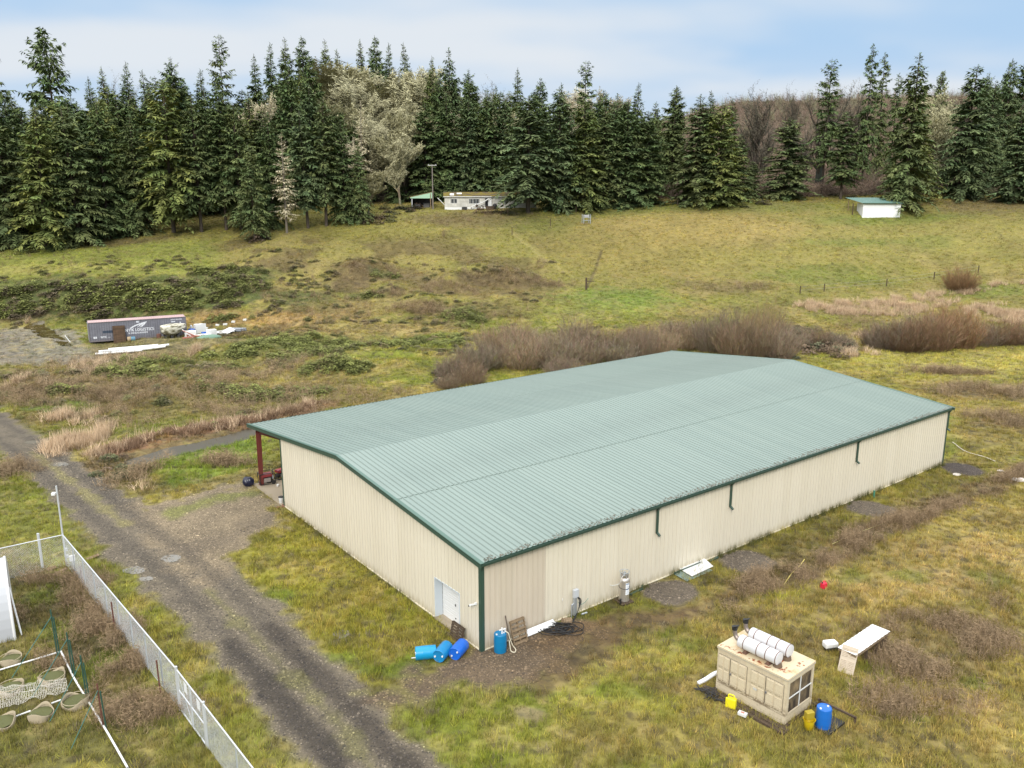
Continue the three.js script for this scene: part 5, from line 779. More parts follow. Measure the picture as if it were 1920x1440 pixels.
  for (let i = 0; i < P.count; i++) { let x = P.getX(i), y = P.getY(i), z = P.getZ(i); const tp = x > 0 ? 1 - 0.55 * x * x : 1; let px = x * 1.75, py = (Math.sign(y) * Math.pow(Math.abs(y), y > 0 ? .45 : .8)) * (y > 0 ? 0.28 : 0.95) * (y < 0 ? (x < -.2 ? 1 : tp) : 1), pz = Math.sign(z) * Math.pow(Math.abs(z), .6) * 1.05 * tp; if (px < -1.5) px = -1.5; P.setXYZ(i, px, py * 1.2 + 1.55 + x * .08 + .05 * fbm(px * 3, pz * 4, 2), pz); } hull.computeVertexNormals();
  const mouldT = canvasTex(256, 256, (g, w, h) => { const im = g.createImageData(w, h); for (let j = 0; j < h; j++) for (let i = 0; i < w; i++) { const k = sst(0.38, 0.66, fbm(i / 12, j / 16, 4) * .8 + (1 - j / h) * .12 + sst(.45, .7, j / h) * .16); for (let q = 0; q < 3; q++) im.data[(j * w + i) * 4 + q] = mixn([228, 224, 208][q], [112, 106, 82][q], k); im.data[(j * w + i) * 4 + 3] = 255; } g.putImageData(im, 0, 0); });
  obj('hull', hull, mat([0.8, 0.8, 0.78], 0.8, 0, { map: mouldT }), bt); for (const x of [-1.0, -.2, .6]) obj('support', [bx(0.3, 0.5, 1.2, x, 0.25, 0, .03)], MDark, bt);
  obj('rusty_drum', xf(lathe(barrelProfile(0.8, 0.28), 18), { p: [-1.85, 0, .4] }), mat([0.14, 0.06, 0.04], 0.8), bt);
  // scattered heap right of the container
  const scr = (name, label, cat, x, z, geo, m, tn = 0, up = 0) => { const p = G(x, z); p.y += up; const o = obj(name, geo, m); xfObj(o, p); o.rotation.y = turn + tn; return tag(o, label, cat); };
  const crumple = (w, h, dd, sd) => { const g = new THREE.BoxGeometry(w, h, dd, 8, 3, 6), Q = g.attributes.position; for (let i = 0; i < Q.count; i++) { const x = Q.getX(i), y = Q.getY(i), z = Q.getZ(i); Q.setXYZ(i, x * (.85 + .3 * fbm(y * 3 + sd, z * 3, 2)), y + h / 2 + .12 * (fbm(x * 3 + sd, z * 3, 2) - .5), z * (.85 + .3 * fbm(x * 2, y * 3 + sd, 2))); } g.computeVertexNormals(); return g; };
  scr('blue_tub', 'blue plastic tub standing at the right end of the grey container', 'tub', 12.75, 0.6, lathe([[0, 0], [0.38, 0], [0.45, .8], [.4, .8], [.35, .1]], 20), blues[2]);
  scr('blue_tub', 'blue plastic tub lying low among white debris, farther right', 'tub', 14.4, 2.2, crumple(1.2, .5, .7, 4), blues[2], .2);
  scr('white_crate', 'white plastic crate behind the upright blue tub', 'crate', 13.9, -0.2, crumple(1.4, 1.3, .9, 2), MWhiteR, .3);
  scr('white_tank', 'rounded white tank lying in front of the upright blue tub', 'tank', 12.4, 1.9, crumple(1.5, .8, 1, 9), MWhiteR, -.1);
  scr('white_sheet', 'white sheet draped on the front of the debris heap', 'sheet', 13.4, 3.6, crumple(3.0, .35, 1.5, 5), MWhite, .15);
  scr('white_bin', 'white bin right of the low blue tub', 'bin', 15.0, 3.0, crumple(1.2, .9, .8, 7), MWhiteR, .2);
  scr('sheet_stack', 'white panels lying flat at the right of the debris heap', 'panels', 16.8, 1.3, [box(2.4, .1, 1.9, 0, .28, 0), xf(box(2.2, .08, 1.2, 0, 0, 0), { p: [.6, .4, .4], r: [.15, .3, .1] })], MWhite, .5);
  scr('grey_pipes', 'bundle of grey pipes at the right end of the debris heap', 'pipes', 19.0, 0.8, Array.from({ length: 6 }, (_, i) => bar(V(-1 + (i % 3) * .35, .15 + .2 * (i > 2), -.9), V(-.2 + (i % 3) * .4, .2 + .2 * (i > 2), .9), .13, 8)), mat([0.24, 0.26, 0.29], .6), .4);
  scr('red_boards', 'reddish boards jutting from the front of the debris heap', 'boards', 12.2, 4.0, [plank(V(-.9, .9, -.8), V(.9, .15, 1.2), .28, .06), plank(V(-.5, .3, -.4), V(1.3, .2, .8), .3, .06), plank(V(-1.2, .2, .8), V(.6, .25, .6), .2, .06)], mat([0.42, 0.16, 0.12], .7));
  scr('pale_plank', 'pale plank leaning across the front of the debris heap', 'plank', 11.9, 3.6, [plank(V(-.6, 1.1, -.6), V(.5, .1, 1.1), .22, .06)], MWhiteR);
  { const g = new THREE.SphereGeometry(1, 24, 12), Q = g.attributes.position; for (let i = 0; i < Q.count; i++) Q.setXYZ(i, Q.getX(i) * 1.8 * (.8 + .4 * fbm(Q.getZ(i) * 3, Q.getY(i) * 3, 2)), Math.max(0, Q.getY(i)) * .6, Q.getZ(i) * .8); g.computeVertexNormals(); scr('green_tarp', 'low green tarpaulin lump in front of the debris heap', 'tarpaulin', 14.2, 5.3, g, mat([0.14, 0.24, 0.17], .6), .2); }
  scr('white_canister', 'white canister standing just behind the container end', 'canister', 12.95, -1.4, lathe([[0, 0], [.2, 0], [.2, .9], [.1, 1.1], [0, 1.1]], 14), MWhite);
  rnd = mulberry(9); for (let i = 0; i < 6; i++) tag(xfObj(obj('litter_scrap', crumple(.5, .25, .4, i), MWhiteR), G(14 + i * 1.3 + rr(-.3, .3), -3.2 + rr(-.6, .6))), 'small white scrap in a line behind the debris heap', 'scrap', 'white scraps behind the debris');
  // long white pipes in front
  const w0 = at(183, 665), w1 = at(312, 652), wd = thing('pipe_stack', 'stack of long white pipes lying in front of the container', 'pipes'), WV = (p, dx, y, dz) => V(p.x + dx, p.y + y, p.z + dz);
  for (let i = 0; i < 7; i++) { const e0 = [0, 2.4, .2, 2.6, 3, 1.2, 2.8][i], e1 = [-2.6, 0, -3, .3, 0, -1, 0][i], dd = V().subVectors(w1, w0).normalize(); const a = w0.clone().addScaledVector(dd, e0), b = w1.clone().addScaledVector(dd, e1); const z = [.5, .2, .1, -.15, -.35, -.2, -.5][i], y = [.18, .2, .4, .35, .22, .5, .2][i]; obj('pipe', [bar(V(a.x, H(a.x, a.z) + y, a.z + z), V(b.x, H(b.x, b.z) + y, b.z + z), .14, 8)], MWhite, wd); }
  const stk = [at(129, 642), at(136, 654)]; tag(obj('white_stake', [bar(V(stk[0].x - .4, stk[0].y + .9, stk[0].z), V(stk[0].x + .2, stk[0].y, stk[0].z), .06, 6)], MWhiteR), 'leaning white stake left of the grey container', 'stake');
}
// ---------------------------------------------------------------- mobile home, carport, shed on the slope
{
  const p = at(834, 393), q = at(1010, 390), d = V(q.x - p.x, 0, q.z - p.z).normalize(), turn = Math.atan2(-d.z, d.x), dep = -p.z * cp + sp * CAMY, mpx = dep / FPX, y0 = p.y - 0.15, LEN = 20.0, HT = 2.95, DEP = 4.2;
  const t = thing('mobile_home', 'old white mobile home with a mossy roof below the dark firs', 'mobile home', [p.x, y0, p.z], turn);
  const grime = noiseTex([228, 226, 220], 60, 20, 5, 256, 0.4), MS = mat([0.72, 0.71, 0.68], 0.8, 0, { map: grime }), mossT = canvasTex(256, 128, (g, w, h) => { const im = g.createImageData(w, h); for (let j = 0; j < h; j++) for (let i = 0; i < w; i++) { const k = fbm(i / 20, j / 12, 4), m = sst(0.35, 0.6, k); for (let c = 0; c < 3; c++) im.data[(j * w + i) * 4 + c] = mixn([96, 84, 62][c], [122, 108, 44][c], m); im.data[(j * w + i) * 4 + 3] = 255; } g.putImageData(im, 0, 0); }), MM = mat([0.8, 0.8, 0.8], 1, 0, { map: mossT });
  obj('wall', [box(LEN, HT - .02, DEP, LEN / 2, HT / 2 + .02, -DEP / 2)], MS, t);
  obj('siding_batten', Array.from({ length: 36 }, (_, i) => box(0.05, HT - .7, 0.03, .3 + i * .595, HT / 2 + .3, .012)), MS, t);
  obj('skirting', [box(LEN + .02, 0.62, 0.05, LEN / 2, 0.31, 0.03)], mat([0.78, 0.78, 0.76], .7), t);
  const rs = new THREE.Shape(); rs.moveTo(.35, HT - .05); rs.lineTo(-DEP / 2, HT + .95); rs.lineTo(-DEP - .3, HT - .05); rs.closePath(); const rg = new THREE.ExtrudeGeometry(rs, { depth: LEN + .5, bevelEnabled: false }); rg.rotateY(-Math.PI / 2); rg.scale(-1, 1, 1); rg.rotateY(Math.PI); rg.scale(1, 1, 1);
  { rg.computeBoundingBox(); const b = rg.boundingBox; rg.translate(-.25 - b.min.x, 0, 0); if (b.max.z > 1) rg.scale(1, 1, -1); const Pz = rg.attributes.position, uv = rg.attributes.uv; for (let i = 0; i < Pz.count; i++) uv.setXY(i, Pz.getX(i) / 8, Pz.getZ(i) / 4); mossT.wrapS = mossT.wrapT = THREE.MirroredRepeatWrapping; rg.computeVertexNormals(); }
  obj('roof', rg, MM, t); obj('fascia', [box(LEN + .52, 0.16, 0.04, LEN / 2, HT - .06, .37)], MWhiteR, t); obj('roof_patch', [xf(box(1.1, .05, .6, 0, 0, 0), { p: [3.2, HT + .62, -1.1], r: [.45, 0, 0] }), xf(box(.9, .05, .9, 0, 0, 0), { p: [1.6, HT + .42, -.6], r: [.45, 0, 0] })], MWhiteR, t);
  const M_gl = mat([0.06, 0.065, 0.07], 0.12), wx = (px) => (px - 834) * mpx;
  for (const [a, b, ya, yb, n] of [[845, 857, 1.55, 2.4, 2], [879, 898, 1.45, 2.4, 3], [938, 950, 1.55, 2.4, 2]]) { const x0 = wx(a), x1 = wx(b), w = x1 - x0, win = obj('window', [box(w + .16, .08, .06, (x0 + x1) / 2, ya - .04, .03), box(w + .16, .08, .06, (x0 + x1) / 2, yb + .04, .03), box(.08, yb - ya, .06, x0 - .04, (ya + yb) / 2, .03), box(.08, yb - ya, .06, x1 + .04, (ya + yb) / 2, .03), ...Array.from({ length: n - 1 }, (_, i) => box(.05, yb - ya, .05, x0 + w * (i + 1) / n, (ya + yb) / 2, .03))], MWhiteR, t); for (let i = 0; i < n; i++) obj('pane', [box(w / n - .05, yb - ya, .02, x0 + w * (i + .5) / n, (ya + yb) / 2, .015)], M_gl, win); }
  obj('doorway', [box(.75, 1.95, .03, wx(911.5), 1.55, .02)], mat([.012, .012, .014], .9), t); obj('door', [xf(box(.85, 1.95, .05, .42, 0, 0), { p: [wx(914), 1.55, .05], r: [0, -.5, 0] })], MWhiteR, t);
  obj('corner_panel', [box(.08, HT - .1, DEP - .2, -.02, HT / 2, -DEP / 2)], mat([.28, .26, .17], .8), t);
  const G = (px, off) => { const x = wx(px), b = V(p.x + x * Math.cos(turn) + off * Math.sin(turn), 0, p.z - x * Math.sin(turn) + off * Math.cos(turn)); b.y = H(b.x, b.z); return b; };
  const pp = G(898, .8); tag(obj('white_pole', [tube([[pp.x - 2.0, y0 + .55, pp.z], [pp.x - .9, y0 + 1.1, pp.z], [pp.x + .8, y0 + 1.75, pp.z - .1], [pp.x + 2.0, y0 + 2.5, pp.z - .3]], .11, 30, 8)], MWhiteR), 'white curved pole leaning in front of the mobile home doorway', 'pole');
  const sp_ = thing('wood_pile', 'rounded pile of brown firewood in front of the mobile home', 'wood pile', G(895, 1.2), turn); rnd = mulberry(12); for (let i = 0; i < 26; i++) { const a = rr(0, 3.14), r = rr(0, 1); obj('log', xf(new THREE.CylinderGeometry(.14, .14, .7, 7), { p: [Math.cos(a) * r * 1.6, .12 + Math.sin(a) * r * 1.0, rr(-.2, .2)], r: [Math.PI / 2, 0, rr(-.3, .3)] }), MWoodD, sp_); }
  const dk = thing('wooden_steps', 'brown wooden steps below the mobile home doorway', 'steps', G(915, 1.0), turn); obj('step', [bx(1.8, .7, .9, .2, .35, 0)], MWoodD, dk); obj('step', [bx(1.2, .35, .5, .2, .17, .7)], MWoodD, dk);
  const bb = thing('dark_box', 'dark box against the mobile home skirting below the wide window', 'box', G(870, .6), turn); obj('body', [bx(1.1, .65, .6, 0, .35, 0)], MDark, bb);
  const jn = thing('black_bin', 'black bin with a rounded top beside the wooden steps', 'bin', G(926, .9), turn); obj('body', lathe([[0, 0], [.45, 0], [.5, .8], [.35, 1.1], [0, 1.2]], 16), MBlack, jn);
  // carport
  const c = at(772, 392), e = at(811, 391), cd = e.x - c.x, cy = Math.min(c.y, e.y) - .1, ct = thing('carport', 'green gabled carport with a dark interior left of the mobile home', 'carport', [c.x, cy, c.z], turn * .6);
  const gs = new THREE.Shape(); gs.moveTo(-.25, 2.35); gs.lineTo(cd + .1, 2.35); gs.lineTo(cd + .1, 3.6); gs.lineTo(-.25, 2.6); gs.closePath(); const gg = new THREE.ExtrudeGeometry(gs, { depth: .12, bevelEnabled: false }); obj('gable_board', gg, mat([.36, .56, .40], .6), ct);
  { const q = new THREE.Shape(); q.moveTo(-.5, 2.52); q.lineTo(cd + .4, 3.70); q.lineTo(cd + .4, 3.84); q.lineTo(-.5, 2.66); q.closePath(); const e3 = new THREE.ExtrudeGeometry(q, { depth: 5.0, bevelEnabled: false }); e3.translate(0, 0, -4.85); obj('roof', e3, mat([.2, .16, .075], 1), ct); }
  obj('post', [box(.18, 2.35, .18, .1, 1.18, -.1)], mat([.5, .5, .52], .6), ct); obj('post', [box(.22, 3.7, .22, cd + .15, 1.85, .02)], MWoodD, ct); obj('post', [box(.18, 3.4, .18, cd - .3, 1.7, .05)], MWoodP, ct);
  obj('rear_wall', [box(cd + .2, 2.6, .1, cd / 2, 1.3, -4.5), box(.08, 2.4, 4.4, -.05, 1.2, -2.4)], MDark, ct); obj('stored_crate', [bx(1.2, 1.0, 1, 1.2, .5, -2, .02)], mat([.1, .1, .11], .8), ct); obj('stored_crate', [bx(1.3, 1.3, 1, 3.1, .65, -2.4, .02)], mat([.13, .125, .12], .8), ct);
  const lp = at(818, 392); tag(obj('white_pole', [bar(V(lp.x + .3, lp.y + 2.4, lp.z), V(lp.x + 1.8, lp.y + .9, lp.z), .09, 6)], MWhiteR), 'short white pole leaning between the carport and the mobile home', 'pole');
  // utility pole
  const u = at(812, 392), uh = solve((h) => -project(V(u.x, u.y + h, u.z))[1], -310, 3, 18), up = thing('utility_pole', 'wooden utility pole with a short crossarm beside the carport', 'utility pole', u, turn); obj('pole', [bar(V(0, 0, 0), V(0, uh + .2, 0), .13, 8, .1)], mat([.22, .19, .17], .9), up); obj('crossarm', [box(1.9, .14, .12, 0, uh, .12)], mat([.45, .44, .42], .8), up); for (const x of [-.8, .8]) obj('insulator', lathe([[0, uh + .07], [.06, uh + .07], [.07, uh + .18], [0, uh + .25]], 8).translate(x, 0, .12), MWhiteR, up);
}
{ // white shed with a green roof
  const a = at(1616.5, 409), b = at(1687, 408), d = V(b.x - a.x, 0, b.z - a.z), w = d.length(), turn = Math.atan2(-d.z, d.x), y0 = Math.min(a.y, b.y) - .1, hh = solve((h) => -project(V(a.x, a.y + h, a.z))[1], -383, 1, 5) + .3;
  const t = thing('white_shed', 'small white shed with a green lean-to roof on the meadow', 'shed', [a.x, y0, a.z], turn), dp = 4.2;
  obj('wall', [box(w, hh, dp, w / 2, hh / 2, -dp / 2)], mat([.82, .82, .82], .6), t); obj('siding', Array.from({ length: 22 }, (_, i) => box(.03, hh - .1, .025, .2 + i * (w - .4) / 21, hh / 2, .01)), mat([.78, .78, .78], .6), t);
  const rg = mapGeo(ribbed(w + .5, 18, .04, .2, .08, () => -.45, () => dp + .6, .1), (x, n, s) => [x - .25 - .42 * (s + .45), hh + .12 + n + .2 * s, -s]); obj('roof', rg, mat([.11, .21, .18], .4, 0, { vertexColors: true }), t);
  obj('roof_edge', [box(w + .5, .16, .05, w / 2, hh + .0, .47)], MG, t); obj('post', [box(.14, hh + .9, .14, -1.85, (hh + .9) / 2, -dp + .2)], MWoodP, t);
  const fp = at(1598, 404); tag(obj('fence_post', [box(.16, 2.4, .16)], MWoodD), 'dark wooden post standing left of the white shed', 'post'); const last = scene.children[scene.children.length - 1]; last.position.set(fp.x, fp.y + 1.2, fp.z);
}
{ // meadow fences and posts
  const posts = (list, label, grp, h = 1.3) => list.map(([px, py, nm]) => { const p = at(px, py), o = obj('fence_post', [box(.13, h, .13, 0, h / 2, 0)], MWoodD); xfObj(o, p); tag(o, nm || label, 'post', nm ? undefined : grp); return p; });
  const wires = (P, label) => { const g = []; for (let i = 0; i < P.length - 1; i++) for (const y of [.55, 1.15]) g.push(bar(V(P[i].x, P[i].y + y, P[i].z), V(P[i + 1].x, P[i + 1].y + y, P[i + 1].z), .012, 4)); tag(obj('fence_wire', g, mat([.3, .29, .27], .6)), label, 'wire fence'); };
  wires(posts([[1500, 551], [1545, 547], [1662, 537], [1751, 524], [1834, 512]], 'thin wooden post in the wire fence across the lower right meadow', 'lower meadow fence posts'), 'wire fence running across the lower right meadow');
  wires(posts([[1080, 388], [1140, 384], [1205, 383], [1270, 386], [1340, 386]], 'thin wooden post in the wire fence along the tree line', 'tree line fence posts'), 'wire fence along the edge of the central trees');
  posts([[1032, 424, 'short pale post alone on the slope below the big fir'], [1080, 400, 'thin white post on the slope right of the big fir'], [960, 441, 'thin leaning post on the slope below the mobile home'], [952, 405, 'dark post on the bank in front of the mobile home']], '', '', 1.5);
  const g = at(1099, 544), gt = thing('gate_post', 'dark wooden gate post with a short rail at the foot of the meadow', 'post', g); obj('post', [box(.28, 2, .28, 0, 1, 0)], MWoodD, gt); obj('rail', [box(1.4, .12, .1, .6, 1.4, 0)], MWoodD, gt);
  const tr = thing('cattle_feeder', 'small grey tub frame standing on the meadow right of the big fir', 'feeder', at(1099, 420), .2); for (const [x, z] of [[-.7, -.6], [.7, -.6], [-.7, .6], [.7, .6]]) obj('leg', [box(.12, 1.9, .12, x, .95, z)], MGalv, tr); obj('rail', [box(1.5, .1, .08, 0, .7, .6), box(1.5, .1, .08, 0, 1.3, .6), box(.08, .1, 1.3, .7, 1, 0), box(.08, .1, 1.3, -.7, 1, 0)], MGalv, tr); obj('tub', [bx(1.1, .5, .9, 0, 1.5, 0, .08)], mat([.36, .36, .36], .6), tr); obj('board', [box(2.2, .1, .12, -.5, .15, .9)], MWoodP, tr);
}

// ---------------------------------------------------------------- trees
// conifer built at real size: trunk and a crown of drooping branches hung with sprays
function conifer({ seed, h = 30, R = 4.6, base = 0.05, whorls = 44, per = 6, shape = 0.85, droop = 0.35, dens = 5.5, gap = 0, spray = 0.8, lean = 0.02, trunkR = 0.34, low = 4 }) {
  const q = mulberry(seed), S = new Soup(), r_ = (a, b) => a + (b - a) * q(), T = [];
  const bend = r_(-lean, lean) * h, ax = (y) => bend * (y / h) ** 2;
  for (let i = 0; i < whorls; i++) {
    const f = (i + r_(-.3, .3)) / whorls, t = base + (1 - base) * clamp(f), y0_ = h * t * .985 + .2, stepY = h * (1 - base) / whorls, rr0 = R * Math.pow(1 - clamp(f), shape) * Math.min(1, .55 + clamp(f) * low) + .3;
    const miss = fbm(i * .35 + seed, seed * 1.7, 2) < gap;
    for (let k = 0; k < per; k++) {
      if (miss && q() < .75) continue; if (q() < gap * .5) continue;
      const y = Math.min(h * .99, y0_ + r_(-.75, .75) * stepY), az = r_(0, 6.283), len = rr0 * r_(.45, 1.15), up = mixn(-.12, .75, clamp(f) ** 1.6) + r_(-.28, .24), dr = droop * r_(.6, 1.3) * (1 - clamp(f) * .7), ca = Math.cos(az), sa = Math.sin(az);
      const pt = (s) => [ax(y) + ca * len * s, y + len * (up * s - dr * s * s), sa * len * s];
      const tone = r_(.72, 1.2), warm = r_(0, 1), br = [0.052 * tone, 0.040 * tone, 0.03 * tone];
      let a = pt(0), b = pt(.55), c = pt(1), w = .05 * len / 4 + .015; S.tri([a[0], a[1] + w, a[2]], [a[0], a[1] - w, a[2]], b, br); S.tri([b[0] + w * .5, b[1], b[2] + w * .5], [b[0], b[1] - w * .6, b[2]], c, br);
      const n = Math.ceil(len * dens * 1.45);
      for (let j = 0; j < n; j++) {
        const s = .14 + .86 * (j + r_(0, 1)) / n, o = pt(s), side = j % 2 ? 1 : -1, ang = az + side * r_(.35, 1.25), l = spray * (.5 + .8 * Math.sin(Math.PI * (.25 + .7 * s))) * r_(.65, 1.25) * Math.min(1, .26 + len / 3), wd = l * r_(.13, .26);
        const dx = Math.cos(ang), dz = Math.sin(ang), dy = r_(-.95, .1) + up * .25, tip = [o[0] + dx * l, o[1] + dy * l, o[2] + dz * l], m = [o[0] + dx * l * .45, o[1] + dy * l * .3 + .05 * l, o[2] + dz * l * .45];
        const tl = r_(-.5, .5), L_ = [m[0] - dz * wd, m[1] - wd * .35 + wd * tl, m[2] + dx * wd], R_ = [m[0] + dz * wd, m[1] - wd * .35 - wd * tl, m[2] - dx * wd];
        const g = tone * r_(.8, 1.22), col = [(0.056 + .034 * warm) * g, (0.082 + .020 * warm) * g, (0.028 + .006 * warm) * g];
        S.tri(o, L_, tip, col); S.tri(o, tip, R_, col);
      }
    }
  }
  for (let k = 0; k < 10; k++) { const an = r_(0, 6.28), l = r_(.3, .9), y = h - r_(0, 1.2); S.tri([ax(h), y, 0], [ax(h) + Math.cos(an) * l * .4 - .05, y + l * .5, Math.sin(an) * l * .4], [ax(h) + Math.cos(an) * l * .4 + .08, y + l * .4, Math.sin(an) * l * .4 + .08], [.055, .08, .034]); }
  const n = 7; const tr = []; for (let i = 0; i < n; i++) { const y0 = h * i / n, y1 = h * (i + 1) / n, rad = (y) => trunkR * Math.pow(1 - y / (h * 1.02), .8) + .02; tr.push(bar(V(ax(y0), y0 - (i ? 0 : 1), 0), V(ax(y1), y1, 0), rad(y0) * (i ? 1 : 1.15), 7, rad(y1))); }
  return { trunk: merge(tr), crown: S.geo(), h };
}
// broadleaf in winter: limbs branch down to twigs, pale with moss and lichen
function bareTree({ seed, h = 18, spread = .5, moss = 1, twigs = 5, colB = [.16, .13, .10], colT = [.34, .31, .19], up = .35, levels = 5, fuzz = 3, lean = 0, thick = 1 }) {
  const q = mulberry(seed), r_ = (a, b) => a + (b - a) * q(), S = new Soup(), W_ = new Soup();
  const limb = (S_, a, b, r0, r1, col) => { const d = V().subVectors(b, a).normalize(), u = V(d.z, d.x * .3, -d.x).cross(d).normalize(), v = V().crossVectors(d, u), n = r0 > .05 ? 5 : 3; for (let k = 0; k < n; k++) { const t0 = k / n * 6.283, t1 = (k + 1) / n * 6.283, P = (c, r, t) => [c.x + (u.x * Math.cos(t) + v.x * Math.sin(t)) * r, c.y + (u.y * Math.cos(t) + v.y * Math.sin(t)) * r, c.z + (u.z * Math.cos(t) + v.z * Math.sin(t)) * r]; const A = P(a, r0, t0), B = P(a, r0, t1), C_ = P(b, r1, t1), D_ = P(b, r1, t0); S_.tri(A, B, C_, col); S_.tri(A, C_, D_, col); } };
  const grow = (p, dir, len, r, lv) => {
    const segs = lv === 0 ? 4 : 2; let a = p, d = dir.clone();
    for (let s = 0; s < segs; s++) {
      d.add(V(r_(-.22, .22), r_(-.1, .22) * up * 2, r_(-.22, .22))).normalize(); const b = a.clone().addScaledVector(d, len / segs), ra = r * (1 - s / segs * .45), rb = r * (1 - (s + 1) / segs * .45), mk = moss * clamp(lv / 3 + r_(-.1, .3)), col = [0, 1, 2].map((i) => mixn(colB[i], colT[i], clamp(mk)) * r_(.85, 1.15));
      limb(lv < 2 ? W_ : S, a, b, ra, rb, col);
      if (lv >= levels - 2) for (let k = 0; k < fuzz; k++) { const t = r_(0, 1), o = a.clone().lerp(b, t), e = V(r_(-1, 1), r_(-.6, .9), r_(-1, 1)).normalize(), l = r_(.3, .95), w = fuzz > 2 ? .1 : .05, kk = r_(.5, 1.4), c2 = colT.map((c) => c * kk); S.tri([o.x - w, o.y, o.z], [o.x + w, o.y + w, o.z], [o.x + e.x * l, o.y + e.y * l, o.z + e.z * l], c2); }
      if (lv < levels && (lv > 0 || s > 0)) { const nb = lv === 0 ? 3 : lv >= levels - 1 ? twigs - 2 : 2; for (let k = 0; k < nb; k++) { const e = d.clone().add(V(r_(-1, 1), r_(-.4, .6) + up, r_(-1, 1)).multiplyScalar(spread + .35)).normalize(); grow(a.clone().lerp(b, r_(.3, 1)), e, len * r_(.5, .78) * (lv === 0 ? .8 : 1), rb * r_(.45, .68), lv + 1); } }
      a = b;
    }
  };
  grow(V(0, -.5, 0), V(lean, 1, 0), h * .52, (h * .016 + .06) * thick, 0);
  return { trunk: W_.geo(), crown: S.geo(), h };
}
const leafM = [[1, 1, 1], [1.35, 1.25, .95], [.82, .9, .85], [.95, 1.02, 1.2], [1.15, 1.12, .9], [.9, 1.0, 1.0]].map((c) => { const m = new THREE.MeshStandardMaterial({ vertexColors: true, roughness: .95, side: THREE.DoubleSide }); m.color.setRGB(...c.map((v) => v * TREEK)); return m; });
const barkM = mat([.085, .066, .05], .95), barkG = mat([.17, .145, .115], .95), twigM = new THREE.MeshStandardMaterial({ vertexColors: true, roughness: .95, side: THREE.DoubleSide });
const PR = {
  full: conifer({ seed: 11, h: 30, R: 7.0, base: .03, whorls: 46, per: 7, shape: .72, low: 6, spray: 1.0, dens: 4.6 }),
  full2: conifer({ seed: 12, h: 28, R: 6.2, base: .04, whorls: 44, per: 7, shape: .8, droop: .45, low: 7, spray: .95, dens: 4.8 }),
  full3: conifer({ seed: 19, h: 30, R: 6.8, base: .05, whorls: 42, per: 7, shape: .6, droop: .28, gap: .1, low: 5, spray: 1.0, dens: 4.6 }),
  open: conifer({ seed: 13, h: 31, R: 6.0, base: .2, whorls: 38, per: 7, shape: .66, gap: .16, low: 3, spray: 1.0, dens: 4.6 }),
  open2: conifer({ seed: 17, h: 30, R: 6.8, base: .13, whorls: 38, per: 7, shape: .6, gap: .18, droop: .5, low: 3, spray: 1.05, dens: 4.4 }),
  sparse: conifer({ seed: 14, h: 36, R: 6.2, base: .26, whorls: 36, per: 5, shape: .55, gap: .26, droop: .3, dens: 4.0, low: 2.5, spray: 1.0 }),
  slim: conifer({ seed: 15, h: 34, R: 4.4, base: .2, whorls: 44, per: 5, shape: .5, gap: .24, droop: .6, spray: .95, low: 2.5, dens: 4.6 }),
  spire: conifer({ seed: 16, h: 30, R: 5.2, base: .05, whorls: 48, per: 7, shape: .85, droop: .45, low: 5, spray: .95, dens: 4.8 }),
  big: conifer({ seed: 18, h: 36, R: 9.5, base: .22, whorls: 28, per: 7, shape: .5, gap: .2, droop: .22, spray: 1.3, dens: 3.2, low: 3, trunkR: .5 }),
  oaky: bareTree({ seed: 41, h: 20, spread: .62, fuzz: 3, twigs: 5, levels: 5, colT: [.37, .345, .20] }),
  oaky2: bareTree({ seed: 42, h: 19, spread: .55, fuzz: 3, twigs: 5, levels: 5, colT: [.40, .375, .225] }),
  tall: bareTree({ seed: 43, h: 24, spread: .34, fuzz: 3, twigs: 4, levels: 5, up: .5, colT: [.54, .48, .33] }),
  bare: bareTree({ seed: 44, h: 24, spread: .55, fuzz: 1, moss: .3, twigs: 4, levels: 5, up: .3, colB: [.06, .05, .037], colT: [.14, .12, .085], thick: 2.4 }),
};
// the moss hung fir: a conifer with pale dead branches
PR.snag = conifer({ seed: 51, h: 24, R: 3.6, base: .14, whorls: 34, per: 5, shape: .6, droop: .1, dens: 2.6, spray: .6, low: 4, trunkR: .28 });
{ const c = PR.snag.crown.attributes.color; for (let i = 0; i < c.count; i += 3) { const k = .75 + .5 * h2(i, 5); for (let j = 0; j < 3; j++) c.setXYZ(i + j, .52 * k, .46 * k, .31 * k); } }
for (const k of ['oaky', 'oaky2', 'tall', 'bare']) { PR[k].crown.computeBoundingBox(); PR[k].h = PR[k].crown.boundingBox.max.y * .97; }
function tree(kind, p, h, label, cat, group, { wide = 1, tint = 0, turn } = {}) {
  const P = PR[kind], broad = ['oaky', 'oaky2', 'tall', 'bare'].includes(kind), nm = broad ? 'bare_tree' : 'fir_tree';
  const t = thing(nm, label, cat, p, turn ?? rr(0, 6.28), group), s = h / P.h;
  t.scale.set(s * wide, s, s * wide); t.rotation.z = rr(-.022, .022); t.rotation.x = rr(-.022, .022);
  obj('trunk', P.trunk, broad ? twigM : kind === 'snag' ? barkG : barkM, t); obj('crown', P.crown, broad || kind === 'snag' ? twigM : leafM[tint], t);
  return t;
}
rnd = mulberry(101);
const topH = (p, ty) => solve((h) => -project(V(p.x, p.y + h, p.z))[1], -ty, 1, 90);
const onTerrain = (px, D) => { const x = (px - 960) / FPX * (D * cp + CAMY * sp - 2), z = -D; return V(x, H(x, z), z); };
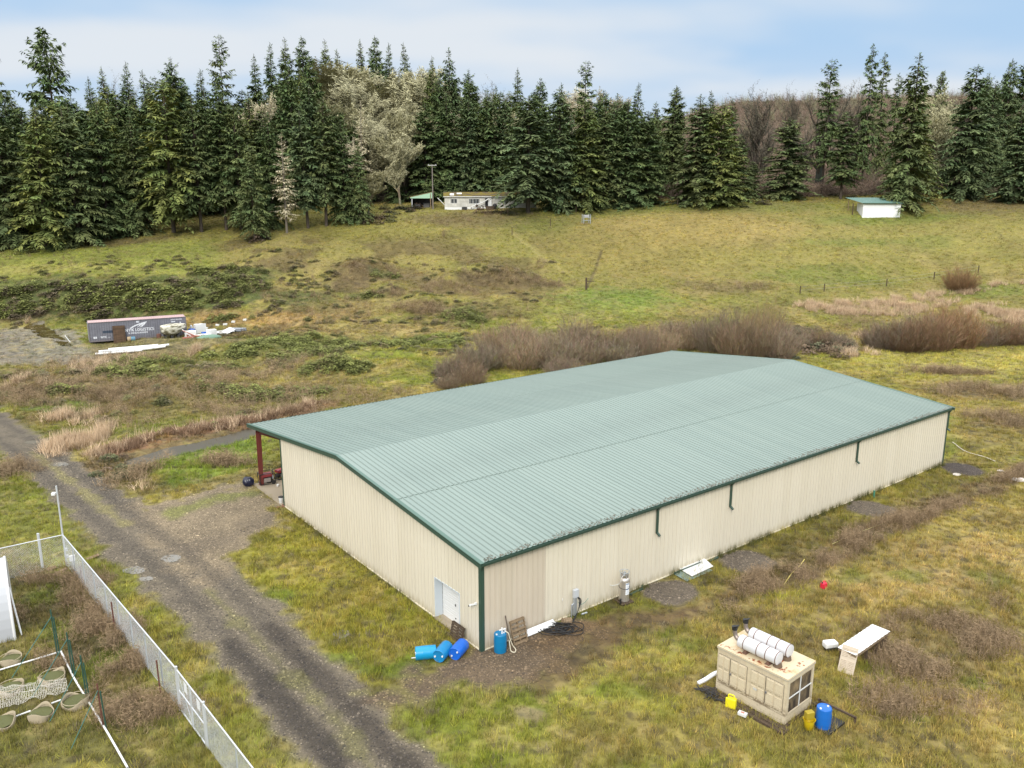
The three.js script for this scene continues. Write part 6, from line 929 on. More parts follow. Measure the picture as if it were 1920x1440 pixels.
// front row along the edge of the meadow: [px, base row, top row, kind, width, tint, words]
const FRONT = [
  [-70, 470, 150, 'full', 1, 0], [25, 464, 215, 'full', 1.05, 0], [88, 468, 195, 'full2', 1.1, 1], [150, 458, 200, 'full3', 1.05, 0], [205, 446, 190, 'full', .9, 2], [262, 440, 215, 'full2', .9, 0],
  [326, 437, 150, 'open2', 1.2, 1, 'light green fir with a visible leaning trunk at the left forest edge'], [378, 435, 172, 'open', 1, 0], [425, 432, 150, 'open', 1, 2], [452, 430, 190, 'open2', .9, 0],
  [478, 452, 270, 'open2', .8, 0, 'fir with a bushy skirt standing out alone on the grass at left'], [512, 428, 210, 'full2', .8, 2], [578, 428, 205, 'open', .95, 3], [612, 424, 180, 'open', .95, 0], [648, 418, 225, 'full3', .8, 2], [676, 418, 260, 'full2', .7, 0],
  [990, 399, 178, 'open2', 1.4, 3, 'big grey green fir with drooping branches in front of the mobile home end'], [1048, 395, 166, 'full3', 1.1, 3], [1092, 393, 186, 'full', 1.1, 4], [1130, 388, 196, 'full2', 1.2, 0], [1172, 387, 186, 'full', 1.15, 5], [1212, 384, 206, 'full3', 1.1, 2],
  [1258, 376, 160, 'open', 1.0, 0, 'open fir with bare lower trunks right of the centre trees'], [1305, 384, 176, 'full2', 1.3, 0], [1345, 386, 190, 'full3', 1.15, 1], [1382, 378, 250, 'full2', 1.3, 0], [1408, 372, 300, 'full', 1.4, 0],
  [1472, 374, 218, 'full3', 1.45, 0, 'round crowned young fir standing alone right of the centre'], [1540, 368, 108, 'sparse', 1.05, 2, 'tall ragged fir beside the round crowned young fir'], [1576, 374, 205, 'open', 1.1, 2, 'narrow shorter fir just right of the tall ragged fir'],
  [1614, 364, 80, 'slim', .9, 2, 'tallest slender fir with a long bare trunk behind the white shed'], [1640, 358, 96, 'slim', .9, 0, 'slender fir second from the tallest one behind the white shed'], [1664, 352, 135, 'slim', .8, 2, 'third slender fir behind the white shed'],
  [1692, 392, 98, 'full2', 1.2, 0, 'tall full fir whose skirt touches the right side of the white shed'], [1706, 376, 190, 'full2', 1.2, 1],
  [1797, 372, 120, 'full', 1.25, 3, 'dark dense conical fir standing right of the shed clearing'], [1838, 366, 150, 'full3', .9, 3], [1868, 362, 108, 'full', .8, 3], [1898, 380, 190, 'spire', 1.3, 3], [1918, 362, 88, 'full3', .85, 3], [1975, 380, 130, 'full', 1, 3], [2040, 384, 110, 'full3', 1, 3],
];
const ord = ['first', 'second', 'third', 'fourth', 'fifth', 'sixth', 'seventh', 'eighth', 'ninth', 'tenth', 'eleventh', 'twelfth', 'thirteenth', 'fourteenth', 'fifteenth'];
const secs = [[-1e4, 480, 'front row fir along the left forest edge'], [480, 760, 'front row fir left of the carport'], [760, 1240, 'front row fir right of the mobile home'], [1240, 1440, 'front row fir at the centre right tree line'], [1440, 1760, 'fir close behind the white shed'], [1760, 1e4, 'dark fir in the group at the right edge']], cnt = secs.map(() => 0);
for (const [px, by, ty, kind, wide, tint, words] of FRONT) {
  const p = at(px, by) || onTerrain(px, 190), h = topH(p, ty); p.y -= .2;
  const si = secs.findIndex((s) => px >= s[0] && px < s[1]); let label = words; if (!label) label = secs[si][2] + ', ' + ord[cnt[si]++] + ' from the left';
  const P = PR[kind], wantR = wide; tree(kind, p, h, label, 'fir tree', undefined, { wide: wantR * clamp(28 / h, .8, 1.25), tint });
}
// dark firs close behind the mobile home, and the taller skyline trees behind the first row
const BACK = [
  [5, 168, 40, 'big', 'big ragged fir with long flat branches at the top left corner'], [128, 172, 52, 'big', 'big ragged fir with tiered branches second from the left corner'],
  [200, 190, 143, 'spire'], [225, 200, 124, 'spire'], [270, 195, 114, 'spire'], [298, 190, 130, 'spire'], [350, 188, 108, 'full3'], [398, 205, 128, 'spire'],
  [437, 205, 62, 'sparse', 'tall broken topped fir rising above the left forest'], [498, 215, 100, 'spire'], [524, 232, 78, 'spire'], [552, 240, 70, 'full2'], [585, 248, 66, 'full'], [625, 252, 74, 'full2'], [652, 250, 92, 'spire'], [688, 248, 72, 'spire'], [716, 250, 66, 'full'], [740, 246, 80, 'spire'], [769, 246, 78, 'spire'],
  [815, 215, 104, 'spire', 'slim fir left of the tall spruce above the mobile home'], [850, 218, 90, 'full2', 'tall pointed spruce rising above the mobile home'], [880, 225, 130, 'full3'],
  [712, 236, 112, 'full3'], [672, 205, 222, 'full2'], [744, 201, 285, 'full'], [640, 204, 196, 'full3'], [800, 203, 190, 'full'], [842, 204, 175, 'full2'], [880, 203, 182, 'full'], [915, 204, 164, 'full2'], [948, 206, 185, 'full'], [985, 204, 190, 'full2'],
  [930, 235, 160, 'spire'], [970, 240, 126, 'spire', 'small pointed fir on the skyline right of the tall spruce'], [1010, 222, 146, 'full3'], [1050, 222, 154, 'spire'], [1093, 226, 112, 'sparse', 'tall ragged fir on the skyline above the centre trees'], [1125, 222, 168, 'full3'], [1152, 220, 175, 'full2'], [1188, 225, 154, 'spire'], [1220, 225, 190, 'full2'], [1258, 240, 160, 'spire'],
  [1318, 235, 168, 'spire'], [1360, 240, 185, 'spire'],
  [1735, 255, 132, 'big', 'rounded pine crown rising behind the firs right of the shed', .5], [1820, 225, 136, 'full3'], [1855, 230, 118, 'spire'], [1885, 225, 98, 'full3'], [1912, 232, 82, 'spire'],
];
let bi = [0, 0, 0];
for (const [px, D, ty, kind, words, wide = 1] of BACK) {
  const p = onTerrain(px, D), h = topH(p, ty); p.y -= .2;
  const zone = px < 480 ? 0 : px < 1000 ? 1 : 2;
  tree(kind, p, Math.max(9, h), words || ['dark fir rising behind the front row of the left forest', 'dark fir rising behind the mobile home and mossy trees', 'dark fir rising behind the right hand tree rows'][zone], 'fir tree', words ? undefined : ['skyline firs of the left forest', 'firs behind the mobile home', 'skyline firs of the right tree rows'][zone], { wide: wide * clamp(28 / h, .75, 1.3), tint: [0, 2, 3, 5, 4][Math.floor(rnd() * 5)] });
}
// forest interior
{
  const env = pchip([[-200, 190], [0, 205], [100, 195], [200, 185], [300, 165], [430, 165], [500, 150], [600, 125], [700, 120], [780, 130], [830, 160], [900, 175], [1000, 190], [1100, 200], [1200, 215], [1280, 225]]);
  const fr = pchip([[-200, 156], [0, 158], [150, 160], [330, 172], [500, 180], [700, 195], [760, 206], [1000, 208], [1100, 202], [1250, 203]]);
  for (let i = 0; i < 175; i++) {
    const px = -160 + 1410 * ((i * .618034) % 1), D = fr(px) + 3 + 52 * ((i * .7548) % 1), p = onTerrain(px, D); if (px > 600 && px < 805 && (rnd() < .8 || D > 196)) continue;
    const h = clamp(topH(p, env(px) - 28 + rr(0, 80)), 8, 37); p.y -= .2;
    const k = ['full', 'full2', 'full3', 'spire', 'open', 'open2', 'sparse'][Math.floor(rnd() * 7)];
    tree(k, p, h, px < 480 ? 'dark fir crowded inside the left forest' : px < 1000 ? 'dark fir crowded in the woods behind the mobile home' : 'dark fir crowded behind the centre trees', 'fir tree', px < 480 ? 'firs inside the left forest' : px < 1000 ? 'firs in the woods behind the mobile home' : 'firs behind the centre trees', { wide: clamp(28 / h, .8, 1.35), tint: [0, 5, 2, 3, 1, 4][Math.floor(rnd() * 6)] });
  }
}
// winter broadleaf trees
const BARE = [
  [538, 437, 250, 'snag', 'pale moss covered dead tree at the forest edge among dark firs', 1.05], [690, 408, 322, 'oaky', 'low spreading pale mossy tree left of the carport', 1.25], [665, 190, 250, 'tall', 'thin pale mossy tree left of the low spreading one', .8], [682, 193, 190, 'snag', 'tall moss hung snag behind the low spreading mossy tree', .8], [752, 196, 250, 'oaky2', 'pale mossy tree directly behind the carport roof', 1],
  [640, 228, 122, 'oaky', 0, 1], [700, 228, 118, 'oaky', 0, 1.05], [665, 222, 130, 'oaky2', 0, 1.1], [738, 224, 128, 'oaky2', 0, 1.1], [722, 214, 168, 'oaky', 0, 1.1], [615, 224, 150, 'oaky2', 0, 1], [655, 210, 190, 'oaky', 0, 1], [765, 210, 200, 'oaky', 0, 1], [700, 206, 215, 'oaky2', 0, 1], [738, 203, 235, 'oaky', 0, 1], [768, 224, 122, 'oaky', 0, 1], [790, 222, 138, 'oaky2', 0, .9], [758, 212, 185, 'oaky2', 0, 1], [690, 212, 190, 'oaky2', 0, .95], [783, 208, 215, 'oaky', 0, .9],
  [855, 214, 200, 'tall', 0, .9], [878, 210, 225, 'oaky2', 0, .8], [965, 216, 205, 'oaky', 0, .8], [1085, 238, 150, 'tall', 'bare pale tree beside the ragged skyline fir', .9], [915, 245, 142, 'bare', 'rounded bare tree on the skyline right of the spruce', 1], [1155, 240, 170, 'tall', 'pale bare tree on the skyline above the centre trees', 1],
  [232, 205, 130, 'bare', 'bare grey tree between spires on the left skyline', .9], [487, 190, 175, 'tall', 'thin grey bare tree inside the left forest', .7],
  [1400, 235, 154, 'bare', 'branching bare tree with dark trunk on the right skyline', 1], [1420, 230, 215, 'bare', 'shorter bare tree leaning right of the branching bare tree', .9], [1470, 245, 154, 'bare', 'lollipop shaped bare tree on the right skyline', .7], [1500, 222, 230, 'bare', 'low bare tree in front of the brush hill', .8], [1525, 212, 128, 'bare', 'grey bare tree leaning beside the tall ragged fir', .8], [1592, 215, 148, 'bare', 'thin bare tree left of the tallest slender fir', .7],
  [1722, 218, 165, 'oaky2', 'pale mossy tree right of the full fir by the shed', .8], [1745, 208, 215, 'oaky', 'pale tangled tree in the gap before the right hand firs', .9], [1760, 224, 178, 'bare', 'grey bare thicket tree left of the dark conical fir', 1], [1735, 200, 300, 'oaky2', 'low pale tree at the bottom of the gap by the right firs', .9], [1785, 240, 170, 'bare', 'grey bare tree behind the dark conical fir', 1],
];
for (const [px, D, ty, kind, words, wide] of BARE) { const p = D > 300 ? at(px, D) : onTerrain(px, D), h = topH(p, ty); tree(kind, p, h / (kind === 'snag' ? 1 : 1.0), words || 'pale mossy bare tree in the broad mass above the mobile home', 'bare tree', words ? undefined : 'pale mossy trees on the wooded hill', { wide }); }

// ---------------------------------------------------------------- shrubs
function willow({ seed, r = 3, h = 3.2, n = 260, colA = [.19, .145, .10], colB = [.36, .285, .20], upright = .5 }) {
  const q = mulberry(seed), r_ = (a, b) => a + (b - a) * q(), S = new Soup();
  const seg = (a, b, w0, w1, col) => { const d = [b[0] - a[0], b[1] - a[1], b[2] - a[2]]; for (const [ux, uz] of [[1, .2], [-.3, 1]]) { S.tri([a[0] - ux * w0, a[1], a[2] - uz * w0], [a[0] + ux * w0, a[1], a[2] + uz * w0], [b[0] + ux * w1, b[1], b[2] + uz * w1], col); } };
  for (let i = 0; i < n; i++) {
    const a = r_(0, 6.283), e = Math.sqrt(q()), bx_ = Math.cos(a) * e * r * .5, bz_ = Math.sin(a) * e * r * .5, out = e * (1 - upright * .5) + r_(-.1, .15), L_ = h * r_(.5, 1.15) * (1 - .4 * e * e);
    let p = [bx_, 0, bz_], d = [Math.cos(a) * out, 1, Math.sin(a) * out], t = r_(0, 1), col = [0, 1, 2].map((k) => mixn(colA[k], colB[k], t));
    for (let s = 0; s < 4; s++) {
      d = [d[0] + r_(-.34, .34), d[1] + r_(-.14, .16), d[2] + r_(-.34, .34)]; const l = Math.hypot(...d); d = d.map((v) => v / l); const b = [p[0] + d[0] * L_ / 4, p[1] + d[1] * L_ / 4, p[2] + d[2] * L_ / 4];
      seg(p, b, .022 - s * .004, .017 - s * .004, col);
      for (let k = 0; k < 3 + s; k++) { const u = q(), o = p.map((v, m) => mixn(v, b[m], u)), e2 = [d[0] + r_(-1.1, 1.1), d[1] + r_(-.5, .5), d[2] + r_(-1.1, 1.1)], l2 = Math.hypot(...e2), tl = L_ * r_(.15, .42); seg(o, [o[0] + e2[0] / l2 * tl, o[1] + e2[1] / l2 * tl, o[2] + e2[2] / l2 * tl], .011, .004, col.map((c) => c * r_(.85, 1.3))); }
      p = b;
    }
  }
  return S.geo();
}
const WIL = [willow({ seed: 61, r: 3.6, h: 3.4 }), willow({ seed: 62, r: 3.2, h: 3.8, colA: [.21, .165, .11], colB: [.40, .33, .235] }), willow({ seed: 63, r: 3.4, h: 2.9, n: 420, colA: [.20, .13, .075], colB: [.34, .225, .125], upright: .3 }), willow({ seed: 64, r: 2.2, h: 6.2, n: 120, colA: [.22, .17, .09], colB: [.36, .29, .14], upright: .9 })];
const willM = [[.82, .8, .78], [.66, .65, .64], [1.0, .95, .86], [.76, .7, .62]].map((c) => { const m = new THREE.MeshStandardMaterial({ vertexColors: true, roughness: .95, side: THREE.DoubleSide }); m.color.setRGB(...c); return m; });
rnd = mulberry(202);
function shrub(k, px, py, hpx, wpx, label, group) {
  const p = at(px, py), dep = -p.z * cp + sp * (CAMY - p.y), m = dep / FPX, G = WIL[k]; G.computeBoundingBox(); const b = G.boundingBox;
  const o = obj('willow_shrub', G, willM[Math.floor(rnd() * 4)]); o.position.copy(p).setY(p.y - .1); const sx = wpx * m / (b.max.x - b.min.x), sy = hpx * m / b.max.y * 1.02; o.scale.set(sx, sy, sx); o.rotation.y = rr(0, 6.28);
  return tag(o, label, 'shrub', group);
}
const wl = 'bare brown willow thicket bush along the ditch behind the barn', wg = 'willow bushes behind the barn';
for (const [px, py, h, w, k] of [[860, 705, 90, 120, 0], [890, 700, 100, 120, 1], [845, 712, 70, 100, 1], [920, 690, 105, 120, 1], [980, 690, 95, 130, 0], [1040, 690, 105, 130, 1], [1100, 680, 95, 120, 0], [1160, 680, 90, 120, 1], [1200, 672, 85, 90, 0], [930, 660, 70, 110, 0], [1010, 652, 75, 110, 1], [1080, 650, 70, 110, 0], [1140, 650, 60, 100, 1], [880, 720, 60, 90, 0], [1060, 705, 70, 110, 0], [1220, 655, 75, 100, 1], [1190, 640, 60, 90, 0], [1240, 668, 70, 90, 0], [840, 728, 40, 80, 1], [970, 640, 50, 90, 0]]) shrub(k, px, py, h * rr(.62, 1.12), w, wl, wg);
const wl2 = 'bare brown willow bush in the thicket beyond the barn ridge', wg2 = 'willow bushes beyond the barn ridge';
for (const [px, py, h, w, k] of [[1280, 655, 75, 100, 0], [1330, 660, 95, 110, 1], [1380, 668, 110, 120, 0], [1420, 668, 115, 120, 1], [1460, 672, 90, 100, 0], [1310, 632, 60, 100, 1], [1370, 640, 80, 110, 1], [1440, 640, 80, 100, 0], [1260, 625, 40, 80, 0], [1490, 652, 70, 90, 1], [1530, 648, 55, 90, 0], [1575, 652, 45, 80, 1], [1470, 630, 60, 80, 1]]) shrub(k, px, py, h * rr(.6, 1.1), w, wl2, wg2);
shrub(3, 1436, 655, 150, 80, 'thin yellowish sapling clump rising out of the thicket beyond the barn ridge'); shrub(3, 1405, 650, 125, 70, 'pale sapling clump left of the thin yellowish one');
const wl3 = 'reddish brown willow bush in the large mound at the right marsh', wg3 = 'willow bushes at the right marsh';
for (const [px, py, h, w, k] of [[1660, 655, 80, 110, 0], [1700, 658, 90, 120, 2], [1745, 655, 100, 130, 2], [1790, 650, 100, 130, 2], [1835, 648, 95, 120, 0], [1880, 645, 85, 110, 2], [1930, 645, 78, 110, 0], [1720, 632, 70, 120, 0], [1780, 622, 72, 120, 2], [1640, 650, 60, 80, 0]]) shrub(k, px, py, h * rr(.7, 1.08), w, wl3, wg3);
shrub(2, 1800, 544, 56, 84, 'round reddish brown willow bush standing alone on the lower right meadow');
// ---------------------------------------------------------------- ground cover
function tuft(seed, n, h, spread, w, lay = .5) { const q = mulberry(seed), r_ = (a, b) => a + (b - a) * q(), S = new Soup(); for (let i = 0; i < n; i++) { const a = r_(0, 6.28), e = Math.sqrt(q()) * spread * .6, x = Math.cos(a) * e, z = Math.sin(a) * e, b = r_(0, 6.28), l = h * r_(.5, 1.1), o = l * lay * r_(.2, 1.3), tx = x + Math.cos(b) * o, tz = z + Math.sin(b) * o, k = r_(.75, 1.25), ww = w * r_(.6, 1.2), c = Math.cos(b + 1.57) * ww, s = Math.sin(b + 1.57) * ww; S.tri([x - c, -.03, z - s], [x + c, -.03, z + s], [tx, l, tz], [k, k, k]); } return S.geo(); }
const barnFree = (x, z, m = 0.1) => { const [u, v] = barnUV(x, z); return u < -m || v < -m || u > L + m || v > W + m; };
const coverM = new THREE.MeshStandardMaterial({ vertexColors: true, roughness: 1, side: THREE.DoubleSide });
function scatter(name, label, cat, geo, list) {
  const o = new THREE.InstancedMesh(geo, coverM, list.length), M = new THREE.Matrix4(), Q = new THREE.Quaternion(), c = new THREE.Color(), Y = V(0, 1, 0);
  list.forEach(([x, y, z, s, sy, col], i) => { M.compose(V(x, y, z), Q.setFromAxisAngle(Y, h2(i, 3) * 6.28), V(s, sy, s)); o.setMatrixAt(i, M); c.setRGB(...col); o.setColorAt(i, c); });
  o.name = numbered(name); o.castShadow = o.receiveShadow = true; scene.add(o); return tag(o, label, cat, undefined, 'stuff');
}
rnd = mulberry(303);
{
  const A = [[], [], []], weeds = [], GB = GRASSK;
  const bands = [[22, 40, 26], [40, 60, 17], [60, 90, 9], [90, 125, 5.5], [125, 205, 3]];
  for (const [D0, D1, dens] of bands) {
    const area = (D1 * D1 - D0 * D0) / 2 * 1.36, n = Math.round(area * dens);
    for (let i = 0; i < n; i++) {
      const D = Math.sqrt(mixn(D0 * D0, D1 * D1, rnd())), x = (rnd() * 2 - 1) * .68 * (D + 5), z = -D; if (!barnFree(x, z)) continue;
      const g = groundInfo(x, z); if (rnd() > g[3] || g[4] > .5 && rnd() > .04) continue;
      const y = H(x, z), k = GB * rr(.6, 1.45) * lum(x, z), gn = rnd(), far = D > 90 ? 1.5 : D > 60 ? 1.2 : 1, patchy = .55 + .9 * fbm(x * .35, z * .35, 2);
      clump(x, z, ck); const dry = rnd() < .14 + ck[0], dk_ = rnd() < ck[1] * .6, col = dry ? [g[0] * k * 1.22 + .02, g[1] * k * 1.1 + .014, g[2] * k * 1.1 + .005] : [g[0] * k * (1 - .12 * (gn > .7)), g[1] * k * 1.0, g[2] * k * .72];
      if (dk_) { col[0] = .11 * k; col[1] = .09 * k; col[2] = .05 * k; } A[Math.floor(rnd() * 3)].push([x, y, z, rr(.7, 1.3) * far, rr(.55, 1.25) * patchy * (D > 90 ? 1.1 : 1), col]);
    }
  }
  [0, 1, 2].forEach((k) => scatter('grass', ['short mixed grass covering the valley floor and meadow', 'rough tussocky grass over the whole field', 'thin dry grass among the green over the field'][k], 'grass', [tuft(71, 16, .2, .3, .012), tuft(72, 20, .26, .34, .012, .8), tuft(73, 12, .32, .24, .01, .5)][k], A[k]));
}
// weeds and brush: upright dead stems
{
  const list = [], reeds = [], bram = [], bank = [];
  const weedG = (() => { const q = mulberry(81), S = new Soup(), r_ = (a, b) => a + (b - a) * q(); for (let i = 0; i < 7; i++) { const x = r_(-.3, .3), z = r_(-.3, .3), h = r_(.25, .75), tx = x + r_(-.25, .25), tz = z + r_(-.25, .25), k = r_(.7, 1.3), w = .007; S.tri([x - w, -.02, z], [x + w, -.02, z + w], [tx, h, tz], [k, k, k]); for (let j = 0; j < 5; j++) { const f = r_(.3, 1), a = [mixn(x, tx, f), h * f, mixn(z, tz, f)], l = r_(.08, .26), t = r_(0, 6.28), k2 = k * r_(.8, 1.3); S.tri([a[0] - w, a[1], a[2]], [a[0] + w, a[1] + w, a[2]], [a[0] + Math.cos(t) * l, a[1] + r_(-.04, .2), a[2] + Math.sin(t) * l], [k2, k2, k2]); } } for (let i = 0; i < 10; i++) { const a = r_(0, 6.28), e = r_(0, .4), l = r_(.1, .3), t = r_(0, 6.28), k = r_(.8, 1.4), x = Math.cos(a) * e, z = Math.sin(a) * e; S.tri([x - .012, 0, z], [x + .012, 0, z + .01], [x + Math.cos(t) * l, r_(.03, .14), z + Math.sin(t) * l], [k, k, k]); } return S.geo(); })();
  const inBlob = (px, py, rx, ry, n, f) => { const c = at(px, py); if (!c) return; const nn = at(px, py - ry), dep = cp * -c.z + sp * CAMY, R = rx * dep / FPX, Rz = Math.max(.4, nn ? Math.abs(nn.z - c.z) : R); for (let i = 0; i < n; i++) { const a = rnd() * 6.283, e = Math.sqrt(rnd()) * 1.25, x = c.x + Math.cos(a) * e * R, z = c.z + Math.sin(a) * e * Rz; if (rnd() > 1.5 * (1 - e * e / 1.56) || fbm(x * .42 + 9, z * .42, 3) + rr(-.09, .09) < .47) continue; if (barnFree(x, z, .3)) f(x, H(x, z), z, -z); } };
  const dead = (x, y, z) => { const k = rr(.7, 1.3); list.push([x, y, z, rr(.7, 1.3), rr(.6, 1.4), [.235 * k, .165 * k, .095 * k]]); };
  for (const b of [[60, 1080, 70, 20, 260], [110, 1150, 80, 26, 300], [200, 1200, 60, 34, 320], [230, 1280, 45, 50, 340], [260, 1340, 60, 40, 200], [150, 1100, 50, 24, 240], [130, 1240, 60, 24, 160], [350, 1330, 30, 20, 60], [160, 1170, 40, 30, 160]]) inBlob(...b, dead);
  for (const b of [[1780, 1200, 110, 40, 700], [1700, 1250, 70, 30, 300], [1660, 1320, 60, 24, 160], [1870, 1130, 50, 40, 200], [1560, 1170, 80, 20, 120], [1800, 1330, 100, 30, 160], [1440, 1150, 70, 20, 140]]) inBlob(...b, dead);
  { const P = pl([[1400, 1112], [1500, 1072], [1640, 1002], [1760, 952], [1900, 902], [1960, 872]]); for (let i = 0; i < 1900; i++) { const s = rnd() * (P.length - 1), k = Math.floor(s), f = s - k, x = mixn(P[k][0], P[k + 1][0], f) + (rr(-1, 1) + rr(-1, 1)) * .55, z = mixn(P[k][1], P[k + 1][1], f) + (rr(-1, 1) + rr(-1, 1)) * .55; if (fbm(x * .5, z * .5, 3) > .47) dead(x, H(x, z), z); } }
  for (const b of [[200, 690, 220, 26, 900], [130, 735, 120, 24, 800], [330, 720, 140, 30, 900], [500, 700, 130, 24, 500], [640, 740, 130, 20, 400], [250, 880, 50, 30, 300], [420, 776, 160, 20, 500], [1850, 735, 100, 14, 500], [1880, 790, 60, 14, 300], [1800, 700, 70, 4, 300], [1730, 696, 40, 4, 100], [700, 505, 40, 14, 240], [840, 548, 50, 20, 300], [790, 578, 60, 12, 240], [950, 520, 110, 16, 400], [880, 412, 110, 12, 400], [735, 545, 40, 10, 200], [1020, 495, 16, 5, 60], [1360, 540, 90, 10, 200], [830, 438, 8, 6, 40], [1600, 610, 60, 20, 300], [1490, 640, 60, 24, 300], [10, 885, 24, 16, 150], [430, 868, 50, 6, 160], [40, 890, 40, 20, 80], [700, 590, 300, 40, 500], [550, 540, 200, 30, 300]]) inBlob(...b, (x, y, z) => { const k = rr(.7, 1.3); list.push([x, y, z, rr(1.1, 2), rr(.9, 1.8), [.245 * k, .175 * k, .10 * k]]); });
  // brambles: leafy mounds
  const S = new Soup(), q = mulberry(91); for (let i = 0; i < 230; i++) { const a = q() * 6.28, e = Math.sqrt(q()), x = Math.cos(a) * e * .8, z = Math.sin(a) * e * .8, y = .55 * (1 - e * e) * (.35 + .75 * q()), s = .045 + .06 * q(), t = q() * 6.28, k = .65 + .7 * q(), c = Math.cos(t) * s, d = Math.sin(t) * s, u = (q() - .3) * s; S.tri([x - c, y, z - d], [x + c, y + u, z + d], [x - d, y + s * .4, z + c], [k, k, k]); S.tri([x - c, y, z - d], [x + d, y + u, z - c], [x + c, y + u, z + d], [k * .9, k * .9, k * .9]); }
  const leaf = (x, y, z, c, s = 1) => { const k = rr(.65, 1.3); bram.push([x, y - .1, z, rr(.7, 1.4) * s, rr(.6, 1.5) * s, c.map((v) => v * k)]); };
  const gB = [.17, .185, .045], gD = [.085, .09, .045], gR = [.16, .11, .07];
  for (let i = 0; i < 15000; i++) { const D = rr(62, 150), x = (rnd() * 2 - 1) * .66 * (D + 5), z = -D, k = rough(x, z); if (rnd() > k || !barnFree(x, z, .3)) continue; if (colOf(x, D) > 1060 && D > 118) continue; const n = fbm(x * .16 + 40, z * .16, 3), g = groundInfo(x, z); if (g[3] < .5) continue; const b = rr(.6, 1.3); if (n > .5 && rnd() < .5) list.push([x, H(x, z), z, rr(.8, 1.7), rr(.6, 1.4), [.22 * b, .15 * b, .085 * b]]); else if (fbm(x * .3 + 9, z * .3, 3) > .61) leaf(x, H(x, z), z, rnd() < .55 ? [.13, .135, .042] : rnd() < .5 ? [.20, .15, .085] : [.16, .14, .075], .7); }
  scatter('dead_weeds', 'dry brown weeds and dead stems standing in the rough ground', 'weeds', weedG, list);
  const reed = (x, y, z) => { const k = rr(.7, 1.25); reeds.push([x, y, z, rr(.7, 1.4), rr(.5, 1.4), [.54 * k, .40 * k, .26 * k]]); };
  for (const b of [[1560, 580, 60, 14, 500], [1640, 580, 90, 12, 700], [1720, 568, 70, 10, 500], [1870, 590, 60, 18, 700], [1920, 600, 50, 20, 500], [1780, 552, 60, 5, 240], [1900, 535, 40, 4, 200], [1640, 632, 40, 8, 160], [1570, 650, 40, 10, 140], [1610, 665, 30, 8, 140], [150, 825, 40, 20, 400], [110, 785, 20, 10, 100], [190, 850, 24, 12, 90], [180, 690, 40, 8, 120], [215, 680, 30, 8, 120], [268, 913, 16, 8, 100], [140, 695, 30, 12, 140], [20, 720, 20, 14, 90], [365, 660, 8, 10, 30], [60, 602, 30, 6, 80], [160, 790, 16, 8, 50]]) inBlob(...b, reed);
  const rust = (x, y, z) => { const k = rr(.7, 1.2); reeds.push([x, y, z, rr(.8, 1.3), rr(.3, .75), [.24 * k, .15 * k, .09 * k]]); };
  { const P = pl([[200, 848], [330, 815], [480, 790], [600, 758]]); for (let i = 0; i < 560; i++) { const s = rnd() * (P.length - 1), k = Math.floor(s), f = s - k, x = mixn(P[k][0], P[k + 1][0], f) + rr(-1, 1), z = mixn(P[k][1], P[k + 1][1], f) + rr(-1, 1) + rr(-.8, .8); if (fbm(x * .5, z * .5 + 3, 3) > .45 && barnFree(x, z, .3)) (rnd() < .12 ? reed : rust)(x, H(x, z), z); } }
  scatter('dry_reeds', 'pale tan reeds and cattails along the ditches and marsh', 'reeds', tuft(82, 26, .9, .55, .016, .8), reeds);
  for (const b of [[120, 548, 180, 14, 420], [300, 545, 150, 18, 420], [100, 575, 130, 14, 240], [330, 565, 130, 14, 300], [440, 535, 60, 16, 160], [420, 510, 60, 10, 100], [200, 590, 30, 8, 40]]) inBlob(...b, (x, y, z) => leaf(x, y, z, rnd() < .75 ? gB : [.13, .1, .06], 1.25));
  for (const b of [[550, 652, 100, 18, 200], [430, 600, 36, 8, 50], [330, 685, 110, 8, 130], [640, 648, 110, 10, 140], [725, 520, 26, 8, 40], [870, 590, 36, 10, 50], [690, 556, 36, 6, 30], [820, 640, 50, 8, 60], [450, 668, 70, 8, 90], [240, 700, 60, 8, 70], [500, 740, 120, 10, 110], [640, 690, 80, 14, 110], [130, 735, 30, 6, 30]]) inBlob(...b, (x, y, z) => leaf(x, y, z, gB, 1.1));
  for (const b of [[840, 705, 30, 14, 90], [1510, 640, 50, 26, 260], [1545, 640, 30, 20, 120], [1440, 650, 30, 20, 50]]) inBlob(...b, (x, y, z) => leaf(x, y, z, rnd() < .6 ? gD : gR, 1.3));
  for (const b of [[225, 885, 34, 15, 420], [210, 868, 22, 9, 130]]) inBlob(...b, (x, y, z) => leaf(x, y, z, rnd() < .65 ? [.095, .105, .045] : gR, .62));
  for (const b of [[960, 400, 60, 3, 20], [740, 395, 40, 6, 90], [700, 410, 30, 8, 40], [1310, 375, 40, 6, 60], [1400, 376, 30, 6, 40], [480, 452, 20, 6, 60], [1340, 372, 20, 10, 60], [1600, 365, 120, 6, 120], [1740, 360, 30, 8, 60]]) inBlob(...b, (x, y, z) => leaf(x, y, z, rnd() < .6 ? gD : gR, 1.5));
  scatter('brambles', 'low leafy bramble mounds on the banks and ditches', 'brambles', S.geo(), bram);
  // weeds along the foot of the barn walls
  const foot = []; for (let i = 0; i < 520; i++) { const u = rr(8, L), p = barnAt(u, 0, -rr(.05, .35)); const k = rr(.7, 1.3); if (fbm(u * .7, 5, 2) > .42) foot.push([p.x, 0, p.z, rr(.5, 1), rr(.5, 1.5), [.10 * k, .10 * k, .03 * k]]); } for (let i = 0; i < 160; i++) { const v = rr(6, 20), p = barnAt(-rr(.05, .3), 0, v); const k = rr(.7, 1.3); foot.push([p.x, 0, p.z, rr(.5, 1), rr(.3, .8), [.12 * k, .11 * k, .035 * k]]); }
  scatter('wall_weeds', 'green weeds growing along the foot of the barn walls', 'weeds', tuft(83, 14, .34, .25, .012, .4), foot);
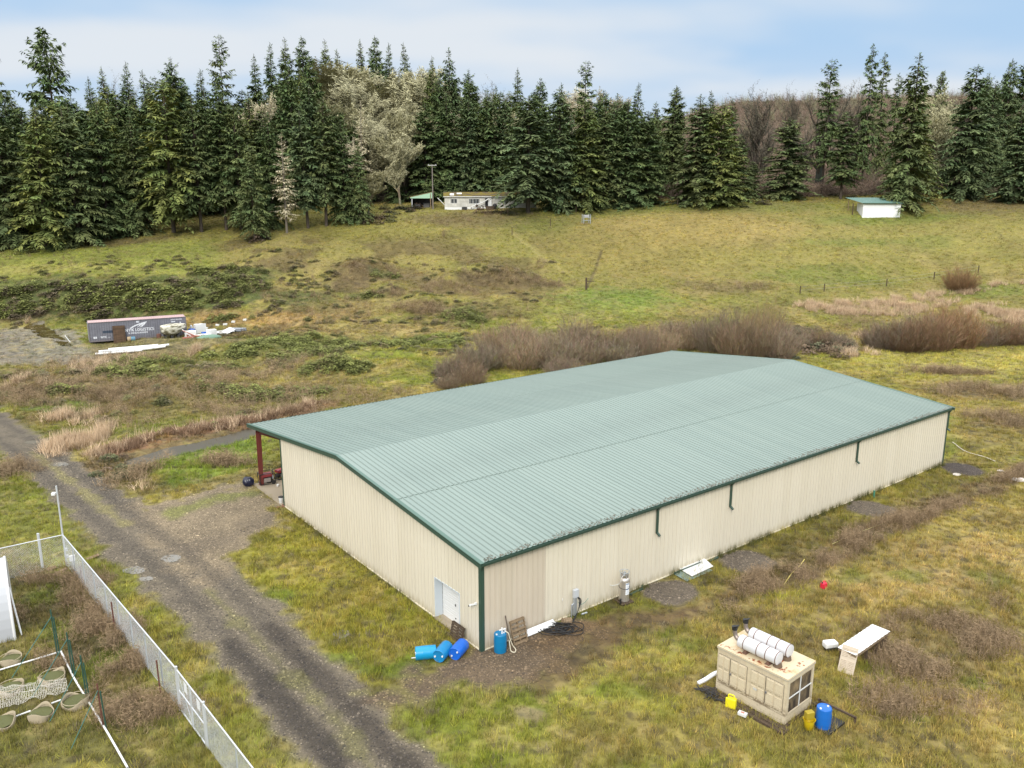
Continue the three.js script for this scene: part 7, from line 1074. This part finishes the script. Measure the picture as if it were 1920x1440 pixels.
  // gravel stones
  const st = []; const ico = new THREE.IcosahedronGeometry(.05, 0), sc = new Float32Array(ico.attributes.position.count * 3).fill(1); ico.setAttribute('color', new THREE.BufferAttribute(sc, 3)); ico.computeVertexNormals(); let tries = 0;
  while (st.length < 34000 && tries++ < 900000) { const D = Math.sqrt(mixn(22 * 22, 62 * 62, rnd())), x = (rnd() * 2 - 1) * .66 * (D + 5); const g = groundInfo(x, -D); if (g[4] < .55 || !barnFree(x, -D)) continue; const k = rnd() < .012 ? 3 : rr(.4, 1.9), s = rr(.35, 1.0) * (rnd() < .08 ? 1.7 : 1); st.push([x, .012, -D, s, s * .6, [g[0] * k + .01, g[1] * k + .01, g[2] * k + .012]]); }
  scatter('gravel_stones', 'loose grey stones on the gravel road and track', 'gravel', ico, st);
  // brush on the hill behind the right hand trees
  const puff = (() => { const q = mulberry(85), P = new Soup(); for (let i = 0; i < 70; i++) { const a = q() * 6.28, y = q(), e = Math.sqrt(q()) * Math.sqrt(1 - (y - .4) * (y - .4) * 1.6) * .55, x = Math.cos(a) * e, z = Math.sin(a) * e, k = .7 + .6 * q(), l = .12 + .16 * q(), t = q() * 6.28, o = Math.cos(t) * l * .6, m = Math.sin(t) * l * .6; P.tri([x - .02, y * .9, z], [x + .02, y * .9, z + .02], [x + o, y * .9 + l * (q() - .2), z + m], [k, k, k]); P.tri([x, y * .9 - .02, z], [x, y * .9 + .03, z], [x - m, y * .9 + l * (q() - .3), z + o], [k, k, k]); } return P.geo(); })(); const hb = []; for (let i = 0; i < 16000; i++) { const px = mixn(1180, 2050, rnd()), D = 200 + 225 * Math.pow(rnd(), .8), p = onTerrain(px, D); const k = rr(.6, 1.3), t = fbm(p.x * .06, p.z * .06, 3); hb.push([p.x, p.y - .2, p.z, rr(2.2, 4.6), rr(1.6, 3.8) * (.5 + t), [mixn(.20, .27, t) * k, mixn(.145, .20, t) * k, mixn(.11, .145, t) * k]]); }
  for (let i = 0; i < 5000; i++) { const px = mixn(-150, 1250, rnd()), D = 168 + 90 * rnd(), p = onTerrain(px, D); if (D < (px < 330 ? 172 : px < 700 ? 190 : 205)) continue; const k = rr(.5, 1.1); hb.push([p.x, p.y - .2, p.z, rr(1.2, 2.2), rr(1, 2), [.09 * k, .075 * k, .045 * k]]); }
  const sap = []; for (let i = 0; i < 2600; i++) { const px = mixn(1180, 2050, rnd()), D = 205 + 200 * Math.pow(rnd(), .6), p = onTerrain(px, D), k = rr(.6, 1.25); sap.push([p.x, p.y - .2, p.z, rr(.6, 1.5), rr(.5, 1.7), rnd() < .3 ? [.30 * k, .28 * k, .17 * k] : [.28 * k, .20 * k, .15 * k]]); }
  scatter('hill_saplings', 'thin bare saplings standing in the brush on the hill', 'saplings', willow({ seed: 88, r: 1.2, h: 4.2, n: 26, colA: [.8, .8, .8], colB: [1.2, 1.2, 1.2], upright: .8 }), sap);
  scatter('hill_brush', 'reddish brown bare brush covering the hill behind the trees', 'brush', puff, hb);
}
renderer.render(scene, camera);
